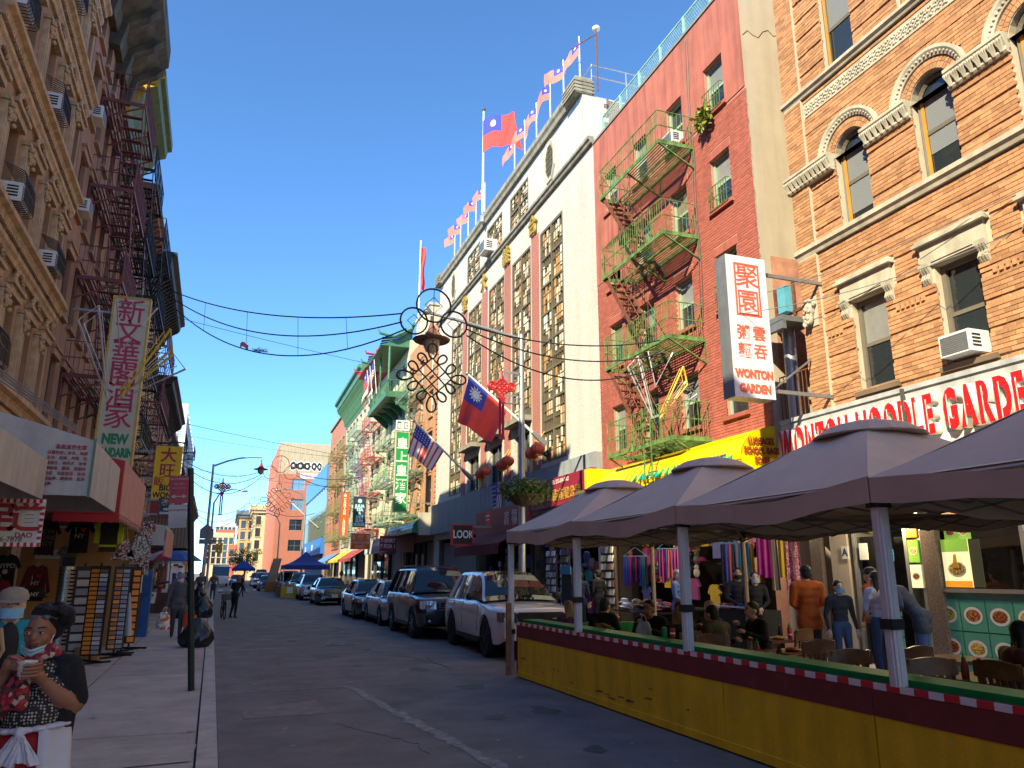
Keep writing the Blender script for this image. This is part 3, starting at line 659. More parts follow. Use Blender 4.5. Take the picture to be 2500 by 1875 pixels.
TANW = mat('tan_stucco', (.42, .34, .26), .9, var=.10, scale=.8, bump=.25, bscale=30, streak=.12)
U2, W2, H2 = 22.0, 8.5, 16.85
red = on_right('red_painted_building', 'red painted brick tenement with green iron fire escape and tan stucco side wall', 'building', U2)
zc = [22 - 20.75, 22 - 18.75, 22 - 16.72, 22 - 14.75]
rows2 = [5.42, 8.15, 10.85, 13.62]
ops = [(c - .43, c + .43, z, z + 1.45) for c in zc for z in rows2] + [(.4, 8.1, .15, 3.4)]
b = MB(); wall_mesh(b, W2, 0, H2, ops, .2); b.obj('wall', RMOR, red)
sidew = MB(); sidew.quad((W2 + .0, 0.001, 0), (W2, 13, 0), (W2, 13, H2), (W2, 0.001, H2)); sidew.quad((0, 13, 0), (0, 0, 0), (0, 0, H2), (0, 13, H2)); sidew.quad((0, 0, H2 - .02), (W2, 0, H2 - .02), (W2, 13, H2 - .02), (0, 13, H2 - .02)); sidew.quad((W2, 13, 0), (0, 13, 0), (0, 13, H2), (W2, 13, H2))
sidew.obj('side_wall', TANW, red)
MB().box(W2 + .001, W2 + .006, .3, 1.9, 6.2, 9.0).obj('peeled_patch', mat('peeled_render', (.40, .19, .13), .95, var=.35, scale=2.5), red)
ck = MB(); P = [(W2 + .004, .05 + i * .16, 15.0 + .12 * math.sin(i * 1.7) + .05 * i) for i in range(12)]; ck.tube(P, .008, 4); ck.obj('wall_crack', DARK, red)
def holes2(z):
 H = [(c - .43, c + .43) for c in zc for r in rows2 if r - .07 < z < r + 1.45]
 H += [(c - .5, c + .5) for c in zc for r in rows2 if r + 1.45 <= z < r + 1.70]
 lim = 13.5
 H.append((0, 2.2 + .5 * math.sin(z * 3))) if z > 11.3 else None
 if z > 13.45: H.append((0, 9))
 return H
brick_field(red, 0, W2, 3.75, 13.6, holes2, RBR, (7.6, 9.5), bw=.2, bh=.062, g=.011)
sl = MB(); wall_mesh(sl, W2, 13.52, H2 - .01, [(c - .43, c + .43, 13.62, 15.07) for c in zc], .03, y=-.022)
for k in range(9):
 z = 11.3 + k * .25; sl.quad((0, -.022, z), (2.2 + .5 * math.sin(z * 3), -.022, z), (2.2 + .5 * math.sin((z + .25) * 3) if k < 8 else 2.3, -.022, min(z + .25, 13.52)), (0, -.022, min(z + .25, 13.52)))
sl.obj('stucco_coat', STUC, red)
hv = MB().box(0, .068, -.022, .03, 0, .22).mesh('soldier_brick', RBR)
for c in zc:
 for r in rows2[:-1]:
  for k in range(12): link('soldier_brick', hv, red, (c - .49 + k * .082, 0, r + 1.46))
for i, c in enumerate(zc):
 for j, r in enumerate(rows2):
  window(red, c - .43, c + .43, r, r + 1.45, GFRAME, .16, 'sash', [PALE, BLINDT, None, PALE, BLINDW][(i * 2 + j) % 5], sill=RBR, ac=(i == 2 and j == 3))
MB().box(0, W2, -.06, .25, H2 - .08, H2).obj('coping', mat('grey_coping', (.2, .19, .18), .9), red)
feg = fire_escape(red, 22 - 19.4, 22 - 15.85, [4.98, 7.58, 10.45, 13.12], 1.12, GREENFE, RUST, down=1, drop=2.6)
gr = MB()       # window guards and hanging plant on right column
for k in range(8): gr.bar((k * .11, -.12, 0), (k * .11, -.12, .62), .014)
for z in (0, .3, .62): gr.bar((0, -.12, z), (.8, -.12, z), .018); gr.bar((0, 0, z), (0, -.12, z), .014); gr.bar((.8, 0, z), (.8, -.12, z), .014)
gm = gr.mesh('window_guard', GREENFE)
for r in rows2[1:]: link('window_guard', gm, red, (zc[3] - .4, -.01, r - .02))
LEAF = mat('leaf_green', (.09, .17, .03), .6, var=.4, isl=.35); LEAFY = mat('leaf_yellow_green', (.22, .26, .04), .6, var=.4, isl=.3)
def leaves(b, c, r, n, size, rnd, droop=0.):
 for _ in range(n):
  th, ph, q = rnd.uniform(0, 6.28), rnd.uniform(-1, 1), rnd.random() ** .4
  p = Vector((c[0] + r[0] * q * math.cos(th) * math.sqrt(1 - ph * ph), c[1] + r[1] * q * math.sin(th) * math.sqrt(1 - ph * ph), c[2] + r[2] * q * ph))
  d = Vector((rnd.uniform(-1, 1), rnd.uniform(-1, 1), rnd.uniform(-1, .6) - droop)).normalized() * size * rnd.uniform(.6, 1.3); w = d.cross(Vector((rnd.uniform(-1, 1), rnd.uniform(-1, 1), 1))).normalized() * size * .35
  b.add([p, p + d * .5 + w, p + d, p + d * .5 - w], [(0, 1, 2, 3)])
rnd = random.Random(9); lb = MB(); leaves(lb, (0, -.15, .0), (.35, .12, .3), 160, .16, rnd, .5)
pl = tag(lb.obj('window_plant', LEAFY), 'trailing yellow green plant hanging from top right window of red building', 'plant'); pl.location = RF(22 - zc[3] + .25, .1, 13.55); pl.rotation_euler = (0, 0, RZR)
rf = on_right('roof_fence', 'pale teal posts and wire mesh fence along red building roof', 'fence', 21.5, -.1, H2)
TEAL = mat('teal_metal', (.30, .50, .44), .6, .2, var=.25)
pm = MB().box(0, .07, 0, .07, 0, .78).mesh('post', TEAL)
for k in range(7): link('post', pm, rf, (k * 1.33, 0, 0))
rl = MB()
for z in (.04, .76): rl.bar((0, .03, z), (8, .03, z), .04)
rl.obj('rail', TEAL, rf)
ms = MB()
for k in range(96): ms.bar((k * .0833, .03, .04), (k * .0833 + .38, .03, .76), .006); ms.bar((k * .0833 + .38, .03, .04), (k * .0833, .03, .76), .006)
ms.obj('wire_mesh', TEAL, rf)
cb = MB()
for q in range(2): cb.tube([(22 - 15.9 + q * .09 + .03 * math.sin(z * 2 + q), -.05, z) for z in np.linspace(16.6, 8.2, 14)], .009, 4)
cb.obj('cable', BLACK, red)
duct = on_right('exhaust_duct', 'silver exhaust duct standing in the alley beside orange building', 'duct', 13.0, -.2)
d = MB().lathe([(.14, 3.6), (.14, 7.0)], n=12); d.obj('pipe', STEEL, duct, smooth=True); MB().box(-.25, .55, -.6, .3, 7.0, 7.12).box(-.25, .55, -.6, -.5, 6.82, 6.998).obj('hood', GREYM, duct)
MB().box(.1, .35, -.3, .0, 7.3, 7.9).obj('fan_box', mat('blue_box', (.10, .32, .42), .6), duct)
al = on_right('alley_balcony', 'rusty balcony rails in the alley gap beside the box sign', 'balcony', 13.3, -.3, 5.0)
q = MB(); q.box(0, 1.0, -.2, .9, -.06, 0)
for k in range(9): q.bar((k * .12, -.2, 0), (k * .12, -.2, .95), .015)
q.bar((0, -.2, .95), (1, -.2, .95), .025); q.bar((0.1, -.2, 2.2), (0.1, -.2, 3.0), .06); q.bar((.7, -.2, 2.2), (.7, -.2, 3.0), .06); q.bar((0, -.2, 2.3), (1, -.2, 2.3), .06); q.obj('rails', RUST, al)
WBR = brickmat('white_brick', (.58, .54, .50), (.50, .465, .43), (.33, .31, .29), .2, .066, .7, .12, .009)
RBK = brickmat('red_brick_strip', (.36, .07, .05), (.28, .055, .04), (.35, .27, .23), .2, .066, .8, .15, .010)
DKB = brickmat('dark_red_brick', (.24, .07, .05), (.18, .055, .04), (.30, .26, .23), .2, .07)
STONE = mat('weathered_stone', (.26, .235, .19), .9, var=.3, scale=2.5, streak=.35)
U3, W3 = 44.5, 22.5; X3 = lambda u: U3 - u
whb = on_right('white_brick_building', 'white brick hall with tall lattice windows, red strips and flag-lined stone parapet', 'building', U3)
big = [(24.9, 27.3), (28.4, 30.8), (31.9, 34.3), (35.5, 37.95), (39.0, 41.4)]
bz = [5.85, 8.05, 8.05, 8.05, 5.85]
ops = [(X3(b_), X3(a), z, 15.6) for (a, b_), z in zip(big, bz)] + [(X3(31.1), X3(28.65), 17.35, 19.05), (X3(34.7), X3(32.25), 17.35, 19.05), (X3(38.3), X3(35.9), 17.35, 19.05)]
ops += [(X3(b_) + .25, X3(a) - .25, 5.75, 7.5) for a, b_ in big[1:4]]
b = MB(); wall_mesh(b, W3, 5.58, 17.0, [o for o in ops if o[3] < 17], .3); wall_mesh(b, W3 - .85, 17.0, 19.45, [o for o in ops if o[3] > 17], .25); wall_mesh(b, W3, 0, 3.9, [(.5, W3 - .5, .15, 3.6)], .3)
shell(b, W3, 14, 0, 17.0); shell(b, W3 - .85, 14, 17.0, 19.45); b.obj('wall', WBR, whb)
MB().box(W3 - .86, W3 - .84, .9, 13, 17.02, 19.4).obj('side_brick', DKB, whb)
qn = MB()
for k in range(12): qn.box(W3 - .90, W3 - .835, .0, .9 + (.2 if k % 2 else 0), 17.02 + k * .2, 17.22 + k * .2)
qn.obj('quoins', WBR, whb)
belt(whb, -.05, W3, 16.86, 17.12, .22, STONE); belt(whb, -.1, W3 - .8, 19.45, 19.95, .26, STONE, 'parapet')
for x0, x1 in ((-.1, .9), (W3 - 1.9, W3 - .8)):
 q = MB()
 for k in range(4): q.box(x0 - .02, x1 + .02, -.36, .5, 19.5 + k * .15, 19.59 + k * .15)
 q.box(x0, x1, -.30, .4, 19.46, 20.15).obj('parapet_pier', STONE, whb)
MB().box(-.02, W3, -.32, -.0, 3.9, 5.58).obj('grey_fascia', mat('grey_fascia', (.26, .275, .30), .7, var=.1, streak=.25), whb)
LAT = mat('bronze_lattice', (.15, .12, .075), .55, .2, var=.25)
SLAT = [mat('slat_tan', (.55, .44, .28), .5, var=.2), mat('slat_cream', (.72, .66, .54), .5, var=.1), mat('slat_amber', (.45, .22, .06), .5, var=.2)]
def lattice(par, x0, x1, z0, z1, seed):
 r = random.Random(seed); w, h = x1 - x0, z1 - z0
 fr = MB(); n = max(2, round(h / 1.22))
 for x in (0.0, w / 2 - .05, w - .1): fr.box(x, x + .1, -.06, .1, 0, h)
 for k in range(n + 1): z = k * (h - .1) / n; fr.box(.1, w / 2 - .05, -.05, .08, z, z + .09); fr.box(w / 2 + .05, w - .1, -.05, .08, z, z + .09)
 o = fr.obj('lattice_window', LAT, par, loc=(x0, .06, z0)); MB().quad((.1, .1, .05), (w - .1, .1, .05), (w - .1, .1, h - .05), (.1, .1, h - .05)).obj('pane', GLASS, o)
 fn = MB(); sl = [MB(), MB(), MB()]
 for side in (0, 1):
  xa = .1 if side == 0 else w / 2 + .05; ww = w / 2 - .15
  for k in range(n):
   za = k * (h - .1) / n + .09; hh = (h - .1) / n - .09
   for j in range(5):
    x = xa + ww * (j + .5) / 5
    fn.box(x - .012, x + .012, -.02, .05, za, za + hh)
    m = r.random()
    if m < .93:
     q0 = za + hh * r.choice((0, .25, .5)); sl[r.choice((0, 0, 1, 1, 2))].box(x + .015, x + ww / 5 - .03, -.01, .02, q0, q0 + hh * r.choice((.45, .6, .75)))
   for f in (.33, .66): fn.box(xa, xa + ww, -.03, .03, za + hh * f, za + hh * f + .025)
 fn.obj('fins', LAT, o)
 for m, q in zip(SLAT, sl): stuff(q.obj('louvre_panels', m, o))
 return o
for k, ((a, b_), z) in enumerate(zip(big, bz)):
 lattice(whb, X3(b_), X3(a), z, 15.6, k)
 if 0 < k < 4:
  MB().box(X3(b_) - .05, X3(a) + .05, -.5, .02, 7.82, 8.04).obj('balcony_slab', STONE, whb)
  window(whb, X3(b_) + .25, X3(a) - .25, 5.75, 7.5, DKFRAME, .2, 'cross')
  MB().box(X3(b_) + .3, X3(a) - .3, -.08, .0, 5.6, 5.74).obj('window_ledge', STONE, whb)
for a, b_ in ((28.65, 31.1), (32.25, 34.7), (35.9, 38.3)): lattice(whb, X3(b_), X3(a), 17.35, 19.05, int(a))
for a, b_ in ((27.42, 28.25), (30.95, 31.78), (34.45, 35.35), (38.1, 38.85)): MB().box(X3(b_), X3(a), -.03, .02, 5.6, 15.75).obj('red_brick_strip', RBK, whb)
for u in (26.1, 41.2):
 oc = [(.62 * math.cos(R_(t)), 1.0 * math.sin(R_(t))) for t in (67, 113, 157, 203, 247, 293, 337, 383)]; fr = MB(); ci = [(x * .72, z * .78) for x, z in oc]
 for i in range(8):
  j = (i + 1) % 8
  fr.add([(oc[i][0], -.08, oc[i][1]), (oc[j][0], -.08, oc[j][1]), (ci[j][0], -.05, ci[j][1]), (ci[i][0], -.05, ci[i][1]), (ci[j][0], .1, ci[j][1]), (ci[i][0], .1, ci[i][1]), (oc[i][0], .0, oc[i][1]), (oc[j][0], .0, oc[j][1])], [(3, 2, 1, 0), (2, 3, 5, 4), (0, 1, 7, 6)])
 o = fr.obj('octagon_window', CREAM, whb, loc=(X3(u), 0, 18.35)); g = MB(); g.add([(x, -.02, z) for x, z in ci], [tuple(range(8))]); g.obj('pane', GLASS, o)
 l = MB()
 for k in range(-2, 3): l.bar((k * .15, -.03, -.7), (k * .15, -.03, .7), .02) if abs(k) < 2 else l.bar((k * .15, -.03, -.5), (k * .15, -.03, .5), .02); l.bar((-.42, -.03, k * .25), (.42, -.03, k * .25), .02)
 l.obj('lead_bars', LAT, o)
for k, (s, u) in enumerate(zip('合義大堂', (28.0, 31.5, 35.0, 38.6))):
 text(whb, s, .95, (X3(u - .1), -.1, 16.2), GOLD, .05, .012, name='gold_character')
ac = ac_unit(whb, X3(33.6), -.05, 17.3); ac.scale = (1.7, 1.7, 1.7)
rr_ = on_right('roof_railing', 'pipe railing along the white building roof behind the flags', 'railing', 44.3, -.5, 19.95)
q = MB()
for z in (.5, 1.0): q.tube([(0, 0, z), (21.3, 0, z)], .025, 5); q.tube([(21.3, 0, z), (21.3, 6, z)], .025, 5)
for k in range(15): q.tube([(k * 1.52, 0, 0), (k * 1.52, 0, 1.0)], .025, 5)
for k in range(1, 5): q.tube([(21.3, k * 1.5, -.2), (21.3, k * 1.5, 1.0)], .025, 5)
q.obj('pipes', STEEL, rr_)
bh = on_right('roof_bulkhead', 'white brick stair bulkhead on the roof behind the railing', 'building', 30., -5.5, 17.)
MB().box(0, 11, 0, 5, 0, 6.2).obj('wall', WBR, bh); MB().box(-.1, 11.1, -.1, 5.1, 6.2, 6.35).obj('coping', MATS['grey_coping'], bh)
FRED = mat('flag_red', (.62, .05, .05), .75, var=.08, bump=0); FBLUE = mat('flag_blue', (.035, .05, .32), .75, var=.08, bump=0); FWHT = mat('flag_white', (.75, .72, .70), .75, var=.04, bump=0); FPINK = mat('flag_faded', (.60, .17, .15), .75, var=.1, bump=0)
for _m in (FRED, FPINK, FBLUE, FWHT):
 _p = _m.node_tree.nodes['Principled BSDF']; _p.inputs['Subsurface Weight'].default_value = 0
def flag(par, w, h, seed, loc, rz=0., droop=.5, us=False, fr=FRED, rot=None):
 r = random.Random(seed); p0 = r.uniform(0, 6); nu, nv = 20, 12
 def fn(s, t):
  x = w * s * (1 - .25 * droop * s); y = .10 * w * s * math.sin(s * 6 + p0 + t * 1.5) + .05 * w * math.sin(s * 11 + t * 3 + p0) * s
  return (x, y, -h * t - droop * w * s * s * .75 + .03 * w * math.sin(s * 9 + p0))
 B = {}
 for j in range(nv):
  for i in range(nu):
   s, t = (i + .5) / nu, (j + .5) / nv
   if us: k = 'b' if s < .42 and t < .54 else ('r' if int(t * 13) % 2 == 0 else 'w')
   else: k = 'b' if s < .5 and t < .5 else 'r'
   B.setdefault(k, MB()).add([fn(i / nu, j / nv), fn((i + 1) / nu, j / nv), fn((i + 1) / nu, (j + 1) / nv), fn(i / nu, (j + 1) / nv)], [(0, 1, 2, 3)])
 o = None; mm = {'b': FBLUE, 'r': fr, 'w': FWHT}
 for k in 'rbw':
  if k in B:
   q = B[k].obj({'r': 'red_field', 'b': 'blue_canton', 'w': 'white_stripes'}[k], mm[k], par, True, loc, rot or (0, 0, rz)); o = o or q
 if not us:
  st = MB(); c = (.25, .25)
  def pt(a, rr): return Vector(fn(c[0] + rr * math.cos(a) * h / w, c[1] + rr * math.sin(a)))
  for sd in (-.008, .008):
   for k in range(12):
    a = k * math.pi / 6; st.add([pt(a, .13) + Vector((0, sd, 0)), pt(a + .3, .19 * .4) + Vector((0, sd, 0)), pt(a - .3, .19 * .4) + Vector((0, sd, 0))], [(0, 1, 2)])
    st.add([pt(a, .072) + Vector((0, sd, 0)), pt(a + .5236, .072) + Vector((0, sd, 0)), pt(0, 0) + Vector((0, sd, 0))], [(0, 1, 2)])
  st.obj('white_sun', FWHT, par, False, loc, rot or (0, 0, rz))
 else:
  st = MB()
  for j in range(5):
   for i in range(5):
    v = Vector(fn(.05 + .08 * i, .06 + .1 * j)); st.add([v + Vector((.02 * math.cos(a), -.01, .02 * math.sin(a))) for a in range(6)], [tuple(range(6))])
  st.obj('white_stars', FWHT, par, False, loc, rot or (0, 0, rz))
 return o
ftops = [22.9, 24.45, 25.86, 27.45, 28.93, 30.3, 35.0, 36.6, 38.1, 39.7, 41.0]
for k, u in enumerate(ftops):
 words = ('nearest', 'second', 'third', 'fourth', 'fifth', 'sixth', 'seventh', 'eighth', 'ninth', 'tenth', 'farthest')
 t = on_right('roof_flag', f'faded red flag with blue canton on white roof pole, {words[k]} along the parapet', 'flag', u, .05, 19.95, 'flags along the white building roof')
 MB().tube([(0, 0, -.3), (0, 0, 2.05 + .05 * (k % 3))], .028, 6).obj('pole', WHITE, t)
 flag(t, .85, .62, k + 3, (.02, -.02, 1.8), R_(-150 + 50 * ((k * 37) % 5) / 5), [.95, .35, 1.4, 1.3, 1.2, .9, .9, .8, .5, .5, .35][k], fr=FPINK)
t = on_right('main_flagpole', 'tall white flagpole with large red and blue sun flag above white building', 'flag', 34.7, .25, 19.6)
MB().tube([(0, 0, 0), (0, 0, 6.5)], [.075, .045], 10).obj('pole', WHITE, t, smooth=True); MB().sphere((0, 0, 6.6), .11).obj('finial', DKFRAME, t, smooth=True); MB().lathe([(.17, -.1), (.17, .25), (.1, .35), (.1, .5)], n=10).obj('base', GREYM, t)
flag(t, 2.9, 1.9, 2, (.05, -.05, 5.9), R_(28), .42)
t = thing('roof_lamp', 'white lamp head on a rusty pole at the white building corner', 'lamp', RF(22.3, -.4, 19.9)); MB().tube([(0, 0, -.6), (.0, 0, 2.0)], .03, 5).tube([(0, 0, 1.9), (-.9, .3, 1.2)], .025, 5).obj('pole', RUST, t); MB().sphere((0, 0, 2.12), .16, 8, 6, (1, 1, .7)).obj('lamp_head', WHITE, t, smooth=True)
# ================================================================ tenements
def tenement(side, u0, u1, H, wm, label, floors, cols, ww, wh, fr=DKFRAME, trim=None, corn=None, fe=None, base_z=3.4, D=12, style='sash', sill=None, lh=.18, blinds=(None, PALE, None, BLINDT), name='tenement_building', cpr=.8, ch=1.2, shop=True, cat='building', lw=.1):
 W = u1 - u0; t = (on_right if side == 'R' else on_left)(name, label, cat, u1 if side == 'R' else u0)
 ops = [(c - ww / 2, c + ww / 2, z, z + wh) for c in cols for z in floors]
 if shop: ops.append((.35, W - .35, .15, base_z - .35))
 b = MB(); wall_mesh(b, W, 0, H, ops, .2); shell(b, W, D, 0, H); b.obj('wall', wm, t)
 if shop:
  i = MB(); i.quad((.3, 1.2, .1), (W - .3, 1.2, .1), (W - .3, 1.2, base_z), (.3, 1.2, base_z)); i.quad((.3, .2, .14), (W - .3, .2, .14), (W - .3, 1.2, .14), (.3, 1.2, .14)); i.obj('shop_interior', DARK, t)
  MB().quad((.36, .25, .6), (W * .6, .25, .6), (W * .6, .25, base_z - .4), (.36, .25, base_z - .4)).obj('shop_glass', GLASS2, t)
  for k in range(4): MB().box(.36 + k * W * .2 - .04, .36 + k * W * .2 + .04, .12, .24, .15, base_z - .36).obj('mullion', DKFRAME, t)
  MB().box(W * .65, W - .36, .3, .34, .15, base_z - .4).obj('rolling_shutter', stripemat('shutter', (.16, .16, .17), (.10, .10, .11), 9), t)
 n = 0
 for c in cols:
  for z in floors:
   window(t, c - ww / 2, c + ww / 2, z, z + wh, fr, .15, style, blinds[(n * 7 + 3) % len(blinds)], sill=sill or trim, lintel=trim, lh=lh, lw=lw); n += 1
 if corn: cornice(t, -.05, W + .05, H - ch * .75, corn, cpr, ch)
 if fe: fire_escape(t, *fe[0], **fe[1])
 return t
ORB = brickmat('tan_orange_brick', (.46, .20, .08), (.38, .15, .06), (.34, .24, .16), .2, .07)
CRW = mat('cream_wall', (.58, .50, .36), .85, var=.12, streak=.3); PGW = mat('cream_grey_wall', (.46, .43, .36), .85, var=.15, streak=.4)
RDB = brickmat('far_red_brick', (.44, .13, .07), (.36, .10, .05), (.36, .24, .18), .21, .075)
GCOR = mat('green_cornice', (.075, .19, .115), .6, var=.3, streak=.3); CLAY = mat('clay_red_wall', (.42, .15, .10), .85, var=.08, streak=.15)
t = tenement('R', 44.52, 53.4, 17.4, ORB, 'narrow orange brick house with grey fire escape next to white hall', [5.9, 8.7, 11.4, 14.1], [1.2, 4.3, 7.2], .95, 1.7, WFRAME, ORB, None, ((.6, 5.6, [5.3, 8.1, 10.8, 13.5], 1.05, TEALFE), dict(down=-1, bsp=.2)), base_z=4.0)
qn = MB()
for k in range(40): qn.box(8.6, 8.95, -.05, .02, 4.2 + k * .32, 4.36 + k * .32)
qn.obj('brick_quoins', RDB, t)
blk = on_right('roof_stair_block', 'weathered cream stair block rising above the orange brick house', 'building', 57., -1.2, 16.)
MB().box(0, 4.6, 0, 8, 0, 5.2).obj('wall', CRW, blk); MB().box(-.1, 4.7, -.1, 8.1, 5.2, 5.4).obj('coping', CREAM, blk)
fp = thing('far_flagpole', 'white flagpole with hanging red flag on the cream stair block', 'flag', RF(55.5, -1.0, 21.2)); MB().tube([(0, 0, 0), (0, 0, 6.5)], .06, 6).obj('pole', WHITE, fp)
fl = MB().grid(lambda s, t_: (.05 + .35 * s + .05 * math.sin(t_ * 9), .1 * math.sin(s * 5 + t_ * 4), 5.9 - 3.6 * t_), 6, 14).obj('red_cloth', FRED, fp, True)
an = thing('roof_antenna', 'thin rooftop television antenna beside the far flagpole', 'antenna', RF(52.6, -1.5, 17.4)); q = MB(); q.tube([(0, 0, 0), (0, 0, 4.2)], .025, 4)
for k in range(7): q.bar((-.9 + k * .05, -.5, 3.2 + .1 * k), (.9 - k * .1, .5, 3.2 + .1 * k), .02)
q.bar((0, 0, 3.1), (.1, 0, 3.95), .02); q.obj('rods', STEEL, an)
U5, V5 = 53.42, 69.8
pag = tenement('R', U5, V5, 18.6, CRW, 'cream building with green pagoda roof balcony and red and green fire escapes', [6.0, 9.0, 12.0, 15.0], [1.5, 4.2, 7.0, 9.6, 12.2, 14.9], 1.0, 1.8, GFRAME, GCOR, None, ((9.3, 15.6, [5.2, 8.2, 11.2], 1.1, TEALFE), dict(down=-1, bsp=.22)), base_z=4.2)
fire_escape(pag, 1.2, 6.2, [5.2, 8.2, 11.2, 14.2], 1.1, REDFE, down=1, bsp=.22)
PGR = mat('pagoda_green', (.055, .16, .085), .5, var=.2); PRED = mat('pagoda_red', (.36, .03, .04), .6, var=.25)
bal = MB().box(8.2, 16.2, -1.6, 0, 14.3, 14.5).box(8.1, 16.3, -1.68, -1.6, 14.2, 14.62).box(8.12, 8.2, -1.6, 0, 14.2, 14.62).box(16.2, 16.28, -1.6, 0, 14.2, 14.62).obj('balcony', PGR, pag)
bars = MB()
for k in range(40): bars.bar((8.3 + k * .2, -1.55, 14.5), (8.3 + k * .2, -1.55, 15.5), .025)
for k in range(8): bars.bar((16.2, -1.55 + k * .2, 14.5), (16.2, -1.55 + k * .2, 15.5), .025)
bars.bar((8.2, -1.55, 15.5), (16.2, -1.55, 15.5), .05).bar((16.2, -1.55, 15.5), (16.2, 0, 15.5), .05); bars.obj('balustrade', PGR, bal)
for x in (8.4, 12.2, 16.0): MB().tube([(x, -1.45, 14.5), (x, -1.45, 18.3)], .09, 8).obj('column', PGR, pag)
for k in range(5): MB().prism([(0, 0), (-1.3, 0), (0, -1.1)], -.04, .04, ax='yz').obj('bracket', PGR, bal, loc=(8.4 + k * 1.9, 0, 14.2))
rfm = MB()
def pagroof(x0, x1, z, dep, rise, m, n=22):
 b = MB();
 for k in range(n):
  xa, xb = x0 + (x1 - x0) * k / n, x0 + (x1 - x0) * (k + .8) / n
  e = lambda x: .5 * abs(2 * (x - x0) / (x1 - x0) - 1) ** 4
  b.add([(xa, .2, z + rise), (xb, .2, z + rise), (xb, -dep * .5, z + rise * .4), (xa, -dep * .5, z + rise * .4), (xa, -dep, z + e(xa)), (xb, -dep, z + e(xb)), (xa, -dep, z + e(xa) - .12), (xb, -dep, z + e(xb) - .12)], [(0, 3, 2, 1), (3, 4, 5, 2), (4, 6, 7, 5)])
 b.prism([(.2, z + rise - .03), (-dep * .5, z + rise * .4 - .06), (-dep + .05, z - .1), (.2, z - .1)], x0 + .3, x1 - .3, ax='yz')
 b.tube([(x0 - .2, .2, z + rise + .35), (x0 + .5, .2, z + rise + .08), (x1 - .5, .2, z + rise + .08), (x1 + .2, .2, z + rise + .35)], .13, 6)
 for x in (x0, x1):
  b.tube([(x, .1, z + rise), (x, -dep * .6, z + rise * .4), (x, -dep - .2, z + .7), (x, -dep - .35, z + 1.0)], [.12, .12, .1, .04], 6)
 return b.obj('pagoda_roof', m, pag)
pagroof(8.0, 16.4, 18.2, 2.1, 1.3, PGR); r2 = pagroof(1.5, 8.0, 19.0, 1.8, 1.6, PRED)
drg = MB(); rr = random.Random(4)
for k in range(40): drg.sphere((1.8 + k * .15, -.2 + .3 * math.sin(k), 20.6 + .35 * math.sin(k * .8) + rr.random() * .25), .2, 6, 4)
drg.obj('roof_ornament', PRED, pag, smooth=True); MB().box(.0, 8.1, -.5, .1, 18.3, 19.0).obj('eave_band', PRED, pag)
for k, (x, us) in enumerate(((9.2, False), (10.6, True), (12.6, True))):
 f = on_right('balcony_flag', ('red flag hung on the pagoda balcony', 'striped flag hung on the pagoda balcony, farther of the two', 'striped flag hung on the pagoda balcony, nearer of the two')[k], 'flag', V5 - x, 1.75, 17.6)
 MB().tube([(0, 0, -2.4), (0, -.3, .3)], .03, 5).obj('pole', WHITE, f); flag(f, 2.0, 1.2, k, (0, -.3, .1), R_(180), 1.0, us)
grc = tenement('R', 69.85, 88.5, 20.2, PGW, 'grey cream tenement with deep green bracketed cornice and green fire escapes', [6.0, 9.2, 12.4, 15.6], [1.4, 3.9, 6.4, 8.9, 11.4, 13.9, 16.6], 1.0, 1.9, GFRAME, CREAM, GCOR, ((1.5, 7.5, [5.3, 8.5, 11.7, 14.9], 1.1, OLIVEFE), dict(down=1, bsp=.25)), base_z=4.2, cpr=1.5, ch=3.0)
fire_escape(grc, 10.2, 16.6, [5.3, 8.5, 11.7, 14.9], 1.1, TEALFE, down=1, bsp=.25)
rbk = tenement('R', 88.55, 104.5, 20.3, RDB, 'red brick tenement with olive fire escape before the glass building', [6.0, 9.2, 12.4, 15.6], [1.6, 4.6, 7.6, 10.6, 13.8], 1.1, 1.9, DKFRAME, CREAM, None, ((8.5, 14.8, [5.3, 8.5, 11.7, 14.9], 1.1, OLIVEFE), dict(down=1, bsp=.25)), base_z=4.2)
MB().box(-.1, 16.05, -.2, .3, 20.3, 20.6).obj('coping', STONE, rbk)
gb = on_right('glass_building', 'blue glass fronted building with tilted facets on the corner', 'building', 138.)
BLUG = glassmat('blue_glass', (.05, .16, .33), .06, .9); BLUP = glassmat('pale_blue_glass', (.16, .26, .34), .08, .9); GREG = glassmat('green_grey_glass', (.10, .14, .12), .08, .8)
MB().box(0, 33, .3, 12, 0, 16.4).obj('wall', mat('glass_core', (.2, .24, .28), .7), gb)
for r, (z0, z1, m) in enumerate(((6.5, 9.6, GREG), (9.7, 13.0, BLUP), (13.3, 16.4, BLUG))):
 for k in range(22):
  x = .05 + k * 1.5; d = .12 * (1 if (k + r) % 2 else -1)
  MB().add([(x, -.1 + d, z0), (x + 1.42, -.1 - d, z0), (x + 1.42, -.1 - d, z1), (x, -.1 + d, z1), (x, .28, z0), (x + 1.42, .28, z0), (x + 1.42, .28, z1), (x, .28, z1)], [(0, 1, 2, 3), (1, 5, 6, 2), (4, 0, 3, 7), (3, 2, 6, 7), (0, 4, 5, 1)]).obj('pane', m, gb)
MB().box(0, 33, -.15, .28, 13.02, 13.28).obj('dark_band', BLACK, gb); MB().box(0, 33, -.5, .28, 4.2, 6.3).obj('blue_fascia', mat('bank_blue', (.03, .16, .50), .5), gb)
for x in (9, 20): MB().box(x, x + 1.1, -.55, -.5, 4.9, 5.7).obj('fascia_logo', WHITE, gb)
MB().box(31.5, 33.1, -.06, .1, 0, 16.45).obj('corner_frame', STEEL, gb); MB().tube([(25, -.2, 8), (26, -4.2, 11.3)], .06, 5).tube([(21, -.2, 8.5), (22, -4.2, 12)], .06, 5).obj('flag_poles', WHITE, gb)
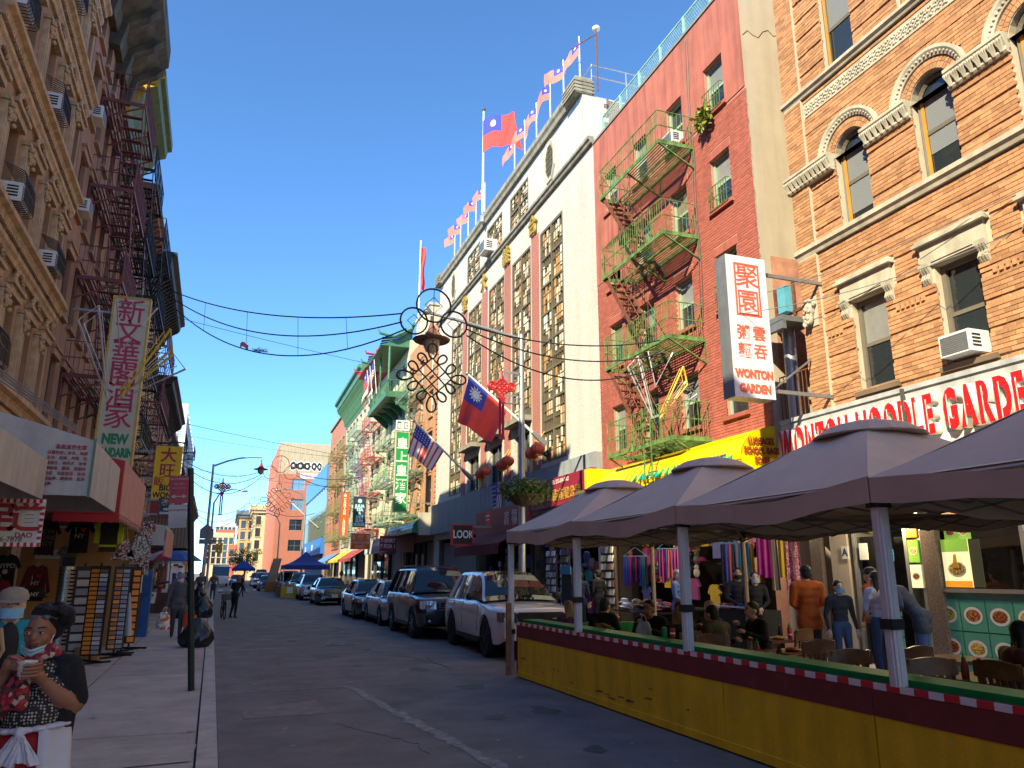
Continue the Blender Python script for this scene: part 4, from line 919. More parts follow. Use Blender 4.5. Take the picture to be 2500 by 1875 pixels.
clay = thing('clay_red_building', 'clay red six storey building with graffiti on its upper side wall', 'building', (7.9, 150, 0))
ops = [(x, x + 2.4, z, z + 2.1) for z in (5.6, 9.4, 13.2, 17.0) for x in (2.6, 7.0)]
b = MB(); wall_mesh(b, 16, 0, 20.0, ops, .3); b.quad((0, 40, 0), (0, 0, 0), (0, 0, 26), (0, 40, 26)); b.quad((16, 0, 0), (16, 40, 0), (16, 40, 26), (16, 0, 26)); b.quad((0, 0, 26), (16, 0, 26), (16, 40, 26), (0, 40, 26)); b.obj('wall', CLAY, clay)
MB().quad((0, 0, 20), (9.5, 0, 20), (9.5, 0, 26), (0, 0, 26)).obj('upper_wall', mat('sand_wall', (.46, .36, .25), .9, var=.1, streak=.3), clay); MB().quad((9.5, .01, 20), (16, .01, 20), (16, .01, 25.3), (9.5, .01, 25.3)).obj('dark_upper_wall', mat('dark_wall', (.09, .08, .085), .9), clay)
for (a, c, z, z1) in ops: window(clay, a, c, z, z1, STEEL, .2, 'cross', glass=BLUP if z > 10 else GLASS, fw=.1)
gra = mat('graffiti_black', (.02, .02, .02), .8); grw = mat('graffiti_white', (.72, .70, .70), .8); grp = mat('graffiti_violet', (.45, .35, .65), .8)
gf = MB(); gw = MB()
for k, (x, w) in enumerate(((2.6, 1.2), (3.9, 1.4), (5.2, 1.3), (6.5, 1.0), (7.5, .9))):
 for bb, r, y in ((gw, 1.0, -.02), (gf, .82, -.03)):
  bb.add([(x + w * .6 * r * math.cos(t * .449) * (1 + .15 * math.sin(t * 3 + k)), y, 21.6 + .95 * r * math.sin(t * .449) * (1 + .12 * math.cos(t * 2 + k))) for t in range(14)], [tuple(range(14))])
 gw.add([(x + w * .18 * math.cos(t * .785), -.04, 21.6 + .3 * math.sin(t * .785)) for t in range(8)], [tuple(range(8))])
gw.obj('graffiti_outline', grw, clay); gf.obj('graffiti_fill', gra, clay); o = MB().box(4.0, 8.0, -.04, -.03, 19.2, 20.2).obj('graffiti_tag_ground', grw, clay); q = MB(); [q.add([(4.45 + k * .75 + .33 * math.cos(t * .785) * (1 + .3 * math.sin(t * 2 + k)), -.05, 19.7 + .36 * math.sin(t * .785)) for t in range(8)], [tuple(range(8))]) for k in range(5)]; q.obj('graffiti_tag', grp, clay)
lf_ = MB()   # facade toward the street, olive fire escape
st = thing('far_street_tenement', 'far tan tenement with olive fire escapes beyond the clay red building', 'building', (7.9, 190, 0), R_(-90))
FT1 = mat('far_orange_wall', (.58, .33, .15), .9, var=.08, streak=.2); FT2 = mat('far_cream_wall', (.62, .48, .30), .9, var=.08, streak=.2); FT3 = mat('far_red_wall', (.48, .12, .07), .9, var=.08); FT4 = mat('far_white_wall', (.60, .56, .50), .9, var=.08)
def far_block(name, label, x0, x1, y, H, m, D=30, rows=5, cols=5, corn=None, sx=None):
 t = thing(name, label, 'building', (x0, y, 0)); W = x1 - x0
 b = MB(); b.box(0, W, 0, D, 0, H); b.obj('wall', m, t)
 me = MB().box(0, 1.1, -.06, .0, 0, 2.0).mesh('window', GLASS); sm = MB().box(-.1, 1.2, -.18, .0, -.25, -.02).mesh('sill', CREAM)
 for i in range(cols):
  for k in range(rows): w = link('window', me, t, ((i + .5) * W / cols - .5, 0, 4.5 + k * (H - 6) / rows)); link('sill', sm, w)
 for i in range(int(D / 4)):      # windows on the street-side flanks
  for k in range(rows):
   w = link('window', me, t, (0, 2 + i * 4, 4.5 + k * (H - 6) / rows), (0, 0, R_(-90))); link('sill', sm, w)
 if corn: MB().box(-.9, W + .3, -.9, D, H - .9, H + .2).box(-.5, W, -.5, D, H - 1.6, H - .9).obj('cornice', corn, t)
 return t
bpy.data.objects.remove(st)
far_block('far_orange_building', 'far orange corner block with dark slate cornice at the end of street', 2.4, 12, 215, 17.5, FT1, 40, 4, 5, mat('slate', (.14, .16, .18), .7))
far_block('far_cream_building', 'far cream building with white trim right of the orange block', 5.4, 14, 197, 17.5, FT2, 14, 4, 4, FT2)
far_block('far_brick_tower', 'orange brick block with fire escapes behind clay red building', 8.1, 16, 191, 25, ORB, 5, 6, 3)
far_block('far_red_building', 'small far red building at the bend of street', .4, 3.2, 235, 9.5, FT3, 20, 2, 2)
far_block('far_beige_building', 'far beige building closing the view along the street', -6.5, 1.6, 260, 14, FT2, 20, 4, 5)
far_block('far_tall_building', 'far stepped white and red apartment block on the skyline', -5, 2.4, 320, 21, FT4, 20, 6, 5)
q = far_block('far_terrace_top', 'far white penthouse terraces above the beige building', -4, 2.2, 300, 17, FT3, 14, 5, 4)
# ================================================================ left side
TANB = brickmat('tan_brown_brick', (.43, .25, .14), (.36, .21, .12), (.34, .24, .15), .2, .066, streak=.35)
TERR = mat('tan_terracotta', (.47, .34, .21), .85, var=.25, scale=5, streak=.35, bump=.5, bscale=25)
UA, WA = 13.0, 7.6
tan = on_left('tan_ornate_building', 'tan brick building with carved terracotta ledges and black window cages on left', 'building', UA)
cx = [c - UA for c in (13.55, 15.15, 16.8, 18.4, 19.95)]
led = [5.0, 7.95, 10.88, 13.75, 16.6]
ops = [(c - .40, c + .40, z + .3, z + 2.05) for c in cx for z in led[:-1]] + [(.5, WA - .5, .15, 3.3)]
b = MB(); wall_mesh(b, WA, 0, 18.2, ops, .28); shell(b, WA, 12, 0, 18.2); b.obj('wall', TANB, tan)
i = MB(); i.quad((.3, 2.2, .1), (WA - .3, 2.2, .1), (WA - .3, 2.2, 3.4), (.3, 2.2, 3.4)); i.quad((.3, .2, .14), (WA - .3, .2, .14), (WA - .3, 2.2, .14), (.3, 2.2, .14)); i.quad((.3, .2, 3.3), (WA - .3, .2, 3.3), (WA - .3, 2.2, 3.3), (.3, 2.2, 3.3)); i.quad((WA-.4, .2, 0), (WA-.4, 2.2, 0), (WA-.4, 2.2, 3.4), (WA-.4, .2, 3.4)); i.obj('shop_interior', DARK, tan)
for z in led:
 belt(tan, 0, WA + .05, z, z + .24, .30, TERR, 'terracotta_ledge'); d = MB()
 for k in range(int(WA / .12)): d.box(k * .12, k * .12 + .07, -.2, -.02, z - .09, z - .002)
 d.obj('dentil_row', TERR, tan); belt(tan, 0, WA, z - .36, z - .12, .14, TERR, 'moulding')
pm = MB()
pm.box(-.15, .15, -.12, 0, 0, 1.7).box(-.19, .19, -.16, 0, 1.702, 1.78).box(-.17, .17, -.14, 0, 0, .14)
for k in range(3): pm.box(-.1 + k * .075, -.05 + k * .075, -.14, -.118, .2, 1.3)
rr = random.Random(6); cap = MB()
for k in range(20): cap.sphere((rr.uniform(-.16, .16), -.14 - rr.random() * .05, rr.uniform(1.32, 1.7)), .05, 6, 4)
cap.add(pm.v, pm.f); pim = cap.mesh('pilaster', TERR)
scm = MB(); scm.prism([(0, 0), (-.1, .0), (-.18, .12), (-.14, .3), (-.26, .5), (-.30, .62), (0, .62)], -.12, .12, ax='yz')
scr = scm.mesh('scroll_bracket', TERR)
lm = MB(); lm.box(-.46, .46, -.1, 0, 0, .16).box(-.52, .52, -.16, 0, .162, .24)
for k in range(9): t_ = math.pi * k / 8; lm.sphere((.3 * math.cos(t_), -.1, .3 + .22 * math.sin(t_)), .055, 6, 4)
lmm = lm.mesh('carved_lintel', TERR)
cg = MB()
for k in range(9): x = -.36 + k * .09; cg.tube([(x, -.02, 0), (x, -.38, .0), (x, -.42, .06), (x, -.40, .5), (x, -.36, .62), (x, -.02, .75)], .009, 4)
for (y, z) in ((-.41, .08), (-.41, .3), (-.40, .5), (-.22, 0), (-.36, .62)): cg.bar((-.36, y, z), (.36, y, z), .014)
cgm = cg.mesh('window_cage', BLACK)
cages = {(0, 2), (2, 2), (1, 1), (3, 1), (1, 0), (2, 3)}
for n, c in enumerate(cx):
 for k, z in enumerate(led[:-1]):
  o = window(tan, c - .40, c + .40, z + .3, z + 2.05, DKFRAME, .22, 'sash', None); link('carved_lintel', lmm, o, (.40, -.22, 1.76))
  if (n, k) in cages: link('window_cage', cgm, o, (.40, -.26, 0)); ac_unit(o, .40, -.26, .06)
  if n < 4: link('pilaster', pim, tan, ((c + cx[n + 1]) / 2, 0, z + .26))
cornice(tan, -.1, WA + .1, 17.4, TERR, 1.0, 1.4)
pk = on_left('pink_building', 'pink stucco wall at the upper left edge', 'building', -30); b = MB(); wall_mesh(b, 42.95, 0, 16.4, [(29, 42.5, .15, 3.3)], .3); shell(b, 42.95, 12, 0, 16.4); b.quad((28.5, 2.2, .1), (42.9, 2.2, .1), (42.9, 2.2, 3.4), (28.5, 2.2, 3.4)); b.obj('wall', mat('pink_stucco', (.42, .20, .19), .9, var=.12), pk)  # run on unseen behind the camera to keep the barrier and tents shaded
bhd = on_right('unseen_bounce_building', 'unseen cream building behind the viewpoint, added to bounce warm light', 'building', -.6); b = MB(); wall_mesh(b, 32, 0, 17, [(k * 2.6 + .8, k * 2.6 + 1.8, z, z + 1.8) for k in range(12) for z in (5.2, 8.3, 11.4, 14.2)], .25); shell(b, 32, 12, 0, 17); b.quad((0, .24, 4.9), (32, .24, 4.9), (32, .24, 16.5), (0, .24, 16.5)); b.obj('wall', CRW, bhd)  # added out of view; its sunlit wall bounces warm light into the shade
MRB = brickmat('brown_red_brick', (.38, .19, .115), (.31, .155, .095), (.30, .21, .16), .2, .07, streak=.35)
mar = tenement('L', 20.65, 26.3, 18.7, MRB, 'brown red tenement with maroon fire escape and dark deep cornice', [5.4, 8.2, 11.0, 13.8, 16.3], [.75, 2.1, 3.5, 4.9], .72, 1.65, DKFRAME, mat('brown_stone', (.36, .23, .16), .9, var=.2), None, ((1.9, 5.2, [6.9, 9.7, 12.5, 15.3], 1.15, MAROONFE), dict(down=1)), base_z=3.6)
MB().prism([(0, 17.4), (-.2, 17.4), (-.3, 17.9), (-.75, 18.3), (-1.05, 18.6), (-1.3, 18.8), (-1.3, 19.5), (0, 19.6)], -.05, 5.0, ax='yz').obj('cornice', mat('dark_olive_cornice', (.075, .065, .045), .8, var=.5, scale=2, streak=.4), mar)
for k in range(4): MB().prism([(0, 0), (-.3, 0), (-.45, .8), (-1.0, 1.2), (-1.25, 1.5), (0, 1.6)], -.16, .16, ax='yz').obj('bracket', MATS['dark_olive_cornice'], mar, loc=(.3 + k * 1.5, 0, 17.0))
ac_unit(mar, .75, .0, 13.85); ac_unit(mar, .75, 0, 11.05)
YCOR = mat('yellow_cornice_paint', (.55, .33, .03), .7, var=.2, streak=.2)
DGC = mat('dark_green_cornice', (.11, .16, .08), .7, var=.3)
g3 = tenement('L', 26.35, 31.6, 18.2, mat('brown_wall', (.34, .21, .14), .9, var=.2, streak=.3), 'brown tenement whose green cornice has a sunlit yellow end', [5.6, 8.5, 11.4, 14.3], [.9, 2.6, 4.3], .8, 1.7, DKFRAME, DGC, None, ((.8, 4.6, [7.2, 10.1, 13.0, 15.6], 1.1, BLKFE), dict(down=1, bsp=.16)), base_z=3.6)
prof = [(0, 16.9), (-.15, 16.9), (-.2, 17.5), (-.55, 18.0), (-.62, 18.3), (-.95, 18.45), (-1.0, 18.75), (-1.15, 18.8), (-1.15, 19.15), (0, 19.2)]
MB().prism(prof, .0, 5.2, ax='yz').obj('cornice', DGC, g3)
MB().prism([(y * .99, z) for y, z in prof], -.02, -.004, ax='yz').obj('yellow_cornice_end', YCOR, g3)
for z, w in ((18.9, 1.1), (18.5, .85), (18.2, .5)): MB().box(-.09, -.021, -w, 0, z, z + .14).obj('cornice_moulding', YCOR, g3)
g4 = tenement('L', 31.65, 38.2, 17.0, MRB, 'dark red tenement with black fire escape behind the yellow signs', [5.4, 8.3, 11.2, 14.1], [1.0, 2.9, 4.8], .85, 1.7, DKFRAME, CREAM, mat('rust_cornice', (.20, .08, .05), .8), ((.9, 5.6, [6.9, 9.8, 12.7, 15.3], 1.15, BLKFE), dict(down=1, bsp=.18)), base_z=3.6)
g5 = tenement('L', 38.25, 50, 16.6, mat('ochre_wall', (.52, .36, .18), .9, var=.2, streak=.3), 'ochre tenement with dark cornice and maroon fire escape along left row', [5.6, 8.5, 11.4, 14.0], [1.2, 3.6, 6.0, 8.4, 10.6], .9, 1.7, DKFRAME, CREAM, BLKFE, ((2, 8.5, [7.0, 9.9, 12.8], 1.15, MAROONFE), dict(down=1, bsp=.2)), base_z=3.6, cpr=1.3, ch=1.8)
g6 = tenement('L', 50.05, 66, 13.2, MRB, 'low brown tenement with overhanging dark cornice, sixth on left', [5.4, 8.2, 10.6], [1.5, 4.5, 7.5, 10.5, 13.8], 1.0, 1.6, DKFRAME, CREAM, BLKFE, ((2, 9.5, [6.9, 9.7], 1.15, BLKFE), dict(down=1, bsp=.25)), base_z=3.6, cpr=1.2, ch=1.6)
g7 = tenement('L', 66.05, 88, 14.5, RDB, 'red brown row with black balconies farther along left', [5.4, 8.2, 11.0], [2, 6, 10, 14, 18], 1.1, 1.7, DKFRAME, CREAM, None, ((3, 9, [6.9, 9.7, 12.4], 1.2, BLKFE), dict(down=1, bsp=.3)), base_z=3.6)
wgl = on_left('pale_glass_block', 'pale modern block with white grid and grey glass far on left', 'building', 92.)
MB().box(0, 36, 0, 14, 0, 20).obj('wall', mat('grey_panel', (.34, .37, .40), .5, var=.1), wgl)
for k in range(7): MB().box(-.1, 36, -.12, 0, 2.5 + k * 2.8, 2.8 + k * 2.8).obj('white_band', WHITE, wgl)
for k in range(11): MB().box(k * 3.4, k * 3.4 + .3, -.1, -.0, 0, 20.3).obj('white_mullion', WHITE, wgl)
MB().box(-.12, .0, 0, 14, 0, 20).obj('end_wall', mat('pale_green_panel', (.42, .50, .50), .4), wgl); MB().box(-.2, 0.1, -.15, .2, 0, 20.4).box(-.2, 0.1, .2, 14, 19.6, 20.4).obj('white_frame', WHITE, wgl)
fire_escape(wgl, 1, 7, [6, 9, 12, 15], 1.2, BLKFE, bsp=.4)
g9 = tenement('L', 128.1, 175, 13, RDB, 'last red brick row far down the left side', [5, 8, 10.6], [4, 10, 16, 22, 28, 34, 40], 1.4, 1.8, DKFRAME, CREAM, BLKFE, None, base_z=3.6)
# ================================================================ signs and awnings, right side
MARO = mat('maroon_sign', (.22, .012, .03), .5, var=.12, bump=0); ORNG = mat('orange_sign', (.62, .10, .015), .5, var=.08, bump=0); DKSG = mat('dark_blue_sign', (.03, .045, .06), .5, var=.1, bump=0)
LTBL = mat('light_blue_letter', (.42, .68, .78), .5, bump=0); TEALL = mat('teal_letter', (.0, .30, .22), .5, bump=0); PINKW = mat('pink_white', (.62, .48, .46), .6, var=.1)
def psign(name, label, x0, x1, z0, z1, y, face, border=None, th=.22, arm=None):
 w, h = x1 - x0, z1 - z0; t = thing(name, label, 'sign', (x0, y, z0))
 MB().box(0, w, 0, th, 0, h).obj('sign_box', border or GREYM, t); MB().box(.04, w - .04, -.012, -.002, .04, h - .04).obj('sign_face', face, t); MB().box(.04, w - .04, th + .002, th + .012, .04, h - .04).obj('back_face', face, t)
 if border:
  b = MB()
  for a in ((0, .05, 0, h), (w - .05, w, 0, h), (.05, w - .05, 0, .05), (.05, w - .05, h - .05, h)): b.box(a[0], a[1], -.03, 0, a[2], a[3])
  b.obj('sign_border', border, t)
 if arm:
  q = MB()
  for z in (h * .12, h * .9): q.bar((0 if arm < 0 else w, th / 2, z), (arm if arm < 0 else w + arm, th / 2, z), .06)
  q.obj('support_arm', GREYM, t)
 return t, w, h
def column(t, s, w, h, size, m, z1=None, z0=0., bold=.0, sx=1., x=None):
 z1 = h if z1 is None else z1; n = len(s)
 for k, c in enumerate(s):
  if c != ' ': text(t, c, size, (w / 2 if x is None else x, -.016, z1 - (z1 - z0) * (k + .5) / n), m, .004, bold, sx, name='character')
t, w, h = psign('green_vertical_sign', 'tall green vertical sign with white Chinese characters beside striped flag', 9.02, 9.86, 5.24, 10.08, 45, GRN, CREAM, arm=1.6)
column(t, '皇上皇酒家', w, h, .72, WHITE, h - .35, .35, .012)
em = MB()
for k in range(2):
 x = k * .42
 for a in ((0, .4, .0, .07), (0, .4, .55, .62), (0, .07, .07, .55), (.33, .40, .07, .55), (.14, .26, .18, .24), (.14, .26, .38, .44), (.14, .2, .24, .38)): em.box(x + a[0], x + a[1], 0, .1, h + .08 + a[2], h + .08 + a[3])
em.obj('emblem', WHITE, t)
t, w, h = psign('red_lounge_sign', 'narrow orange red vertical sign reading CANTON LOUNGE', 8.15, 8.9, 4.5, 8.05, 62, ORNG, GREYM, arm=2.2)
column(t, 'CANTON LOUNGE', w, h, .27, WHITE, h - .5, .1, .012); MB().prism([(w / 2 - .15, h - .38), (w / 2 + .15, h - .38), (w / 2, h - .12)], -.02, -.013).obj('emblem', WHITE, t)
t, w, h = psign('dark_tea_house_sign', 'dark vertical sign with pale blue letters JULIA TEA and DIM SUM HOUSE', 8.63, 9.55, 5.06, 7.32, 58, DKSG, DKSG, arm=1.8)
for k, s in enumerate(('JULIA', 'TEA', '&', 'DIM', 'SUM', 'HOUSE')): text(t, s, .30, (w / 2, -.016, h - .72 - k * .27), LTBL, .004, .02, .95)
MB().sphere((w / 2, -.016, h - .33), .16, 14, 8, (1, .05, 1)).obj('emblem', LTBL, t)
t, w, h = psign('tshirt_shop_sign', 'maroon awning end with hand painted words T-SHIRT 7 FOR 1', 9.24, 10.3, 3.08, 4.08, 50, MARO, MARO, th=.1)
text(t, 'T-SHIRT', .34, (w / 2, -.016, .68), PINKW, .003, .006, .8); text(t, '7 FOR 1', .34, (w / 2, -.016, .32), PINKW, .003, .006, .85)
aw = on_right('striped_curved_awning', 'curved pale striped awning behind the T-shirt sign', 'awning', 56, .0, 0)
PAWN = stripemat('pale_stripe', (.55, .50, .44), (.40, .16, .15), 2.5, 0)
def barrel(x0, x1, r, dep, z, m, n=8, name='canopy'):
 b = MB(); P = [(-dep * math.sin(math.pi / 2 * k / n), z + r * math.cos(math.pi / 2 * k / n)) for k in range(n + 1)] + [(-dep, z - .25)]
 for k in range(len(P) - 1): b.quad((x0, *P[k]), (x1, *P[k]), (x1, *P[k + 1]), (x0, *P[k + 1]))
 for x in (x0, x1): b.add([(x, 0, z - .25)] + [(x, *p) for p in P], [tuple(range(len(P) + 1))])
 return b
solid(barrel(0, 5.9, .9, 1.8, 3.3, PAWN), .02).obj('canopy', PAWN, aw)
t, w, h = psign('orange_lounge_sign', 'orange sign with CANTON LO and telephone digits 212-219', 8.4, 9.82, 3.4, 4.55, 57, ORNG, CREAM, th=.15)
text(t, '味 悅 茶', .42, (w / 2, -.016, .82), CREAM, .003, .004); text(t, 'CANTON LOUNGE', .21, (w / 2, -.016, .48), CREAM, .003, .01, .75); text(t, '212-219-1', .21, (w / 2, -.016, .22), PINKW, .003, .004, .9)
s2 = on_right('white_side_sign', 'small white shop sign left of the orange lounge sign', 'sign', 66, .6, 3.2); MB().box(0, 8.5, -.15, 0, 0, 1.1).obj('board', mat('dull_white_board', (.36, .34, .32), .6), s2); MB().box(.5, 2.2, -.18, -.151, .15, .95).obj('panel', WHITE, s2)
gaw = on_right('green_shop_fascia', 'curved green shop fascia on the orange brick house', 'sign', 53., .0)
solid(barrel(0, 8.3, .7, 1.3, 4.3, GRN), .03).obj('canopy', mat('awning_green', (.012, .16, .055), .35, var=.2, coat=.3), gaw); text(gaw, '皇上皇酒家', .6, (3, -1.34, 4.35), MATS['pale_green_panel'] if 'pale_green_panel' in MATS else CREAM, .004)
MB().box(8.3, 8.75, -1.0, 0, 3.9, 5.2).obj('end_pier', CREAM, gaw)
for k, (u0, u1, c, lab) in enumerate(((70, 78, (.30, .05, .05), 'red sloping shop awning under the green cornice building'), (79, 87, (.42, .38, .05), 'yellow green sloping awning past the red one'), (90, 102, (.10, .20, .45), 'blue awning on the red brick tenement'))):
 a = on_right('far_awning', lab, 'awning', u1, 0, 3.0, 'awnings of the far shops'); MB().prism([(0, .9), (-1.4, 0), (-1.4, -.25), (-1.36, -.25), (-1.36, 0), (0, .86)], 0, u1 - u0, ax='yz').obj('canopy', mat('far_awning_%d' % k, c, .7), a)
t, w, h = psign('look_sign', 'black box sign with white letters LOOK on red edge', 9.0, 9.95, 2.9, 3.78, 32, mat('look_face', (.03, .012, .015), .5), MATS['sign_red'], arm=1.2)
text(t, 'LOOK', .46, (w / 2 + .03, -.016, h / 2), WHITE, .004, .012, .72)
ms = on_right('maroon_shop_sign', 'long maroon shop fascia with gold characters and phone 334-9162', 'sign', 27.2, .34, 4.02)
MB().box(0, 5.4, -.2, 0, 0, 1.0).obj('board', MARO, ms);
for k, c in enumerate('安華'): text(ms, c, .66, (.5 + k * .75, -.21, .42), GOLD, .02, .01, name='character')
for k, c in enumerate('時裝有限公司'): text(ms, c, .44, (1.95 + k * .5, -.21, .34), GOLD, .02, .008, name='character')
text(ms, 'TEL: 212-334-9162', .2, (2.9, -.21, .84), PINKW, .003, .006); MB().box(5.0, 5.38, -.23, -.201, .05, .95).obj('side_panel', RED, ms); column_x = None
for k, c in enumerate('零批'): text(ms, c, .3, (5.19, -.235, .7 - k * .35), PINKW, .003, name='character')
m2 = on_right('dark_red_shop_sign', 'dark red sign with faded characters behind the hanging basket', 'sign', 34.5, .34, 3.3)
MB().box(0, 7.0, -.15, 0, 0, 1.15).obj('board', mat('dark_red_sign', (.26, .015, .02), .5, var=.15), m2)
for k, c in enumerate('高福'): text(m2, c, .66, (4.4 + k * .95, -.16, .6), PINKW, .01, .004, name='character')
m3 = on_right('dark_red_awning', 'dark red scalloped fabric awning under the grey fascia', 'awning', 34.2, .3, 2.75); MB().prism([(0, .75), (-1.3, .1), (-1.3, -.3), (-1.27, -.3), (-1.27, .07), (0, .7)], 0, 6.2, ax='yz').obj('canopy', mat('dark_red_cloth', (.13, .018, .022), .8, var=.2), m3)
m4 = on_right('small_red_notice', 'small red notice board above the LOOK sign', 'sign', 31.6, .9, 3.7); MB().box(0, .7, -.05, 0, 0, .6).obj('board', RED, m4); MB().box(.1, .6, -.056, -.051, .38, .44).box(.15, .55, -.056, -.051, .22, .27).obj('print_lines', WHITE, m4)
for k, (u, lab) in enumerate(((36.5, 'dark recessed shop bay under grey fascia, far'),)): pass
uf = on_right('hanging_striped_flag', 'long striped flag hanging flat on the grey fascia', 'flag', 32.4, .36, 3.6); st = MB(); sb = MB(); sw = MB()
for k in range(13):
 x0, x1 = k * 1.3 / 13, (k + 1) * 1.3 / 13
 for i in range(8):
  z0, z1 = i * 2.0 / 8, (i + 1) * 2.0 / 8; y = lambda z, x: -.02 - .03 * math.sin(z * 4 + x * 5)
  tgt = sb if (z0 > .95 and x0 < .68) else (st if k % 2 == 0 else sw)
  tgt.quad((x0, y(z0, x0), z0), (x1, y(z0, x1), z0), (x1, y(z1, x1), z1), (x0, y(z1, x0), z1))
st.obj('red_stripes', FRED, uf); sw.obj('white_stripes', FWHT, uf); sb.obj('blue_canton', FBLUE, uf)
stars = MB()
for i in range(6):
 for k in range(5): stars.sphere((.08 + i * .105, -.06, 1.1 + k * .19), .03, 5, 3, (1, .2, 1))
stars.obj('white_stars', FWHT, uf)
def bay(u, w, label, z1=3.55):
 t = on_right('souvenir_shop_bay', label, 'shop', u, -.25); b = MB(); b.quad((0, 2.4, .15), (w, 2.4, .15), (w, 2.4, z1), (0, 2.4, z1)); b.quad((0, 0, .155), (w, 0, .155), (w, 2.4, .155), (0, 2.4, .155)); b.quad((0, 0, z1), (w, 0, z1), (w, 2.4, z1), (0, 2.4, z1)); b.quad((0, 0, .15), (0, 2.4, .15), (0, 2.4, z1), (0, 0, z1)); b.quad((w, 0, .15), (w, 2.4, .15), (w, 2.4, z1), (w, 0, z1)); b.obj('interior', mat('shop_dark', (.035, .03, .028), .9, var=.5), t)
 MB().box(w - .14, w, -.1, .3, .15, z1).obj('pier', DKFRAME, t); MB().box(0, .14, -.1, .3, .15, z1).obj('pier', DKFRAME, t); return t
bays = [bay(21.5, 7.9, 'open souvenir shop bay under the yellow awning'), bay(28.6, 6.4, 'open souvenir shop bay under the maroon sign'), bay(36.2, 7.3, 'dark shop bay under the dark red awning'), bay(43.9, 7.5, 'shuttered dark bay at the far end of the white hall')]
MB().box(.3, 7.2, .1, .14, .15, 3.4).obj('rolling_shutter', MATS['shutter'], bays[3])
ya = on_right('yellow_luggage_awning', 'yellow barrel awning with green TRADING letters and LUGGAGES SCHOOL BAGS end panel', 'awning', 20.9, .02)
solid(barrel(0, 7.45, .75, .95, 4.12, YEL, 10), .02).obj('canopy', mat('awning_yellow', (.78, .50, .01), .45, var=.1, streak=.15), ya)
for k, c in enumerate('TRADING INC'):
 if c != ' ': text(ya, c, .62, (2.8 + k * .42, -.93, 4.28), TEALL, .012, .02, .85, rx=R_(-38), name='letter')
text(ya, 'LUGGAGES', .17, (6.6, -.965, 4.22), MARO, .004, .006, .8)
BRN = mat('brown_letter', (.28, .04, .02), .6, bump=0)
for k, s in enumerate(('LUGGAGES', 'SCHOOL BAGS', 'SCARF')): text(ya, s, .2, (7.485, -.42, 4.52 - k * .21), BRN, .004, .008, .68, rz=R_(90))
MB().box(-.35, -.02, -1.0, 0, 4.25, 4.85).obj('end_box', YEL, ya)
rl_ = MB(); rl_.tube([(-.6, -1.1, 4.05), (1.4, -1.15, 4.0)], .16, 8); rl_.obj('rolled_canvas', mat('olive_canvas', (.10, .09, .05), .8), ya)
def tri_frame(name, label, loc, rz, sc, cols):
 t = thing(name, label, 'decoration', loc, rz)
 T = [((-.9, 0, .75), (-.55, 0, 1.15), (-.15, 0, -.9)), ((-.2, 0, 1.3), (.62, 0, 1.3), (-.02, 0, .15)), ((.95, 0, .85), (.1, 0, -.85), (1.05, 0, .25)), ((1.35, 0, -.05), (.1, 0, -.9), (1.0, 0, .35))]
 for k, p in enumerate(T):
  b = MB(); b.tube([tuple(c * sc for c in q) for q in p], .028, 6, closed=True); b.tube([tuple(c * sc * .86 + (.0, -.03, .03)[i] for i, c in enumerate(q)) for q in p], .012, 5, closed=True)
  b.obj('tube_frame', cols[k % len(cols)], t)
 return t
LTUBE = mat('grey_tube', (.45, .45, .46), .4, .4, bump=0); YTUBE = mat('yellow_tube', (.55, .38, .03), .5, bump=0)
tri_frame('rope_light_star', 'grey and yellow rope light triangles hung on the green fire escape', (9.85, 16.25, 6.2), R_(-12), .8, [LTUBE, LTUBE, YTUBE, LTUBE])
tri_frame('rope_light_star', 'large grey and yellow rope light triangles beside the NEW MANDARIN sign', (-2.45, 17.2, 6.1), R_(10), .95, [LTUBE, LTUBE, YTUBE, LTUBE])
PURT = mat('purple_tube', (.2, .1, .4), .5, bump=0); ORAT = mat('orange_tube', (.6, .22, .04), .5, bump=0); GRNT = mat('green_tube', (.05, .4, .12), .5, bump=0)
tri_frame('rope_light_star', 'purple orange and green rope light triangles left of the green sign', (8.6, 52.5, 8.0), 0, 1.2, [PURT, ORAT, GRNT])
# ================================================================ left side signs and awnings
WAWN = mat('white_awning_cloth', (.46, .44, .42), .7, var=.1, streak=.2); PAWN2 = mat('pink_awning_cloth', (.52, .25, .22), .75, var=.12); RAWN = mat('red_awning_cloth', (.42, .025, .03), .7, var=.1)
def box_awning(name, label, u0, u1, out, z0, zf, zw, m, side_m=None):
 t = thing(name, label, 'awning', LF(u0), 0); W0 = -out
 prof = [(0, z0), (out, z0), (out, zf), (0, zw)]
 L = u1 - u0
 b = MB(); b.quad((0, 0, z0), (out, 0, z0), (out, 0, zf), (0, 0, zw)); b.obj('end_panel', side_m or m, t)
 f = MB(); f.quad((out, 0, z0), (out + SL * L, L, z0), (out + SL * L, L, zf), (out, 0, zf)); f.quad((out, 0, zf), (out + SL * L, L, zf), (SL * L, L, zw), (0, 0, zw)); f.quad((0, L, z0), (out + SL * L, L, z0), (out + SL * L, L, zf), (0, L, zw)); solid(f, .015).obj('canopy', m, t)
 return t
wa = box_awning('white_massage_awning', 'white canvas awning with red Chinese text block above souvenir stall', 11., 13.9, 2.66, 2.70, 3.41, 4.15, WAWN)
rb = MATS['sign_red']
rows = ['名醫駐診，針炙，推拿', '主治：落枕．失眠．頸', '椎增生．肩周炎．坐骨', '神經痛．腰椎．間盤突', '出症．足底美容．防治', '高血壓．糖尿病．延年', '益壽．']
DRED = mat('dull_red_letter', (.36, .03, .04), .6, bump=0)
text(wa, '涌泉道養生堂', .06, (2.39, -.012, 3.31), DRED, .002, .001)
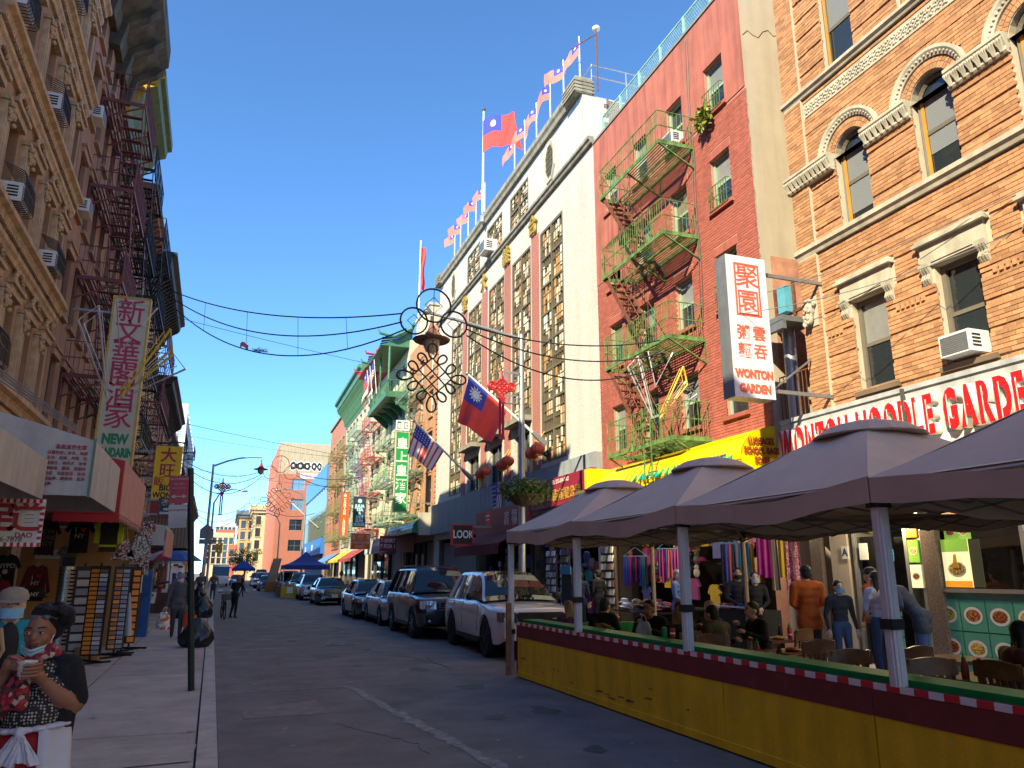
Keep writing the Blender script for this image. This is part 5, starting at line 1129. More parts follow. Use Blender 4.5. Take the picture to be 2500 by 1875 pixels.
for k, s in enumerate(rows): text(wa, s, .046, (2.13, -.012, 3.235 - k * .066), DRED, .002, .0005, align='LEFT')
b = MB(); b.box(2.64, 2.67, -.02, .0, 2.68, 3.44); b.obj('edge_trim', mat('green_trim', (.10, .2, .12), .6), wa)
wb = box_awning('faded_white_awning', 'faded white awning bulging at the left edge with worn lettering', 7.2, 10.7, 2.2, 2.62, 3.1, 3.7, WAWN)
cl = MB()
for k in range(4): cl.tube([(-4.25, 8.5 + k * .35, 5.5 - .1 * k), (-3.4, 10.5 + k * .1, 4.6 - .05 * k), (-2.35, 13.2, 3.95 - .03 * k)], .012, 4)
tag(cl.obj('awning_cables', mat('grey_cable', (.2, .2, .22), .6)), 'bundle of grey cables slanting down to the white awning', 'cables')
bn = thing('paper_bordered_banner', 'white banner with red Chinese characters DAO and phone 796-7878', 'banner', (-3.1, 11.0, 2.06))
MB().box(0, .92, -.01, .01, 0, .58).obj('sheet', mat('banner_white', (.60, .58, .56), .6, var=.06, bump=0), bn)
bd = MB(); bd2 = MB()
for k in range(26): (bd if k % 2 else bd2).box(k * .0354, k * .0354 + .034, -.016, -.011, .0, .05); (bd if k % 2 == 0 else bd2).box(k * .0354, k * .0354 + .034, -.016, -.011, .53, .58)
for k in range(13): (bd if k % 2 else bd2).box(.875, .92, -.016, -.011, .05 + k * .037, .05 + k * .037 + .035)
bd.obj('red_border', RED, bn); bd2.obj('white_border', WHITE, bn)
text(bn, '足', .36, (.44, -.014, .33), DRED, .003, .012); text(bn, '道', .36, (.72, -.014, .33), DRED, .003, .012); text(bn, 'DAO', .085, (.73, -.014, .135), DRED, .002, .002); text(bn, '796-7878', .085, (.56, -.014, .085), BLACK, .002)
ra = box_awning('red_awning', 'red and pink awning with round white emblem', 15., 19.6, 2.6, 2.75, 3.68, 4.2, PAWN2, RAWN)  # red end panel, paler pink canopy
ri = MB(); ri.tube([(2.15 + .26 * math.cos(a * .2618), -.02, 3.4 + .3 * math.sin(a * .2618)) for a in range(24)], .012, 4, closed=True)
for k in range(5): a = R_(90 + 72 * k); ri.add([(2.15 + .13 * math.cos(a), -.02, 3.4 + .15 * math.sin(a)), (2.15 + .05 * math.cos(a + .63), -.02, 3.4 + .06 * math.sin(a + .63)), (2.15, -.02, 3.4), (2.15 + .05 * math.cos(a - .63), -.02, 3.4 + .06 * math.sin(a - .63))], [(0, 1, 2, 3)])
ri.obj('round_emblem', WHITE, ra); MB().box(1.6, 2.62, -.03, -.001, 2.60, 2.74).obj('valance', RAWN, ra)
for k in range(16): MB().prism([(-.0, .0), (.26, 0), (.13, -.14)], 0, .012, ax='yz').obj('scallop', PAWN2, ra, loc=(2.59 + SL * k * .28, .02 + k * .28, 2.76))
t, w, h = psign('mandarin_vertical_sign', 'tall cream vertical sign with red Chinese characters and NEW MANDARIN in green', -3.32, -2.42, 4.3, 8.75, 21.0, mat('cream_sign_face', (.52, .50, .38), .5, var=.08, streak=.12, bump=0), mat('yellow_sign_edge', (.50, .34, .08), .6), arm=-.9)
CRIM = mat('crimson_letter', (.40, .03, .09), .5, bump=0); column(t, '新文華閣酒家', w, h, .68, CRIM, h - .15, .95, .006)
text(t, 'NEW', .34, (w / 2, -.016, .68), mat('dark_green_letter', (.02, .22, .09), .5, bump=0), .004, .02, .75); text(t, 'MANDARIN', .30, (w / 2, -.016, .34), MATS['dark_green_letter'], .004, .02, .55)
t, w, h = psign('yellow_restaurant_sign', 'yellow vertical sign with red characters and black letters BIG WONG', -2.72, -1.84, 4.3, 6.22, 30., YEL, YEL, arm=-1.8)
text(t, '大', .55, (w / 2, -.016, h - .36), DRED, .004, .014, name='character'); text(t, '旺', .55, (w / 2, -.016, h - .92), DRED, .004, .008, name='character'); text(t, '飯 店', .36, (w / 2, -.016, h - 1.3), DRED, .004, .004, name='character')
text(t, 'BIG', .30, (w / 2, -.016, .40), BLACK, .004, .01, .9); text(t, 'WONG', .28, (w / 2, -.016, .14), BLACK, .004, .01, .85)
t, w, h = psign('dark_restaurant_sign', 'small dark sign with white characters and NEW SHANGHAI below the yellow sign', -2.35, -1.75, 3.62, 4.25, 28.8, MATS['dark_blue_sign'], DKFRAME, arm=-1.9)
text(t, '餐館', .24, (w / 2, -.016, .45), PINKW, .003, .004); text(t, 'NEW', .11, (w / 2, -.016, .24), WHITE, .003, .004); text(t, 'SHANGHAI', .11, (w / 2, -.016, .11), WHITE, .003, .004, .85)
a7 = box_awning('curved_phone_awning', 'grey awning with red digits -7868 and pink side past the red awning', 24., 27.5, 2.9, 2.5, 3.05, 3.45, WAWN); text(a7, '-7868', .24, (2.35, -.012, 2.95), DRED, .003, .01); MB().box(1.9, 2.9, -.02, -.001, 2.5, 2.62).obj('valance', WAWN, a7)
MB().box(2.88, 2.93, .0, 3.2, 2.2, 2.95).obj('maroon_side', PAWN2, a7)
bx_ = box_awning('ribbed_canopy', 'brown ribbed canopy box hanging beyond the phone awning', 30., 33.5, 3.3, 2.6, 3.62, 3.7, stripemat('ribbed_brown', (.20, .15, .10), (.10, .075, .05), 9, 0))
for k, (u, c, lab) in enumerate(((37, (.25, .03, .05), 'maroon shop awning left, beyond the ribbed canopy'), (44, (.06, .06, .07), 'black shop awning along left row'), (52, (.30, .20, .06), 'ochre shop awning farther left'), (60, (.28, .04, .05), 'dark red awning near the far left lamp'))):
 box_awning('left_shop_awning', lab, u, u + 5, 2.2, 2.6, 3.0, 3.6, mat('left_awning_%d' % k, c, .75))
for k, (u, x, z0, z1, c, lab) in enumerate(((40, .9, 4.2, 6.4, (.28, .03, .03), 'small red blade sign far along left row'), (48, .8, 3.8, 5.6, (.05, .05, .06), 'small black blade sign far along left row'), (57, .8, 4, 6, (.45, .40, .30), 'pale blade sign far along left row'))):
 p = LF(u, 1.2); psign('blade_sign', lab, p[0], p[0] + x, z0, z1, u, mat('blade_%d' % k, c, .6), arm=-1.2)
# ================================================================ street furniture
POLE = mat('lamp_pole_grey', (.40, .42, .44), .4, .6, var=.12); LRED = mat('lamp_red', (.30, .035, .03), .5, var=.15)
def lamp_shade(par, loc, m=LRED, s=1.):
 b = MB(); b.lathe([(.05, .55), (.08, .45), (.12, .32), (.22, .16), (.36, .05), (.50, .0), (.54, .05), (.50, .03), (.30, .02), (.0, .03)], n=18)
 o = b.obj('lamp_shade', m, par, smooth=40, loc=loc); o.scale = (s, s, s)
 g = MB().lathe([(.24, .02), (.23, -.14), (.16, -.30), (.0, -.36)], n=14).obj('lamp_globe', mat('lamp_globe', (.42, .34, .24), .3, bump=0), o, smooth=True)
 MB().box(-.04, .04, -.04, .04, .5, .75).obj('hanger', DKFRAME, o)
def lamp_right(u, label):
 t = thing('street_lamp', label, 'street lamp', (7.72, u, .15), 0)
 MB().tube([(0, 0, 0), (0, 0, 8.5)], [.105, .075], 10).lathe([(.2, 0), (.2, .5), (.12, .7)], n=10).obj('pole', POLE, t, smooth=True)
 MB().tube([(0, 0, 8.35), (-1.0, 0, 8.55), (-2.0, 0, 8.73), (-2.88, 0, 8.85)], [.06, .055, .05, .045], 8).sphere((-2.9, 0, 8.87), .09, 8, 6, (1.4, 1, 1)).obj('arm', POLE, t, smooth=True)
 lamp_shade(t, (-2.75, 0, 8.0), mat('lamp_brown', (.16, .07, .05), .5, var=.2))
 return t
def knot_ornament(par, loc, m, s=1.):
 b = MB()
 for k in range(5): b.tube([(-.26 + k * .13, 0, -.26), (-.26 + k * .13, 0, .26)], .045, 6)
 for k in range(5): b.tube([(-.26, .03, -.26 + k * .13), (.26, .03, -.26 + k * .13)], .045, 6)
 v = [(x * .7071 - z * .7071, y, x * .7071 + z * .7071) for x, y, z in b.v]; b.v = v
 def ring(cx, cz, r): b.tube([(cx + r * math.cos(a * .3927), 0, cz + r * math.sin(a * .3927)) for a in range(16)], .04, 6, closed=True)
 for sx in (-1, 1): ring(sx * .38, .04, .15); ring(sx * .38, .04, .07)
 b.tube([(0, 0, .3), (0, 0, .62)], .05, 6); b.box(-.1, .1, -.05, .05, -.62, -.34); b.box(-.14, .14, -.06, .06, -.44, -.38)
 o = b.obj('knot', m, par, smooth=True, loc=loc); o.scale = (s, s, s)
 q = MB()
 for x in (-.06, .06): q.tube([(x, 0, -.62), (x, 0, -1.85)], .05, 6); q.box(x - .055, x + .055, -.05, .05, -1.95, -1.85)
 q.obj('tassel', m, o)
 return o
KRED = mat('ornament_red', (.42, .02, .03), .45, var=.1, bump=0)
def meander(par, x0, x1, z, s, m):
 b = MB(); b.bar((x0, 0, z), (x1, 0, z), .03)
 d = s
 P = [(0, 0), (0, -.22), (.16, -.22), (.16, -.08), (.08, -.08)]
 for k in range(2):
  for a, c in zip(P[:-1], P[1:]): b.bar((x0 + (.04 + k * .24 + a[0]) * 1, 0, z + a[1]), (x0 + (.04 + k * .24 + c[0]), 0, z + c[1]), .025)
 return b.obj('fretwork', m, par)
l1 = lamp_right(20.2, 'tall grey street lamp with curved arm and brown lantern behind the white SUV')
k1 = thing('red_knot_ornament', 'red knot ornament with twin tassels fixed to the near grey lamp pole', 'ornament', (7.06, 20.1, 6.95))
knot_ornament(k1, (0, 0, 0), KRED, .78); b = MB(); b.bar((-.1, .05, .5), (.6, .05, .5), .03); b.bar((.0, .05, -.45), (.6, .05, -.45), .03); b.bar((.25, .05, .5), (.25, .05, -.45), .02); b.obj('bracket', STEEL, k1); meander(k1, .05, .55, .45, 1, STEEL); meander(k1, .05, .55, -.22, 1, STEEL)
bk = thing('hanging_flower_basket', 'hanging basket of leafy plants on the near grey lamp pole', 'plant', (7.75, 20.05, 3.55))
MB().lathe([(.05, 0), (.3, .06), (.46, .22), (.5, .34), (.46, .34)], n=14).obj('basket', mat('coir', (.07, .05, .03), .9, var=.3), bk)
rnd = random.Random(21); lb = MB(); leaves(lb, (0, 0, .48), (.78, .75, .34), 1300, .12, rnd, .2); stuff(lb.obj('foliage', mat('basket_leaf', (.10, .16, .035), .6, var=.4, isl=.4), bk)); lb = MB(); leaves(lb, (0, 0, .5), (.72, .7, .33), 160, .06, rnd); stuff(lb.obj('flowers', mat('petals', (.5, .22, .20), .6, isl=.5), bk))
def hang_flag(name, par_thing, A, B_, w, us, seed):
 A, B_ = Vector(A), Vector(B_); r = random.Random(seed); nu, nv = 18, 12; dirv = B_ - A
 fold = Vector((dirv.x, dirv.y, 0)).normalized(); nrm = Vector((-fold.y, fold.x, 0))
 def fn(s, t): return A + dirv * (s * (1 - .15 * t) - .18 * t) + Vector((0, 0, -1)) * w * t * (1 - .15 * s) + nrm * (.11 * math.sin(s * 8 + 2 * t) * t + .05 * math.sin(s * 17) * t) - fold * .25 * t * w * .3
 Bd = {}
 for j in range(nv):
  for i in range(nu):
   s, t = (i + .5) / nu, (j + .5) / nv
   if us: k = 'b' if s < .54 and t < .4 else ('r' if int(s * 13) % 2 == 0 else 'w')
   else: k = 'b' if s < .5 and t < .5 else 'r'
   Bd.setdefault(k, MB()).add([fn(i / nu, j / nv), fn((i + 1) / nu, j / nv), fn((i + 1) / nu, (j + 1) / nv), fn(i / nu, (j + 1) / nv)], [(0, 1, 2, 3)])
 for k, m, n in (('r', FRED, 'red_field'), ('b', FBLUE, 'blue_canton'), ('w', FWHT, 'white_stripes')):
  if k in Bd: o = Bd[k].obj(n, m, None, True); o.parent = par_thing; o.matrix_parent_inverse = (Matrix.Translation(par_thing.location) @ par_thing.rotation_euler.to_matrix().to_4x4()).inverted()
 sb = MB()
 if us:
  for a in range(6):
   for c in range(4): p = fn(.05 + a * .085, .05 + c * .09) - nrm * .012; sb.add([p + dirv.normalized() * .03 * math.cos(q) + Vector((0, 0, .03 * math.sin(q))) for q in range(6)], [tuple(range(6))]); p = fn(.05 + a * .085, .05 + c * .09) + nrm * .012; sb.add([p + dirv.normalized() * .03 * math.cos(q) + Vector((0, 0, .03 * math.sin(q))) for q in range(6)], [tuple(range(6))])
 else:
  for sg_ in (-1, 1):
   for k in range(12):
    a = k * math.pi / 6; pt = lambda a_, rr: fn(.25 + rr * math.cos(a_) * w / dirv.length, .25 + rr * math.sin(a_)) + nrm * .015 * sg_
    sb.add([pt(a, .17), pt(a + .26, .10), pt(a - .26, .10)], [(0, 1, 2)]); sb.add([pt(a, .09), pt(a + .5236, .09), pt(0, 0)], [(0, 1, 2)])
 o = sb.obj('white_sun' if not us else 'white_stars', FWHT); o.parent = par_thing; o.matrix_parent_inverse = (Matrix.Translation(par_thing.location) @ par_thing.rotation_euler.to_matrix().to_4x4()).inverted()
for nm, lab, Bp, T, A, B_, w, us in (('slanted_flagpole', 'slanted pole with large red and blue sun flag over street', (10.87, 26.4, 6.65), (8.0, 26.65, 9.05), (8.05, 26.62, 8.98), (9.55, 26.5, 7.75), 2.0, False), ('slanted_flagpole', 'slanted pole with furled red and white striped star flag', (10.97, 36.2, 6.45), (8.2, 36.3, 9.0), (8.28, 36.3, 8.9), (9.7, 36.25, 7.6), 1.7, True)):
 t = thing(nm, lab, 'flag', Bp); q = Vector(T) - Vector(Bp)
 MB().tube([(0, 0, 0), tuple(q)], [.06, .04], 8).obj('pole', WHITE, t, smooth=True); MB().tube([(.2, 0, -.17), tuple(q * .12)], [.15, .08], 8).sphere(tuple(q * 1.01), .07, 8, 6).obj('socket', GREYM, t)
 hang_flag('flag', t, A, B_, w, us, 4)
LAN = mat('lantern_red', (.62, .10, .05), .55, var=.1, bump=0)
for k, (u, z) in enumerate(((33.6, 6.2), (32.9, 6.25), (30.5, 6.22), (29.8, 6.3), (27.0, 6.2), (26.4, 6.3))):
 t = on_right('paper_lantern', 'round red gold paper lantern, %s from the lamp pole along the white hall' % ('sixth fifth fourth third second first'.split()[k]), 'lantern', u, .55, z, 'paper lanterns on the white hall')
 b = MB()
 for j in range(12): a = j * math.pi / 6; b.tube([(.27 * math.sin(q) * math.cos(a), .27 * math.sin(q) * math.sin(a), .22 * math.cos(q)) for q in np.linspace(.3, 2.84, 7)], .012, 4)
 b.sphere((0, 0, 0), .265, 14, 10, (1, 1, .82)).obj('paper_globe', LAN, t, smooth=True); MB().lathe([(.1, .2), (.1, .26)], n=10).lathe([(.1, -.26), (.1, -.2)], n=10).tube([(0, 0, .25), (0, .3, .7)], .012, 4).obj('rim', GOLD, t); MB().tube([(0, 0, -.26), (0, 0, -.6)], [.04, .02], 6).obj('tassel', mat('tassel_yellow', (.7, .4, .05), .7), t)
t = thing('street_lamp', 'slim street lamp with red pagoda lantern over the far left kerb', 'street lamp', (-1.42, 57, .15))
MB().tube([(0, 0, 0), (.02, 0, 9.0)], [.12, .08], 10).lathe([(.34, 0), (.24, .9), (.14, 1.1)], n=8).obj('pole', POLE, t, smooth=True)
MB().tube([(0, 0, 8.85), (.9, 0, 9.25), (1.7, 0, 9.5), (2.4, 0, 9.6), (3.2, 0, 9.62)], [.07, .065, .06, .055, .05], 8).obj('arm', POLE, t, smooth=True); lamp_shade(t, (3.2, 0, 8.75), LRED, .95)
k2 = thing('red_knot_ornament', 'red and yellow knot ornament on the far left street lamp', 'ornament', (-.68, 56.9, 7.55)); knot_ornament(k2, (0, 0, 0), KRED, 1.0); MB().prism([(-.2, 0), (0, -.2), (.2, 0), (0, .2)], -.09, -.06).obj('yellow_heart', YEL, k2); meander(k2, -.7, -.1, .62, 1, STEEL); meander(k2, -.7, -.1, -.4, 1, STEEL)
sc_ = thing('crossing_sign', 'back of a grey pentagon road sign on the far left lamp', 'sign', (-1.42, 56.7, 4.0)); MB().prism([(-.44, 0), (.44, 0), (.44, .62), (0, 1.02), (-.44, .62)], 0, .02).obj('plate', mat('sign_back', (.20, .19, .19), .5, .5, var=.1), sc_); MB().box(-.44, .44, 0, .02, -.36, -.03).obj('lower_plate', MATS['sign_back'], sc_)
for k, (x, y, s, lab) in enumerate(((6.9, 78, -1, 'pale street lamp arm on the right before the crossing'), (6.6, 112, -1, 'pale street lamp arm on the right beyond the crossing'), (-1.6, 80, 1, 'pale curved lamp arm at the far left kerb'))):
 t = thing('street_lamp', lab, 'street lamp', (x, y, .15)); MB().tube([(0, 0, 0), (0, 0, 8.2), (s * .5, 0, 9.2), (s * 1.6, 0, 9.6), (s * 2.6, 0, 9.5)], [.12, .09, .07, .06, .05], 8).obj('pole', POLE, t, smooth=True); MB().sphere((s * 2.7, 0, 9.45), .22, 8, 6, (1.8, .8, .5)).obj('lamp_head', POLE, t, smooth=True)
t = thing('traffic_light', 'yellow traffic signal hanging on a mast arm at the crossing', 'traffic light', (-2.0, 85.5, .15)); MB().tube([(0, 0, 0), (0, 0, 4.6), (.3, 0, 4.75), (1.6, 0, 4.8)], .07, 6).obj('mast', DKFRAME, t, smooth=True)
TY = mat('signal_yellow', (.62, .36, .02), .5); MB().box(1.2, 1.52, -.14, .14, 3.55, 4.6).obj('housing', TY, t)
for k in range(3): MB().lathe([(.11, 0), (.13, .1)], n=10).obj('visor', TY, t, loc=(1.36, -.15, 3.75 + k * .33), rot=(R_(90), 0, 0))
MB().box(.85, 1.15, -.1, .1, 3.6, 4.5).obj('side_housing', TY, t)
t = thing('parking_sign_pole', 'dark pole on left sidewalk with leaning red and white NO STANDING signs', 'sign', (-.31, 12.16, .15)); MB().tube([(0, 0, 0), (-.30, 0, 3.1)], .045, 8).obj('pole', mat('dark_green_pole', (.012, .02, .017), .5), t, smooth=True)
PS = mat('parking_sign', (.36, .34, .34), .5, bump=0); PR = mat('parking_red', (.34, .03, .05), .5, bump=0)
MB().box(-.36, -.10, -.055, -.05, 2.60, 3.0).obj('upper_plate', PR, t, rot=(0, R_(-4), 0)); MB().box(-.36, -.12, -.055, -.05, 2.25, 2.58).obj('lower_plate', PS, t, rot=(0, R_(-4), 0))
text(t, 'NO STANDING', .036, (-.43, -.06, 2.93), PS, .001, .001, ry=R_(-4)); text(t, '7am-7pm', .04, (-.43, -.06, 2.86), PS, .001, ry=R_(-4)); text(t, 'Except Sunday', .03, (-.43, -.06, 2.80), PS, .001, ry=R_(-4))
for z, x0, x1 in ((2.70, -.31, -.15), (2.32, -.31, -.17)): MB().box(x0, x1, -.063, -.057, z - .008, z + .008).prism([(x0 - .03, z), (x0 + .03, z + .03), (x0 + .03, z - .03)], -.0635, -.0565).prism([(x1 + .03, z), (x1 - .03, z - .03), (x1 - .03, z + .03)], -.0635, -.0565).obj('arrow', PS, t, rot=(0, R_(-4), 0))
text(t, '2 HR PARKING', .035, (-.43, -.06, 2.48), PR, .001, ry=R_(-4))
ROPE = mat('dark_rope_light', (.030, .028, .045), .5, var=.2); RTUBE = mat('bronze_tube', (.06, .045, .032), .4, .4, var=.2)
def cat_curve(a, c, sag, n=26):
 a, c = Vector(a), Vector(c); return [a + (c - a) * (k / n) - Vector((0, 0, 4 * sag * (k / n) * (1 - k / n))) for k in range(n + 1)]
def deco(loc, s, label, m, lefts, rights, r=.022, wr=.018, dr=.006):
 t = thing('street_garland', label, 'decoration', loc); b = MB()
 def ring(x, z, q): b.tube([(x + q * math.cos(a * .2618), 0, z + q * math.sin(a * .2618)) for a in range(24)], r, 6, closed=True);
 def dia(x, z, q): b.tube([(x + q, 0, z), (x, 0, z + q), (x - q, 0, z), (x, 0, z - q)], r * .5, 5, closed=True)
 ring(0, 1.70 * s, .40 * s); ring(-.45 * s, 1.28 * s, .31 * s); ring(.48 * s, 1.30 * s, .31 * s); dia(0, 1.70 * s, .2 * s); dia(-.45 * s, 1.28 * s, .15 * s); dia(.48 * s, 1.3 * s, .15 * s); dia(0, 1.02 * s, .18 * s)
 b.obj('rings', m, t, smooth=True)
 k = MB(); q = .32 * s; c45 = math.sqrt(.5)
 rot = lambda x, z: ((x - z) * c45, 0, (x + z) * c45)
 for i in range(4):
  e = -q + i * 2 * q / 3
  k.tube([rot(e, -q * 1.0), rot(e, q * 1.0)], r * .8, 5); k.tube([rot(-q, e), rot(q, e)], r * .8, 5)
 def loop(cx, cz, ang, L, w):   # petal loop starting at the lattice edge
  P = []
  for j in range(15):
   u = math.pi * 2 * j / 14; lx = L * (.5 - .5 * math.cos(u)); lw = w * math.sin(u) * (.6 + .4 * (lx / L))
   P.append((cx + lx * math.cos(ang) - lw * math.sin(ang), 0, cz + lx * math.sin(ang) + lw * math.cos(ang)))
  k.tube(P, r, 6)
 for cx, cz, a in ((0, 1, 90), (1, 0, 0), (0, -1, -90), (-1, 0, 180)): loop(cx * q * 1.35, cz * q * 1.35, R_(a), .36 * s, .13 * s)
 for i in (-.72, .72):
  for a in (45, 135, 225, 315):
   nx, nz = math.cos(R_(a)), math.sin(R_(a)); tx, tz = -nz, nx
   loop(nx * q + tx * i * q * .62, nz * q + tz * i * q * .62, R_(a), .27 * s, .105 * s)
 k.obj('knot', m, t, smooth=True)
 w = MB()
 for a, c, sag in lefts + rights:
  P = cat_curve(a, c, sag); w.tube([p - Vector(loc) for p in P], wr, 5)
 hz = []
 for grp in (lefts,):
  if len(grp) >= 3:
   T, M, Bt = [cat_curve(*g) for g in grp]
   for j in (4, 8, 13, 18, 22): w.tube([T[j] - Vector(loc), Bt[j] - Vector(loc)], dr, 4)
 w.tube([(0, 0, .7 * s), (0, 0, 2.1 * s)], dr * 1.5, 4)
 w.obj('cables', ROPE, t)
 return t
LA = (-3.3, 28, 11.75); E1 = (3.25, 16.0, 7.30)
gl1 = deco((3.97, 16, 5.98), 1.0, 'bronze tube knot and three rings strung across the street nearest us', RTUBE,
 [(LA, (3.25, 16, 7.40), .55), (LA, (3.25, 16, 7.20), 1.0), (LA, (3.35, 16, 7.05), 1.5)],
 [((4.76, 16, 7.3), (10.0, 16.2, 7.55), .30), ((4.76, 16, 7.2), (10.0, 16.2, 7.2), .45), ((4.76, 16, 7.05), (10.0, 16.2, 6.9), .7)])
lt = thing('cable_litter', 'red rag and twiggy nest caught on the lowest garland cable', 'debris', (.55, 20.9, 7.4))
P = cat_curve(LA, (3.35, 16, 7.05), 1.5)
lt.location = P[14]; q = MB(); q.grid(lambda s, t_: (-.42 + .22 * s, -.05 * s + .3, .16 + .14 * t_ + .05 * math.sin(s * 5)), 4, 3); solid(q, .01).obj('rag', FPINK, lt); q = MB()
for k in range(26): a = rnd.uniform(0, 6.28); q.tube([(rnd.uniform(-.1, .35), 0, .03), (rnd.uniform(-.1, .35) + .1 * math.cos(a), .1 * math.sin(a), .03 + rnd.uniform(-.02, .12))], .006, 3)
q.obj('twigs', mat('twig', (.12, .08, .05), .9), lt)
deco((3.6, 66, 7.6), 1.75, 'rust coloured knot and rings strung before the clay red building', mat('rust_tube', (.22, .06, .04), .5, .2), [((-4.3, 66, 10.8), (2.2, 66, 9.9), .9), ((-4.3, 66, 10.5), (2.2, 66, 9.7), 1.3), ((-4.3, 66, 10.2), (2.2, 66, 9.5), 1.9)], [((4.9, 66, 9.9), (10.5, 66, 9.8), .4), ((4.9, 66, 9.7), (10.5, 66, 9.5), .8)], .035, .03, .01)
deco((2.9, 110, 8.4), 1.6, 'thin far garland of rings strung before the cream buildings', mat('pale_gold_tube', (.42, .28, .12), .5, .2), [((-5.2, 110, 10.5), (1.8, 110, 10.5), 1.2), ((-5.2, 110, 10.2), (1.8, 110, 10.2), 1.9), ((-5.2, 110, 10), (1.8, 110, 10), 2.4)], [((4.2, 110, 10.4), (11, 110, 9.8), .8)], .035, .035, .012)
wr = MB()
for a, c, sg_ in (((-4.0, 36, 13.2), (11.4, 40, 12.2), .15), ((-4.6, 48, 10.6), (11.4, 52, 8.9), .15), ((-4.9, 70, 13.3), (11.5, 72, 12.1), .2), ((-4.9, 70, 10.6), (11.5, 72, 9.4), .3)): wr.tube(cat_curve(a, c, sg_, 10), .012, 4)
tag(wr.obj('overhead_wires', ROPE), 'thin dark wires crossing the sky between the rows', 'wires')
wr = MB(); wr.tube(cat_curve((10.0, 13.4, 7.6), (11.2, 6, 7.6), .25, 12), .008, 4); wr.tube(cat_curve((8.8, 11.6, 6.6), (11.1, 7.5, 6.9), .2, 12), .008, 4); tag(wr.obj('facade_wire', MATS['grey_cable']), 'thin grey wire in front of the orange brick facade', 'wire')
BULB = mat('lit_bulb', (1, .8, .5), .5, bump=0, emit=18)
for k, (x, y, z, lab) in enumerate(((10.2, 14.6, 2.75, 'glowing bulb hanging in the souvenir shop behind the tents'), (9.9, 18.6, 2.85, 'added fill bulb over the hat table'), (10.7, 10.6, 2.75, 'added fill bulb at the restaurant door'), (10.6, 7.2, 2.8, 'added fill bulb above the food counter'))):  # shop bulb, then three more added to brighten the space under the tents
 t = thing('shop_bulb', lab, 'lamp', (x, y, z), 0, 'bulbs of the right shops'); MB().sphere((0, 0, 0), .05, 10, 8, (1, 1, 1.2)).obj('bulb', BULB, t, smooth=True); MB().tube([(0, 0, .05), (0, 0, .5)], .012, 5).lathe([(.03, .05), (.025, .12)], n=8).obj('cord', BLACK, t)
 ld_ = bpy.data.lights.new('bulb_light', 'POINT'); ld_.energy = 30; ld_.color = (1, .78, .5); ld_.shadow_soft_size = .06; lo = bpy.data.objects.new('bulb_light', ld_); col.objects.link(lo); lo.parent = t; lo.location = (0, 0, -.09)
# ================================================================ outdoor dining
BY = mat('barrier_yellow', (.86, .56, .02), .7, var=.12, scale=2.5, streak=.22, bump=.3, bscale=40); BMAR = mat('barrier_maroon', (.19, .035, .032), .7, var=.15); BGR = mat('barrier_green', (.0, .26, .06), .6, var=.2)
TPR = mat('tape_red', (.62, .03, .04), .5, bump=0); TPW = mat('tape_white', (.78, .78, .78), .5, bump=0)
br = thing('dining_barrier', 'long yellow and maroon plywood barrier with striped tape around the outdoor tables', 'barrier', (4.9, 13.05, 0))
Lb = 14.0
for k in range(7):
 a, c = -k * 2.0, -(k + 1) * 2.0
 MB().box(0, .05, c + .014, a - .004, .02, .655).obj('yellow_panel', BY, br)
 MB().box(-.006, .05, c + .004, a - .002, .657, .855).obj('maroon_panel', BMAR, br)
 MB().box(-.018, -.001, c + .004, a - .002, .02, .10).obj('kick_board', BY, br)
MB().box(.052, .42, -Lb, 0, .80, .86).box(.36, .42, -Lb, 0, .1, .80).obj('planter_top', BGR, br); MB().box(-.01, .42, -.001, .04, .02, .86).obj('end_panel', BMAR, br)
MB().box(.1, .42, -Lb, 0, .862, .95).obj('green_ledge', BGR, br)
SCU = mat('scuff_dirt', (.16, .11, .05), .9, var=.4); rb_ = random.Random(12)
for k in range(18):
 y, z, l = -rb_.uniform(.1, 9.5), rb_.uniform(.04, .4), rb_.uniform(.03, .3); MB().add([(-.0015, y, z), (-.0015, y + l, z + rb_.uniform(-.02, .02)), (-.0015, y + l * .8, z + rb_.uniform(.008, .03)), (-.0015, y + l * .1, z + .02)], [(3, 2, 1, 0)]).obj('scuff_mark', SCU, br)
sw_ = MB().lathe([(.008, 0), (.006, .003), (0, .003)], n=8).mesh('screw', STEEL)
for k in range(7):
 for q in range(4):
  for z in (.15, .58): link('screw', sw_, br, (-.001, -k * 2.0 - .06 - q * .62, z), (0, R_(-90), 0))
n = 108
me1 = MB().box(-.012, .002, 0, .127, 0, .05).mesh('tape_square', TPR); me2 = MB().box(-.012, .002, 0, .127, 0, .05).mesh('tape_square', TPW)
for k in range(n): link('tape_square', me1 if k % 2 else me2, br, (-.0, -.0 - (k + 1) * .1295, .858))
MB().box(.003, .06, -Lb, 0, .858, .906).obj('tape_rail', BMAR, br)
b2 = thing('dining_barrier_end', 'green and maroon cross board closing the dining area behind the white SUV', 'barrier', (4.96, 13.1, 0)); MB().box(.4, 2.9, 0, .05, .1, .86).obj('board', BGR, b2); MB().box(.0, 2.9, .052, .07, .5, .86).obj('band', BMAR, b2)
st = thing('wooden_stake', 'bare timber stake beside the tent post at the barrier corner', 'stake', (4.82, 13.3, 0)); MB().box(-.045, .045, -.03, .03, 0, 1.22).obj('timber', mat('raw_timber', (.30, .15, .07), .85, var=.3, scale=12), st)
TENT = mat('brown_tent_cloth', (.54, .42, .345), .65, var=.10, scale=1.5, bump=.12, bscale=8); TIN = mat('tent_lining', (.62, .54, .40), .8, var=.1)
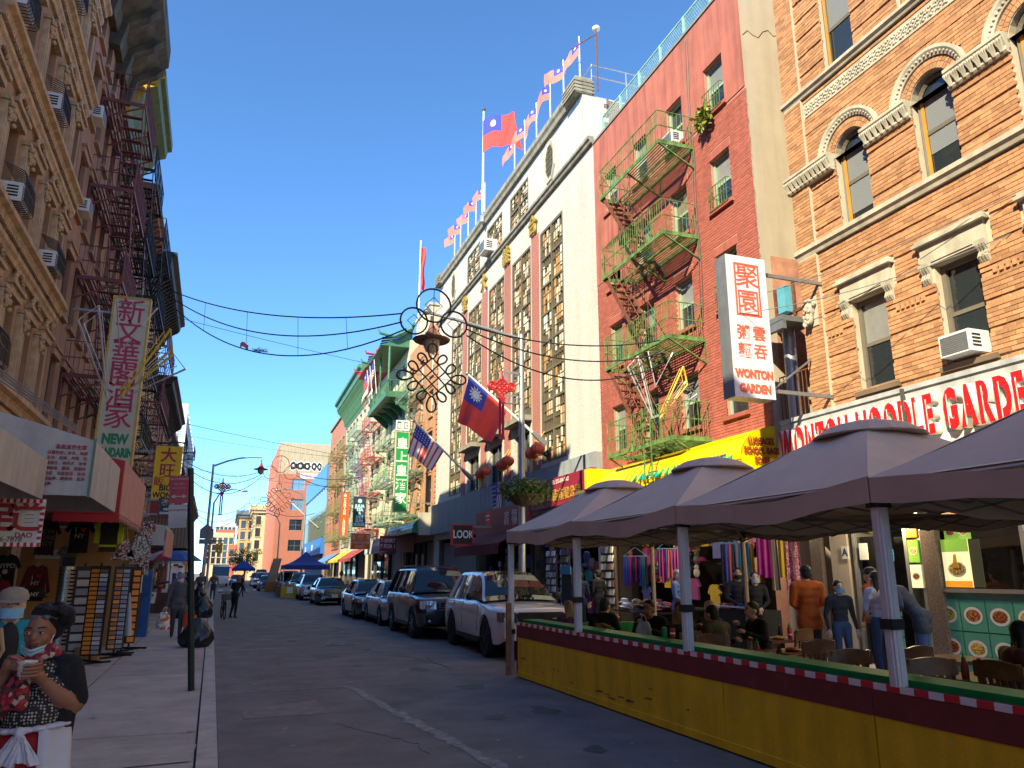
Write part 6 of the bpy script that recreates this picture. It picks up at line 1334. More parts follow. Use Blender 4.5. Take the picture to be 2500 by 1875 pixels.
def tent(y1, y0, label):
 t = thing('canopy_tent', label, 'tent', (4.85, y0, 0), 0, 'brown canopy tents over the outdoor tables'); D = 3.1; W = y1 - y0
 cx, cy = D / 2, W / 2; ze, zp = 2.50, 3.28; nn = 10
 b = MB(); E = [(0, 0), (D, 0), (D, W), (0, W)]
 for k in range(4):      # four sagging slopes
  (xa, ya), (xb, yb) = E[k], E[(k + 1) % 4]
  def fn(s, v):
   x, y = xa + (xb - xa) * s, ya + (yb - ya) * s; px, py = x + (cx - x) * v * .86, y + (cy - y) * v * .86
   z = ze + (zp - ze) * v - .02 * math.sin(math.pi * v) + .05 * math.sin(math.pi * v) * math.sin(math.pi * s) - .07 * math.sin(math.pi * s) * (1 - v) + .012 * math.sin(9 * s + 5 * v + k)
   return (px, py, z)
  b.grid(fn, nn, nn)
 o = solid(b, .006).obj('roof_cloth', TENT, t, smooth=60)
 v = MB()
 for k in range(4):
  (xa, ya), (xb, yb) = E[k], E[(k + 1) % 4]
  v.grid(lambda s, q: (xa + (xb - xa) * s, ya + (yb - ya) * s, ze - .08 * math.sin(math.pi * s) - .20 * (1 - q) * (1 + .08 * math.sin(s * 14)) + .015 * math.sin(s * 8)), 10, 2)
 solid(v, .005).obj('valance', TENT, t, smooth=True)
 cp = MB(); cp.lathe([(.56, -.10), (.58, -.09), (.40, .02), (.2, .07), (0, .09)], (cx, cy, zp - .02), 16); cp.obj('vent_cap', TENT, t)
 ln = MB()
 for k in range(4):
  (xa, ya), (xb, yb) = E[k], E[(k + 1) % 4]
  ln.add([(xa + .02 if xa == 0 else xa - .02, ya + .02 if ya == 0 else ya - .02, ze - .03), (xb + .02 if xb == 0 else xb - .02, yb + .02 if yb == 0 else yb - .02, ze - .03), (cx, cy, zp - .25)], [(0, 1, 2)])
 ln.obj('lining', TIN, t)
 fr = MB(); I_ = [(.12, .12), (D - .12, .12), (D - .12, W - .12), (.12, W - .12)]
 for k in range(4):
  (xa, ya), (xb, yb) = I_[k], I_[(k + 1) % 4]; m = 4
  for j in range(m):
   p0 = (xa + (xb - xa) * j / m, ya + (yb - ya) * j / m); p1 = (xa + (xb - xa) * (j + 1) / m, ya + (yb - ya) * (j + 1) / m)
   fr.bar((*p0, 2.38), (*p1, 2.24), .018); fr.bar((*p0, 2.24), (*p1, 2.38), .018)
  fr.bar((xa, ya, 2.38), (xb, yb, 2.38), .04); fr.bar((xa, ya, 2.3), (cx, cy, 2.75), .03)
 fr.obj('truss', mat('truss_grey', (.20, .19, .17), .5, .3), t)
 return t
posts = [13.5, 10.6, 7.7, 4.8, 1.9]
for k in range(4): tent(posts[k], posts[k + 1], ['brown canopy tent farthest from us beside the white SUV', 'second brown canopy tent from the white SUV', 'third brown canopy tent below the restaurant letters', 'nearest brown canopy tent at right edge'][k])
BLK2 = mat('black_clip', (.02, .02, .02), .5)
def post(x, y, z0, lab, m=ALU, red=False):
 t = thing('tent_post', lab, 'post', (x, y, z0), 0, 'aluminium tent posts'); h = 2.36 - z0; w = .045 if x < 6 else .028
 b = MB().box(-w, w, -w, w, 0, h)
 for s in (-1, 1): b.box(s * w - .008, s * w + .008, -w * .5, w * .5, 0, h).box(-w * .4, w * .4, s * w - .008, s * w + .008, 0, h)
 b.obj('profile', m, t); MB().box(-w * 1.5, w * 1.5, -w * 1.5, w * 1.5, h - .1, h + .02).obj('corner_bracket', BLK2, t); MB().box(-w * 1.4, w * 1.4, -w * 1.4, w * 1.4, .68 if z0 < .5 else .42, .76 if z0 < .5 else .5).obj('clip', BLK2, t)
for k, y in enumerate(posts):
 post(4.93, y if k else 13.48, .0 if k == 0 else .9, ['thin grey tent post beside the timber stake', 'silver tent post, second along the barrier', 'silver tent post, third along the barrier', 'thick silver tent post nearest us on the barrier', 'silver tent post off right on the barrier'][k])
 post(7.92, y, .15, ['rear tent post farthest from us', 'second rear tent post from the white SUV', 'third rear tent post', 'rear tent post by the restaurant door', 'nearest rear tent post'][k], mat('warm_lit_pole', (.55, .42, .30), .5, .3))  # rear aluminium posts: warm sunlight painted into their colour
WOODD = mat('dark_table_wood', (.16, .06, .035), .28, var=.3, scale=5, coat=.4, bump=.05); WOODC = mat('chair_wood', (.20, .09, .045), .35, var=.3, scale=8, coat=.3, bump=.05); SEATR = mat('red_vinyl', (.22, .02, .02), .4, var=.1)
def table(x, y, lab, w=.9, d=.7):
 t = thing('dining_table', lab, 'table', (x, y, .0), 0, 'dark wooden tables under the tents'); MB().box(-w / 2, w / 2, -d / 2, d / 2, .72, .76).obj('tabletop', WOODD, t); MB().box(-.04, .04, -.04, .04, .05, .72).obj('column', BLACK, t); MB().box(-.3, .3, -.035, .035, 0, .05).box(-.035, .035, -.3, -.036, 0, .05).box(-.035, .035, .036, .3, 0, .05).obj('foot', BLACK, t); return t
chm = None
def make_chair():
 t = thing('wooden_chair', 'x', 'chair')
 MB().box(-.21, .21, -.21, .21, .44, .47).obj('seat', SEATR, t)
 for sx in (-1, 1):
  MB().bar((sx * .19, -.19, 0), (sx * .18, -.18, .44), .04).obj('leg', WOODC, t); MB().bar((sx * .2, .25, 0), (sx * .19, .19, .46), .04).obj('leg', WOODC, t)
  MB().tube([(sx * .19, .2, .46), (sx * .2, .22, .7), (sx * .21, .27, .98)], .02, 6).obj('back_post', WOODC, t)
 MB().grid(lambda s, q: (-.24 + .48 * s, .28 + .025 * math.sin(math.pi * s), .86 + .12 * q + .035 * math.sin(math.pi * s) * q), 8, 2);
 tr = MB().grid(lambda s, q: (-.24 + .48 * s, .27 + .03 * math.sin(math.pi * s), .84 + .12 * q + .04 * math.sin(math.pi * s) * q), 8, 2); solid(tr, .025).obj('top_rail', WOODC, t)
 sm = MB().box(-.02, .02, -.008, .008, 0, .40).mesh('back_slat', WOODC)
 for k in range(5): link('back_slat', sm, t, (-.14 + .07 * k, .225, .46), (R_(-8), 0, 0))
 MB().bar((-.18, -.18, .2), (.18, -.18, .2), .025).bar((-.19, .22, .2), (.19, .22, .2), .025).obj('stretcher', WOODC, t); return t
ch0 = make_chair(); chu = [0]
def chair(x, y, rz, lab, z=0.):
 o = ch0 if chu[0] == 0 else copy_tree(ch0); chu[0] = 1; o.location = (x, y, z); o.rotation_euler = (0, 0, R_(rz)); o['label'] = lab; o['group'] = 'wooden chairs under the tents'; return o
tabs = [(6.75, 8.45, 'red topped empty table beside the front chairs'), (8.2, 10.2, 'dark table with a plate of noodles beside the orange shirt'), (7.1, 5.8, 'table of the sleeveless diner with sauce bottles'), (6.35, 10.3, 'table of the couple behind the drink cans'), (6.0, 12.4, 'far corner table beside the end board'), (6.25, 8.0, 'bare table close to the barrier with sauce bottle'), (8.2, 7.2, 'wooden table in front of the counter')]
for x, y, l in tabs: table(x, y, l)
for x, y, rz, l in ((6.55, 7.75, 180, 'light edged chair beside the empty table'), (7.55, 9.25, 200, 'dark chair behind the orange shirt'), (6.1, 6.75, 170, 'dark chair with its back toward us in the middle'), (6.95, 6.75, 185, 'slatted chair right of the middle chair'), (6.25, 5.85, 160, 'dark chair by the thick silver post'), (6.75, 5.2, 90, 'pale chair beside the sleeveless diner'), (6.05, 9.0, 20, 'chair behind the dark blue jacket diner'), (5.85, 8.35, 0, 'slatted chair nearest the green ledge'), (7.9, 5.0, 270, 'chair with red seat far right'), (8.9, 6.4, 0, 'red seat chair in front of food pictures'), (5.75, 10.9, 90, 'chair below the black jacket diner'), (7.6, 4.3, 180, 'chair at right edge under nearest tent')): chair(x, y, rz, l)
SRIR = mat('chili_sauce_red', (.38, .05, .015), .3, bump=0); CAPG = mat('bottle_cap_green', (.01, .3, .06), .4, bump=0); SOY = mat('soy_dark', (.03, .012, .008), .15, bump=0); CLR = mat('clear_jar', (.42, .42, .40), .15, bump=0)
def bottle(x, y, z, kind, lab, s=1.):
 t = thing('sauce_bottle', lab, 'bottle', (x, y, z), 0, 'condiment bottles on tables')
 if kind == 'chili': MB().lathe([(.032, 0), (.036, .02), (.036, .12), (.026, .15), (.02, .165)], n=12).obj('bottle', SRIR, t, smooth=True); MB().lathe([(.022, .165), (.022, .19), (.008, .2), (.005, .235), (0, .236)], n=10).obj('cap', CAPG, t, smooth=True)
 elif kind == 'soy': MB().lathe([(.03, 0), (.033, .02), (.033, .1), (.014, .14), (.014, .17)], n=12).obj('bottle', SOY, t, smooth=True); MB().lathe([(.018, .17), (.018, .19)], n=10).obj('cap', mat('cap_red', (.4, .03, .03), .4), t)
 elif kind == 'can': MB().lathe([(.028, 0), (.033, .01), (.033, .105), (.028, .12), (.025, .12)], n=14).obj('can', RED, t, smooth=True); MB().lathe([(.0335, .05), (.0335, .07)], n=14).obj('band', WHITE, t)
 elif kind == 'greencan': MB().lathe([(.028, 0), (.033, .01), (.033, .105), (.028, .12), (.025, .12)], n=14).obj('can', GRN, t, smooth=True); MB().lathe([(.026, .12), (.026, .125)], n=14).obj('lid', STEEL, t)
 else: MB().lathe([(.025, 0), (.028, .05), (.022, .07)], n=12).obj('shaker', CLR, t, smooth=True); MB().lathe([(.023, .07), (.02, .09), (0, .095)], n=10).obj('cap', STEEL, t, smooth=True)
 return t
bottle(6.0, 7.9, .76, 'chili', 'red chili sauce bottle with green cap near the green ledge'); bottle(6.05, 7.72, .76, 'shaker', 'glass shaker beside the chili bottle near the green ledge'); bottle(6.12, 7.66, .76, 'soy', 'dark soy bottle beside the chili bottle near the green ledge')
bottle(6.8, 5.8, .76, 'chili', 'red chili sauce bottle before the sleeveless diner'); bottle(6.88, 5.7, .76, 'soy', 'dark sauce bottle before the sleeveless diner'); bottle(6.95, 5.55, .76, 'shaker', 'clear shaker before the sleeveless diner')
bottle(8.3, 10.1, .76, 'can', 'red drink can beside the noodle plate'); bottle(8.42, 10.25, .76, 'chili', 'chili bottle behind the red can'); bottle(8.35, 10.4, .76, 'soy', 'dark bottle behind the noodle plate')
bottle(5.32, 8.85, .95, 'greencan', 'green drink can on the green ledge'); bottle(5.36, 8.72, .95, 'can', 'red drink can on the green ledge'); bottle(5.9, 12.3, .76, 'shaker', 'small shaker on the far corner table'); bottle(6.0, 12.35, .76, 'soy', 'dark bottle on the far corner table')
def plate_food(x, y, z, lab, f): t = thing('food_plate', lab, 'plate', (x, y, z)); MB().lathe([(.06, 0), (.13, .025), (.135, .025), (.07, .008), (0, .008)], n=20).obj('plate', PLATE, t, smooth=True); MB().sphere((0, 0, .02), .095, 12, 6, (1, 1, .35)).obj('food', f, t, smooth=True)
plate_food(8.05, 10.05, .76, 'white plate of noodles on the table beside the orange shirt', foods[1]); plate_food(7.3, 5.75, .76, 'white plate before the sleeveless diner', foods[3]); plate_food(7.0, 8.5, .76, 'plate on the red topped empty table', foods[0])
t = thing('blue_canopy_tent', 'blue canopy tent over parked cars farther along street', 'tent', (4.45, 66, 0)); b = MB(); E4 = [(0, 0), (3.7, 0), (3.7, 3.7), (0, 3.7)]
for k in range(4):
 (xa, ya), (xb, yb) = E4[k], E4[(k + 1) % 4]
 b.grid(lambda s, v: (xa + (xb - xa) * s + (1.85 - xa - (xb - xa) * s) * v, ya + (yb - ya) * s + (1.85 - ya - (yb - ya) * s) * v, 2.35 + 1.15 * v - .22 * math.sin(math.pi * v)), 6, 8); b.quad((xa, ya, 2.0), (xb, yb, 2.0), (xb, yb, 2.35), (xa, ya, 2.35))
solid(b, .008).obj('roof_cloth', mat('blue_tent_cloth', (.012, .035, .22), .6, var=.12), t)
for x, y in E4: MB().tube([(x, y, 0), (x, y, 2.1)], .035, 6).obj('leg', WHITE, t)
t = thing('blue_canopy_tent', 'small blue canopy far beside the tree', 'tent', (2.6, 128, 0)); MB().lathe([(2.4, 2.0), (2.4, 2.4), (0, 3.6)], (0, 0, 0), 4, a0=math.pi / 4).obj('roof_cloth', MATS['blue_tent_cloth'], t)
for x, y in ((-1.6, -1.6), (1.6, -1.6), (1.6, 1.6), (-1.6, 1.6)): MB().tube([(x, y, 0), (x, y, 2.1)], .05, 6).obj('leg', WHITE, t)
PY = mat('planter_yellow', (.58, .34, .015), .7, var=.15); PW = mat('planter_wood', (.20, .13, .06), .8, var=.25)
t = thing('street_planter', 'yellow and olive plywood planter with paper notice in the parking lane', 'planter', (3.75, 57, 0)); MB().box(0, 1.5, 0, .08, .05, .85).obj('yellow_panel', PY, t); MB().box(-.02, .06, .085, 6, .05, .8).obj('long_panel', PW, t); MB().box(.4, .8, -.012, -.002, .35, .75).obj('notice', WHITE, t); MB().box(0.1, 1.4, .1, .6, .4, .75).obj('soil_box', DARK, t)
t = thing('street_planter', 'tall brown plywood planter end farther along', 'planter', (3.4, 73, 0)); MB().box(0, 1.1, 0, .1, .05, .95).obj('front_panel', mat('planter_orange', (.35, .12, .03), .7), t); MB().prism([(.2, .95), (.9, .95), (1.3, 3.0), (.7, 3.0)], .1, 2.5, ax='xz').obj('tarp_frame', mat('tan_tarp', (.30, .24, .16), .8), t)
UMB = [mat('umb_red', (.40, .03, .04), .6), mat('umb_white', (.50, .48, .52), .6), mat('umb_blue', (.03, .08, .32), .6)]
t = thing('striped_umbrella', 'red white and blue market umbrella over a left sidewalk stall', 'umbrella', (-2.2, 36, .15))
for k in range(12):
 a0, a1 = k * math.pi / 6, (k + 1) * math.pi / 6; b = MB(); rr2 = [(0, 2.6), (.45, 2.5), (.9, 2.32), (1.25, 2.08)]
 for (ra_, za), (rb_, zb_) in zip(rr2[:-1], rr2[1:]): b.quad((ra_ * math.cos(a0), ra_ * math.sin(a0), za), (rb_ * math.cos(a0), rb_ * math.sin(a0), zb_), (rb_ * math.cos(a1), rb_ * math.sin(a1), zb_), (ra_ * math.cos(a1), ra_ * math.sin(a1), za))
 solid(b, .006).obj('panel', UMB[2] if k in (9, 10, 11, 0) else UMB[k % 2], t)
MB().tube([(0, 0, 0), (0, 0, 2.6)], .025, 6).obj('pole', STEEL, t)
BAG = mat('black_bag_plastic', (.016, .017, .019), .28, var=.3, bump=.9, bscale=9, spec=.6)
def bag(x, y, s, lab, m=BAG, sc=(1, 1, .85)):
 r = random.Random(int(x * 100 + y)); b = MB(); ph = [r.uniform(0, 6) for _ in range(8)]
 n, mm = 40, 26; P = []
 for i in range(mm + 1):
  th = math.pi * i / mm
  for j in range(n):
   a = 2 * math.pi * j / n; q = 1 + .07 * math.sin(3 * a + ph[0] + 2 * th) + .05 * math.sin(7 * a + ph[1] + 5 * th) + .035 * math.sin(13 * a + ph[2] - 6 * th) + .03 * math.sin(19 * a + 4 * th)
   z = math.cos(th); rad = max(math.sin(th), 0) ** .8 * q * (1 - .22 * max(z, 0)); z = max(z, -.72) + (.32 * (max(z, 0)) ** 7)
   P.append((rad * s * sc[0] * math.cos(a), rad * s * sc[1] * math.sin(a), (z + .72) * s * sc[2]))
 b.add(P, [(i * n + j, (i + 1) * n + j, (i + 1) * n + (j + 1) % n, i * n + (j + 1) % n) for i in range(mm) for j in range(n)])
 t = thing('garbage_bag', lab, 'garbage bag', (x, y, .15), 0, 'garbage bags at the left kerb'); b.obj('bag', m, t, smooth=80)
 k = MB(); z0 = 2.0 * s * sc[2]; k.tube([(0, 0, z0 - .08), (.01, 0, z0), (.02, .0, z0 + .05)], [.03, .02, .035], 7); k.grid(lambda u, v: ((u - .5) * .16 * (1 + v), .03 * math.sin(u * 9), z0 + .04 + .12 * v + .03 * math.sin(u * 7)), 6, 2); k.obj('knot', m, t, smooth=True); return t
bag(-.48, 19.1, .36, 'large black tied garbage bag nearest us at the left kerb'); bag(-.72, 31.0, .42, 'black garbage bag farther along, front of a pile'); bag(-.85, 31.8, .46, 'tall black garbage bag behind another in the pile', sc=(1, 1, 1.15)); bag(-1.5, 31.4, .38, 'grey white garbage bag left of the black pile', mat('grey_bag', (.32, .31, .32), .4, bump=.5, bscale=9)); bag(-1.35, 30.9, .3, 'small dark bag under the grey white bag')
t = thing('street_tree', 'round dark green street tree far beyond the crossing', 'tree', (3.2, 150, 0)); MB().tube([(0, 0, 0), (.1, 0, 2), (-.1, .1, 4)], [.2, .15, .1], 8).obj('trunk', mat('bark', (.06, .045, .03), .9), t)
for a in range(5): MB().tube([(0, 0, 2.0), (1.2 * math.cos(a * 1.26), 1.2 * math.sin(a * 1.26), 3.6)], [.09, .03], 5).obj('limb', MATS['bark'], t)
lb = MB(); rnd = random.Random(31)
for k in range(26): leaves(lb, (rnd.uniform(-2.2, 2.2), rnd.uniform(-2, 2), rnd.uniform(2.2, 5.6)), (.9, .9, .75), 110, .26, rnd)
stuff(lb.obj('crown', mat('tree_leaf', (.06, .10, .02), .6, var=.4, isl=.45), t))
# ================================================================ vehicles (front at -y, origin on the road under the front bumper centre)
CGLASS = glassmat('car_glass', (.010, .012, .014), .03, .7); TYRE = mat('tyre_rubber', (.018, .018, .018), .85, var=.2); RIMS = mat('rim_silver', (.45, .45, .46), .3, .9, bump=0); RIMB = mat('rim_black', (.012, .012, .013), .3, .5, bump=0)
TRIMB = mat('black_trim', (.015, .015, .016), .45, bump=0); LENS = mat('headlight_lens', (.50, .52, .54), .08, .3, bump=0, coat=1); LENSD = mat('headlight_smoked', (.07, .07, .075), .08, .3, bump=0, coat=1); AMBER = mat('amber_lens', (.45, .13, .02), .2, bump=0); CHROME = mat('chrome', (.65, .65, .66), .12, 1, bump=0); TAIL = mat('tail_red', (.35, .01, .01), .15, bump=0); PLATEM = mat('licence_plate', (.62, .55, .38), .5, bump=0)
def paint(n, c, metal=.0): return mat('paint_' + n, c, .28 if metal == 0 else .32, metal, var=.03, bump=0, coat=1)
_wh = {}
def wheel_mesh(r, w, rimm, spokes):
 k = (r, w, rimm.name, spokes)
 if k in _wh: return _wh[k]
 def disc(prof, n=26):
  b = MB(); b.lathe(prof, n=n); b.v = [(z, x, y) for x, y, z in b.v]; return b
 ty = disc([(r * .66, -w / 2 + .02), (r * .9, -w / 2), (r * .98, -w / 2 + .03), (r, -w / 4), (r, w / 4), (r * .98, w / 2 - .03), (r * .9, w / 2), (r * .66, w / 2 - .02)])
 rm = disc([(r * .67, -w / 2 + .03), (r * .64, -w / 2 + .02), (r * .60, -w / 2 + .05), (r * .58, -w / 6), (0, -w / 6)]);
 for s in range(spokes):
  a = 2 * math.pi * s / spokes; P = [(-w / 2 + .03, .02 * math.cos(a + 1.57) + .06 * math.cos(a), .02 * math.sin(a + 1.57) + .06 * math.sin(a)), (-w / 2 + .035, r * .62 * math.cos(a), r * .62 * math.sin(a))]
  rm.bar(P[0], P[1], .05, .03)
 rm.add(*(lambda q: (q.v, q.f))(disc([(.07, -w / 2 + .05), (.06, -w / 2 + .015), (0, -w / 2 + .01)], 12)))
 _wh[k] = (ty.mesh('tyre', TYRE, True), rm.mesh('rim', rimm, 30)); return _wh[k]
def smooth(a, b, x): x = min(max((x - a) / (b - a), 0), 1); return x * x * (3 - 2 * x)
def car(name, label, loc, rz, P, L=4.7, Wd=1.83, H=1.46, r=.33, f=.92, wb=2.75, hood=(.62, .92), cowl=1.25, belt=.94, roof=(2.05, 3.3), rear=4.45, trunk=1.0, zb=.20, rimm=RIMS, lens=LENS, grille='bars', kind='sedan', rails=False, plate=False, pil=(0.52,), spokes=5, cat='car', group='cars parked along the right kerb', rearview=False, gz=(.55, .85), gw=.55, lz=(.62, .78)):
 t = thing(name, label, cat, loc, rz, group)
 hw = Wd / 2; yf, yr = f, f + wb; S = sorted(set([round(x, 3) for x in np.linspace(0, L, 58)] + [round(yf + d * r * 1.16, 3) for d in np.linspace(-1, 1, 11)] + [round(yr + d * r * 1.16, 3) for d in np.linspace(-1, 1, 11)]))
 def top(s):
  z = hood[0] + (hood[1] - hood[0]) * min(1, s / cowl) ** .55 if s < cowl else belt + .0 * s
  if s < .18: z -= (1 - s / .18) ** 2 * .16
  if s >= cowl: z = hood[1] + (belt - hood[1]) * smooth(cowl, cowl + .6, s)
  if s > rear - .35: z = belt + (trunk - belt) * smooth(rear - .35, rear, s)
  if s > L - .16: z -= ((s - L + .16) / .16) ** 2 * .12
  return z
 def half(s): return hw * (1 - .17 * (1 - smooth(0, .75, s)) ** 1.6 - .10 * (1 - smooth(0, .6, L - s)) ** 1.6)
 def low(s):
  z = zb + .10 * (1 - smooth(0, .35, s)) + .08 * (1 - smooth(0, .35, L - s))
  for yc in (yf, yr):
   d = abs(s - yc)
   if d < r * 1.16: z = max(z, r + math.sqrt(max((r * 1.16) ** 2 - d * d, 0)) - .0)
  return z
 body = MB(); under = MB(); ring = []
 for s in S:
  w, zt, zl = half(s), top(s), low(s); zl = min(zl, zt - .12); zm = max(zl + .02, zb + (zt - zb) * .45); z2 = max(zl + .04, zt - .22)
  ring.append([(w * .72, s, min(zl, zb + .02)), (w * .955, s, zl), (w * .985, s, max(zl + .012, zb + .14)), (w, s, max(zl + .02, zm)), (w * .992, s, max(zl + .03, z2)), (w * .965, s, zt - .07), (w * .90, s, zt - .015), (w * .72, s, zt + .012), (w * .35, s, zt + .03), (0, s, zt + .034)])
 for a, c in zip(ring[:-1], ring[1:]):
  for j in range(len(a) - 1):
   for sg in (1, -1):
    q = [a[j], a[j + 1], c[j + 1], c[j]]; q = [(x * sg, y, z) for x, y, z in q]
    (under if j == 0 else body).add(q, [(0, 1, 2, 3) if sg < 0 else (3, 2, 1, 0)])
  under.add([(a[0][0], a[0][1], a[0][2]), (-a[0][0], a[0][1], a[0][2]), (-c[0][0], c[0][1], c[0][2]), (c[0][0], c[0][1], c[0][2])], [(0, 1, 2, 3)])
 for a, fl in ((ring[0], 1), (ring[-1], -1)):
  P_ = a[1:] + [(-x, y, z) for x, y, z in a[1:-1]][::-1]; body.add(P_, [tuple(range(len(P_)))[::fl]])
 bm = bmesh.new(); me = body.mesh('body', P); bm.from_mesh(me); bmesh.ops.remove_doubles(bm, verts=bm.verts, dist=.0015); bm.to_mesh(me); bm.free(); me.polygons.foreach_set('use_smooth', [True] * len(me.polygons)); me.set_sharp_from_angle(angle=R_(42)); link('body', me, t); under.obj('underbody', TRIMB, t)
 wbt, wtp = hw * .915, hw * .66
 def zr(s):
  if s < roof[0]: u = (s - cowl) / (roof[0] - cowl); return belt + (H - belt) * (1 - (1 - u) ** 1.45)
  if s < roof[1]: return H + .015 * math.sin(math.pi * (s - roof[0]) / (roof[1] - roof[0]))
  u = (s - roof[1]) / (rear - roof[1]); return belt + (H - belt) * (1 - u ** (1.25 if kind == 'sedan' else 1.6))
 gs = list(np.linspace(cowl - .12, roof[0], 6)) + list(np.linspace(roof[0], roof[1], 9))[1:] + list(np.linspace(roof[1], rear, 6))[1:]
 G_ = []
 for s in gs:
  q = max((zr(max(s, cowl)) - belt) / (H - belt), 0); w0 = min(half(s) * .905, wbt); wt = w0 + (wtp - w0) * q
  zz = zr(max(s, cowl)) if s >= cowl else belt; G_.append([(w0, s, belt - .03), (wt + .01, s, max(belt - .02, zz - .07)), (wt - .05, s, max(belt - .012, zz - .012)), (wt * .5, s, zz + .012), (0, s, zz + .02)])
 side = {1: MB(), -1: MB()}; wind = MB(); roofm = MB(); back = MB()
 for i, (a, c) in enumerate(zip(G_[:-1], G_[1:])):
  mid = (gs[i] + gs[i + 1]) / 2
  for sg in (1, -1):
   for j in range(4):
    q = [(x * sg, y, z) for x, y, z in (a[j], a[j + 1], c[j + 1], c[j])]; o = (0, 1, 2, 3) if sg < 0 else (3, 2, 1, 0)
    if j == 0: side[sg].add(q, [o])
    elif j == 1: roofm.add(q, [o])
    else: (wind if mid < roof[0] else back if mid > roof[1] else roofm).add(q, [o])
 [side[q].obj('side_window', CGLASS, t, True) for q in (1, -1)]; wind.obj('windshield', CGLASS, t, True); back.obj('rear_window', CGLASS if kind == 'sedan' or True else P, t, True); roofm.obj('roof', P, t, True)
 pl = MB()
 for fr_ in pil:
  s = roof[0] + (roof[1] - roof[0]) * fr_
  for sg in (1, -1): pl.bar((sg * (min(half(s) * .905, wbt) + .006), s, belt - .02), (sg * (wtp + .014), s + .05, H - .07), .018, .09)
 if kind == 'suv':
  for sg in (1, -1): pl.bar((sg * (wbt + .004), roof[1] + .12, belt - .02), (sg * (wtp + .016), roof[1] - .1, H - .07), .02, .14)
 pl.obj('pillar', P if kind == 'suv' else TRIMB, t)
 sm = MB()   # shut lines and sills
 d0, d1, d2 = cowl + .12, roof[0] + (roof[1] - roof[0]) * (pil[0] if pil else .5), yr - r * .6
 for sg in (1, -1):
  for s in (d0, d1, d2):
   w = half(s) + .001; sm.bar((sg * w * .999, s, zb + .2), (sg * w, s, zb + (belt - zb) * .5), .008, .008).bar((sg * w, s, zb + (belt - zb) * .5), (sg * w * .972, s, belt - .05), .008, .008)
  sm.box(min(sg * hw * .955, sg * hw * .99), max(sg * hw * .955, sg * hw * .99), yf + r * 1.2, yr - r * 1.2, zb - .01, zb + .09)
 sm.obj('shut_lines', TRIMB, t)
 hd = MB()
 for sg in (1, -1):
  for s in (d1 - .22, d2 - .25): hd.box(min(sg * hw, sg * (hw + .025)), max(sg * hw, sg * (hw + .025)), s, s + .17, belt - .20, belt - .17)
 hd.obj('door_handle', P, t)
 for sg in (1, -1):
  mi = MB().sphere((sg * (hw + .09), cowl + .38, belt + .08), .11, 10, 7, (.95, .6, .8)).bar((sg * (hw * .93), cowl + .36, belt), (sg * (hw + .05), cowl + .38, belt + .06), .05); mi.obj('wing_mirror', TRIMB if kind == 'suv' else P, t, smooth=True)
 ty, rm = wheel_mesh(r, .24, rimm, spokes)
 for yc in (yf, yr):
  for sg in (1, -1):
   w = link('wheel', ty, t, (sg * (hw - .118), yc, r), (0, 0, 0 if sg < 0 else math.pi)); link('rim', rm, w)
 def fx(x):       # bumper face depth at lateral position
  return -.02 + .30 * (abs(x) / hw) ** 3.6
 for sg in (1, -1):
  b = MB(); xs = np.linspace(gw + .02, hw * .93, 6)
  for a, c in zip(xs[:-1], xs[1:]): b.add([(sg * a, fx(a) - .03, lz[0]), (sg * c, fx(c) - .03, lz[0] + .03), (sg * c, fx(c) + .0, lz[1] + .01), (sg * a, fx(a) + .02, lz[1])], [(0, 1, 2, 3) if sg > 0 else (3, 2, 1, 0)])
  h_ = solid(b, .03).obj('headlight', lens, t, smooth=True); MB().sphere((sg * (gw + .16), fx(gw + .16) - .035, (lz[0] + lz[1]) / 2 + .01), .055, 10, 7, (1, .4, 1)).obj('projector', CHROME, h_, smooth=True)
  MB().box(min(sg * hw * .60, sg * hw * .82), max(sg * hw * .60, sg * hw * .82), fx(hw * .7) - .06, fx(hw * .7) + .1, zb + .12, zb + .22).obj('lower_intake', TRIMB, t)
  MB().sphere((sg * hw * .71, fx(hw * .71) - .07, zb + .17), .04, 8, 6, (1, .4, 1)).obj('fog_lamp', LENS, t, smooth=True)
 g = MB().prism([(-gw, gz[0] + .04), (-gw + .05, gz[0]), (gw - .05, gz[0]), (gw, gz[0] + .04), (gw, gz[1] - .03), (gw - .04, gz[1]), (-gw + .04, gz[1]), (-gw, gz[1] - .03)], -.02, .2); go = g.obj('grille', TRIMB, t)
 if grille == 'bars':
  q = MB()
  for k in range(4): z = gz[0] + (gz[1] - gz[0]) * (k + .5) / 4; q.box(-gw + .04, gw - .04, -.035, -.021, z - .012, z + .012)
  q.obj('grille_bars', CHROME, go)
 elif grille == 'cross':
  q = MB().box(-gw + .03, gw - .03, -.04, -.021, (gz[0] + gz[1]) / 2 - .02, (gz[0] + gz[1]) / 2 + .02).box(-.02, .02, -.045, -.041, gz[0] + .03, gz[1] - .03); q.obj('grille_bars', TRIMB, go)
  MB().box(gw * .45, gw * .85, -.05, -.046, (gz[0] + gz[1]) / 2 - .012, (gz[0] + gz[1]) / 2 + .012).obj('badge', RIMS, go)
 MB().box(-gw * .9, gw * .9, -.0, .2, zb + .1, zb + .2).obj('lower_grille', TRIMB, t)
 if plate:
  p = MB().box(-.16, .16, -.06, -.045, zb + .22, zb + .38).obj("licence_plate", PLATEM, t)
 tl = MB()
 for sg in (1, -1): tl.box(min(sg * hw * .62, sg * hw * .90), max(sg * hw * .62, sg * hw * .90), L - .2, L + .0, trunk - .28, trunk - .08)
 tl.obj('tail_light', TAIL, t)
 wi = MB()
 for x in (-.35, .25): wi.bar((x, cowl + .03, belt + .035), (x + .45, cowl + .16, belt + .10), .02, .012)
 wi.obj('wiper', TRIMB, t)
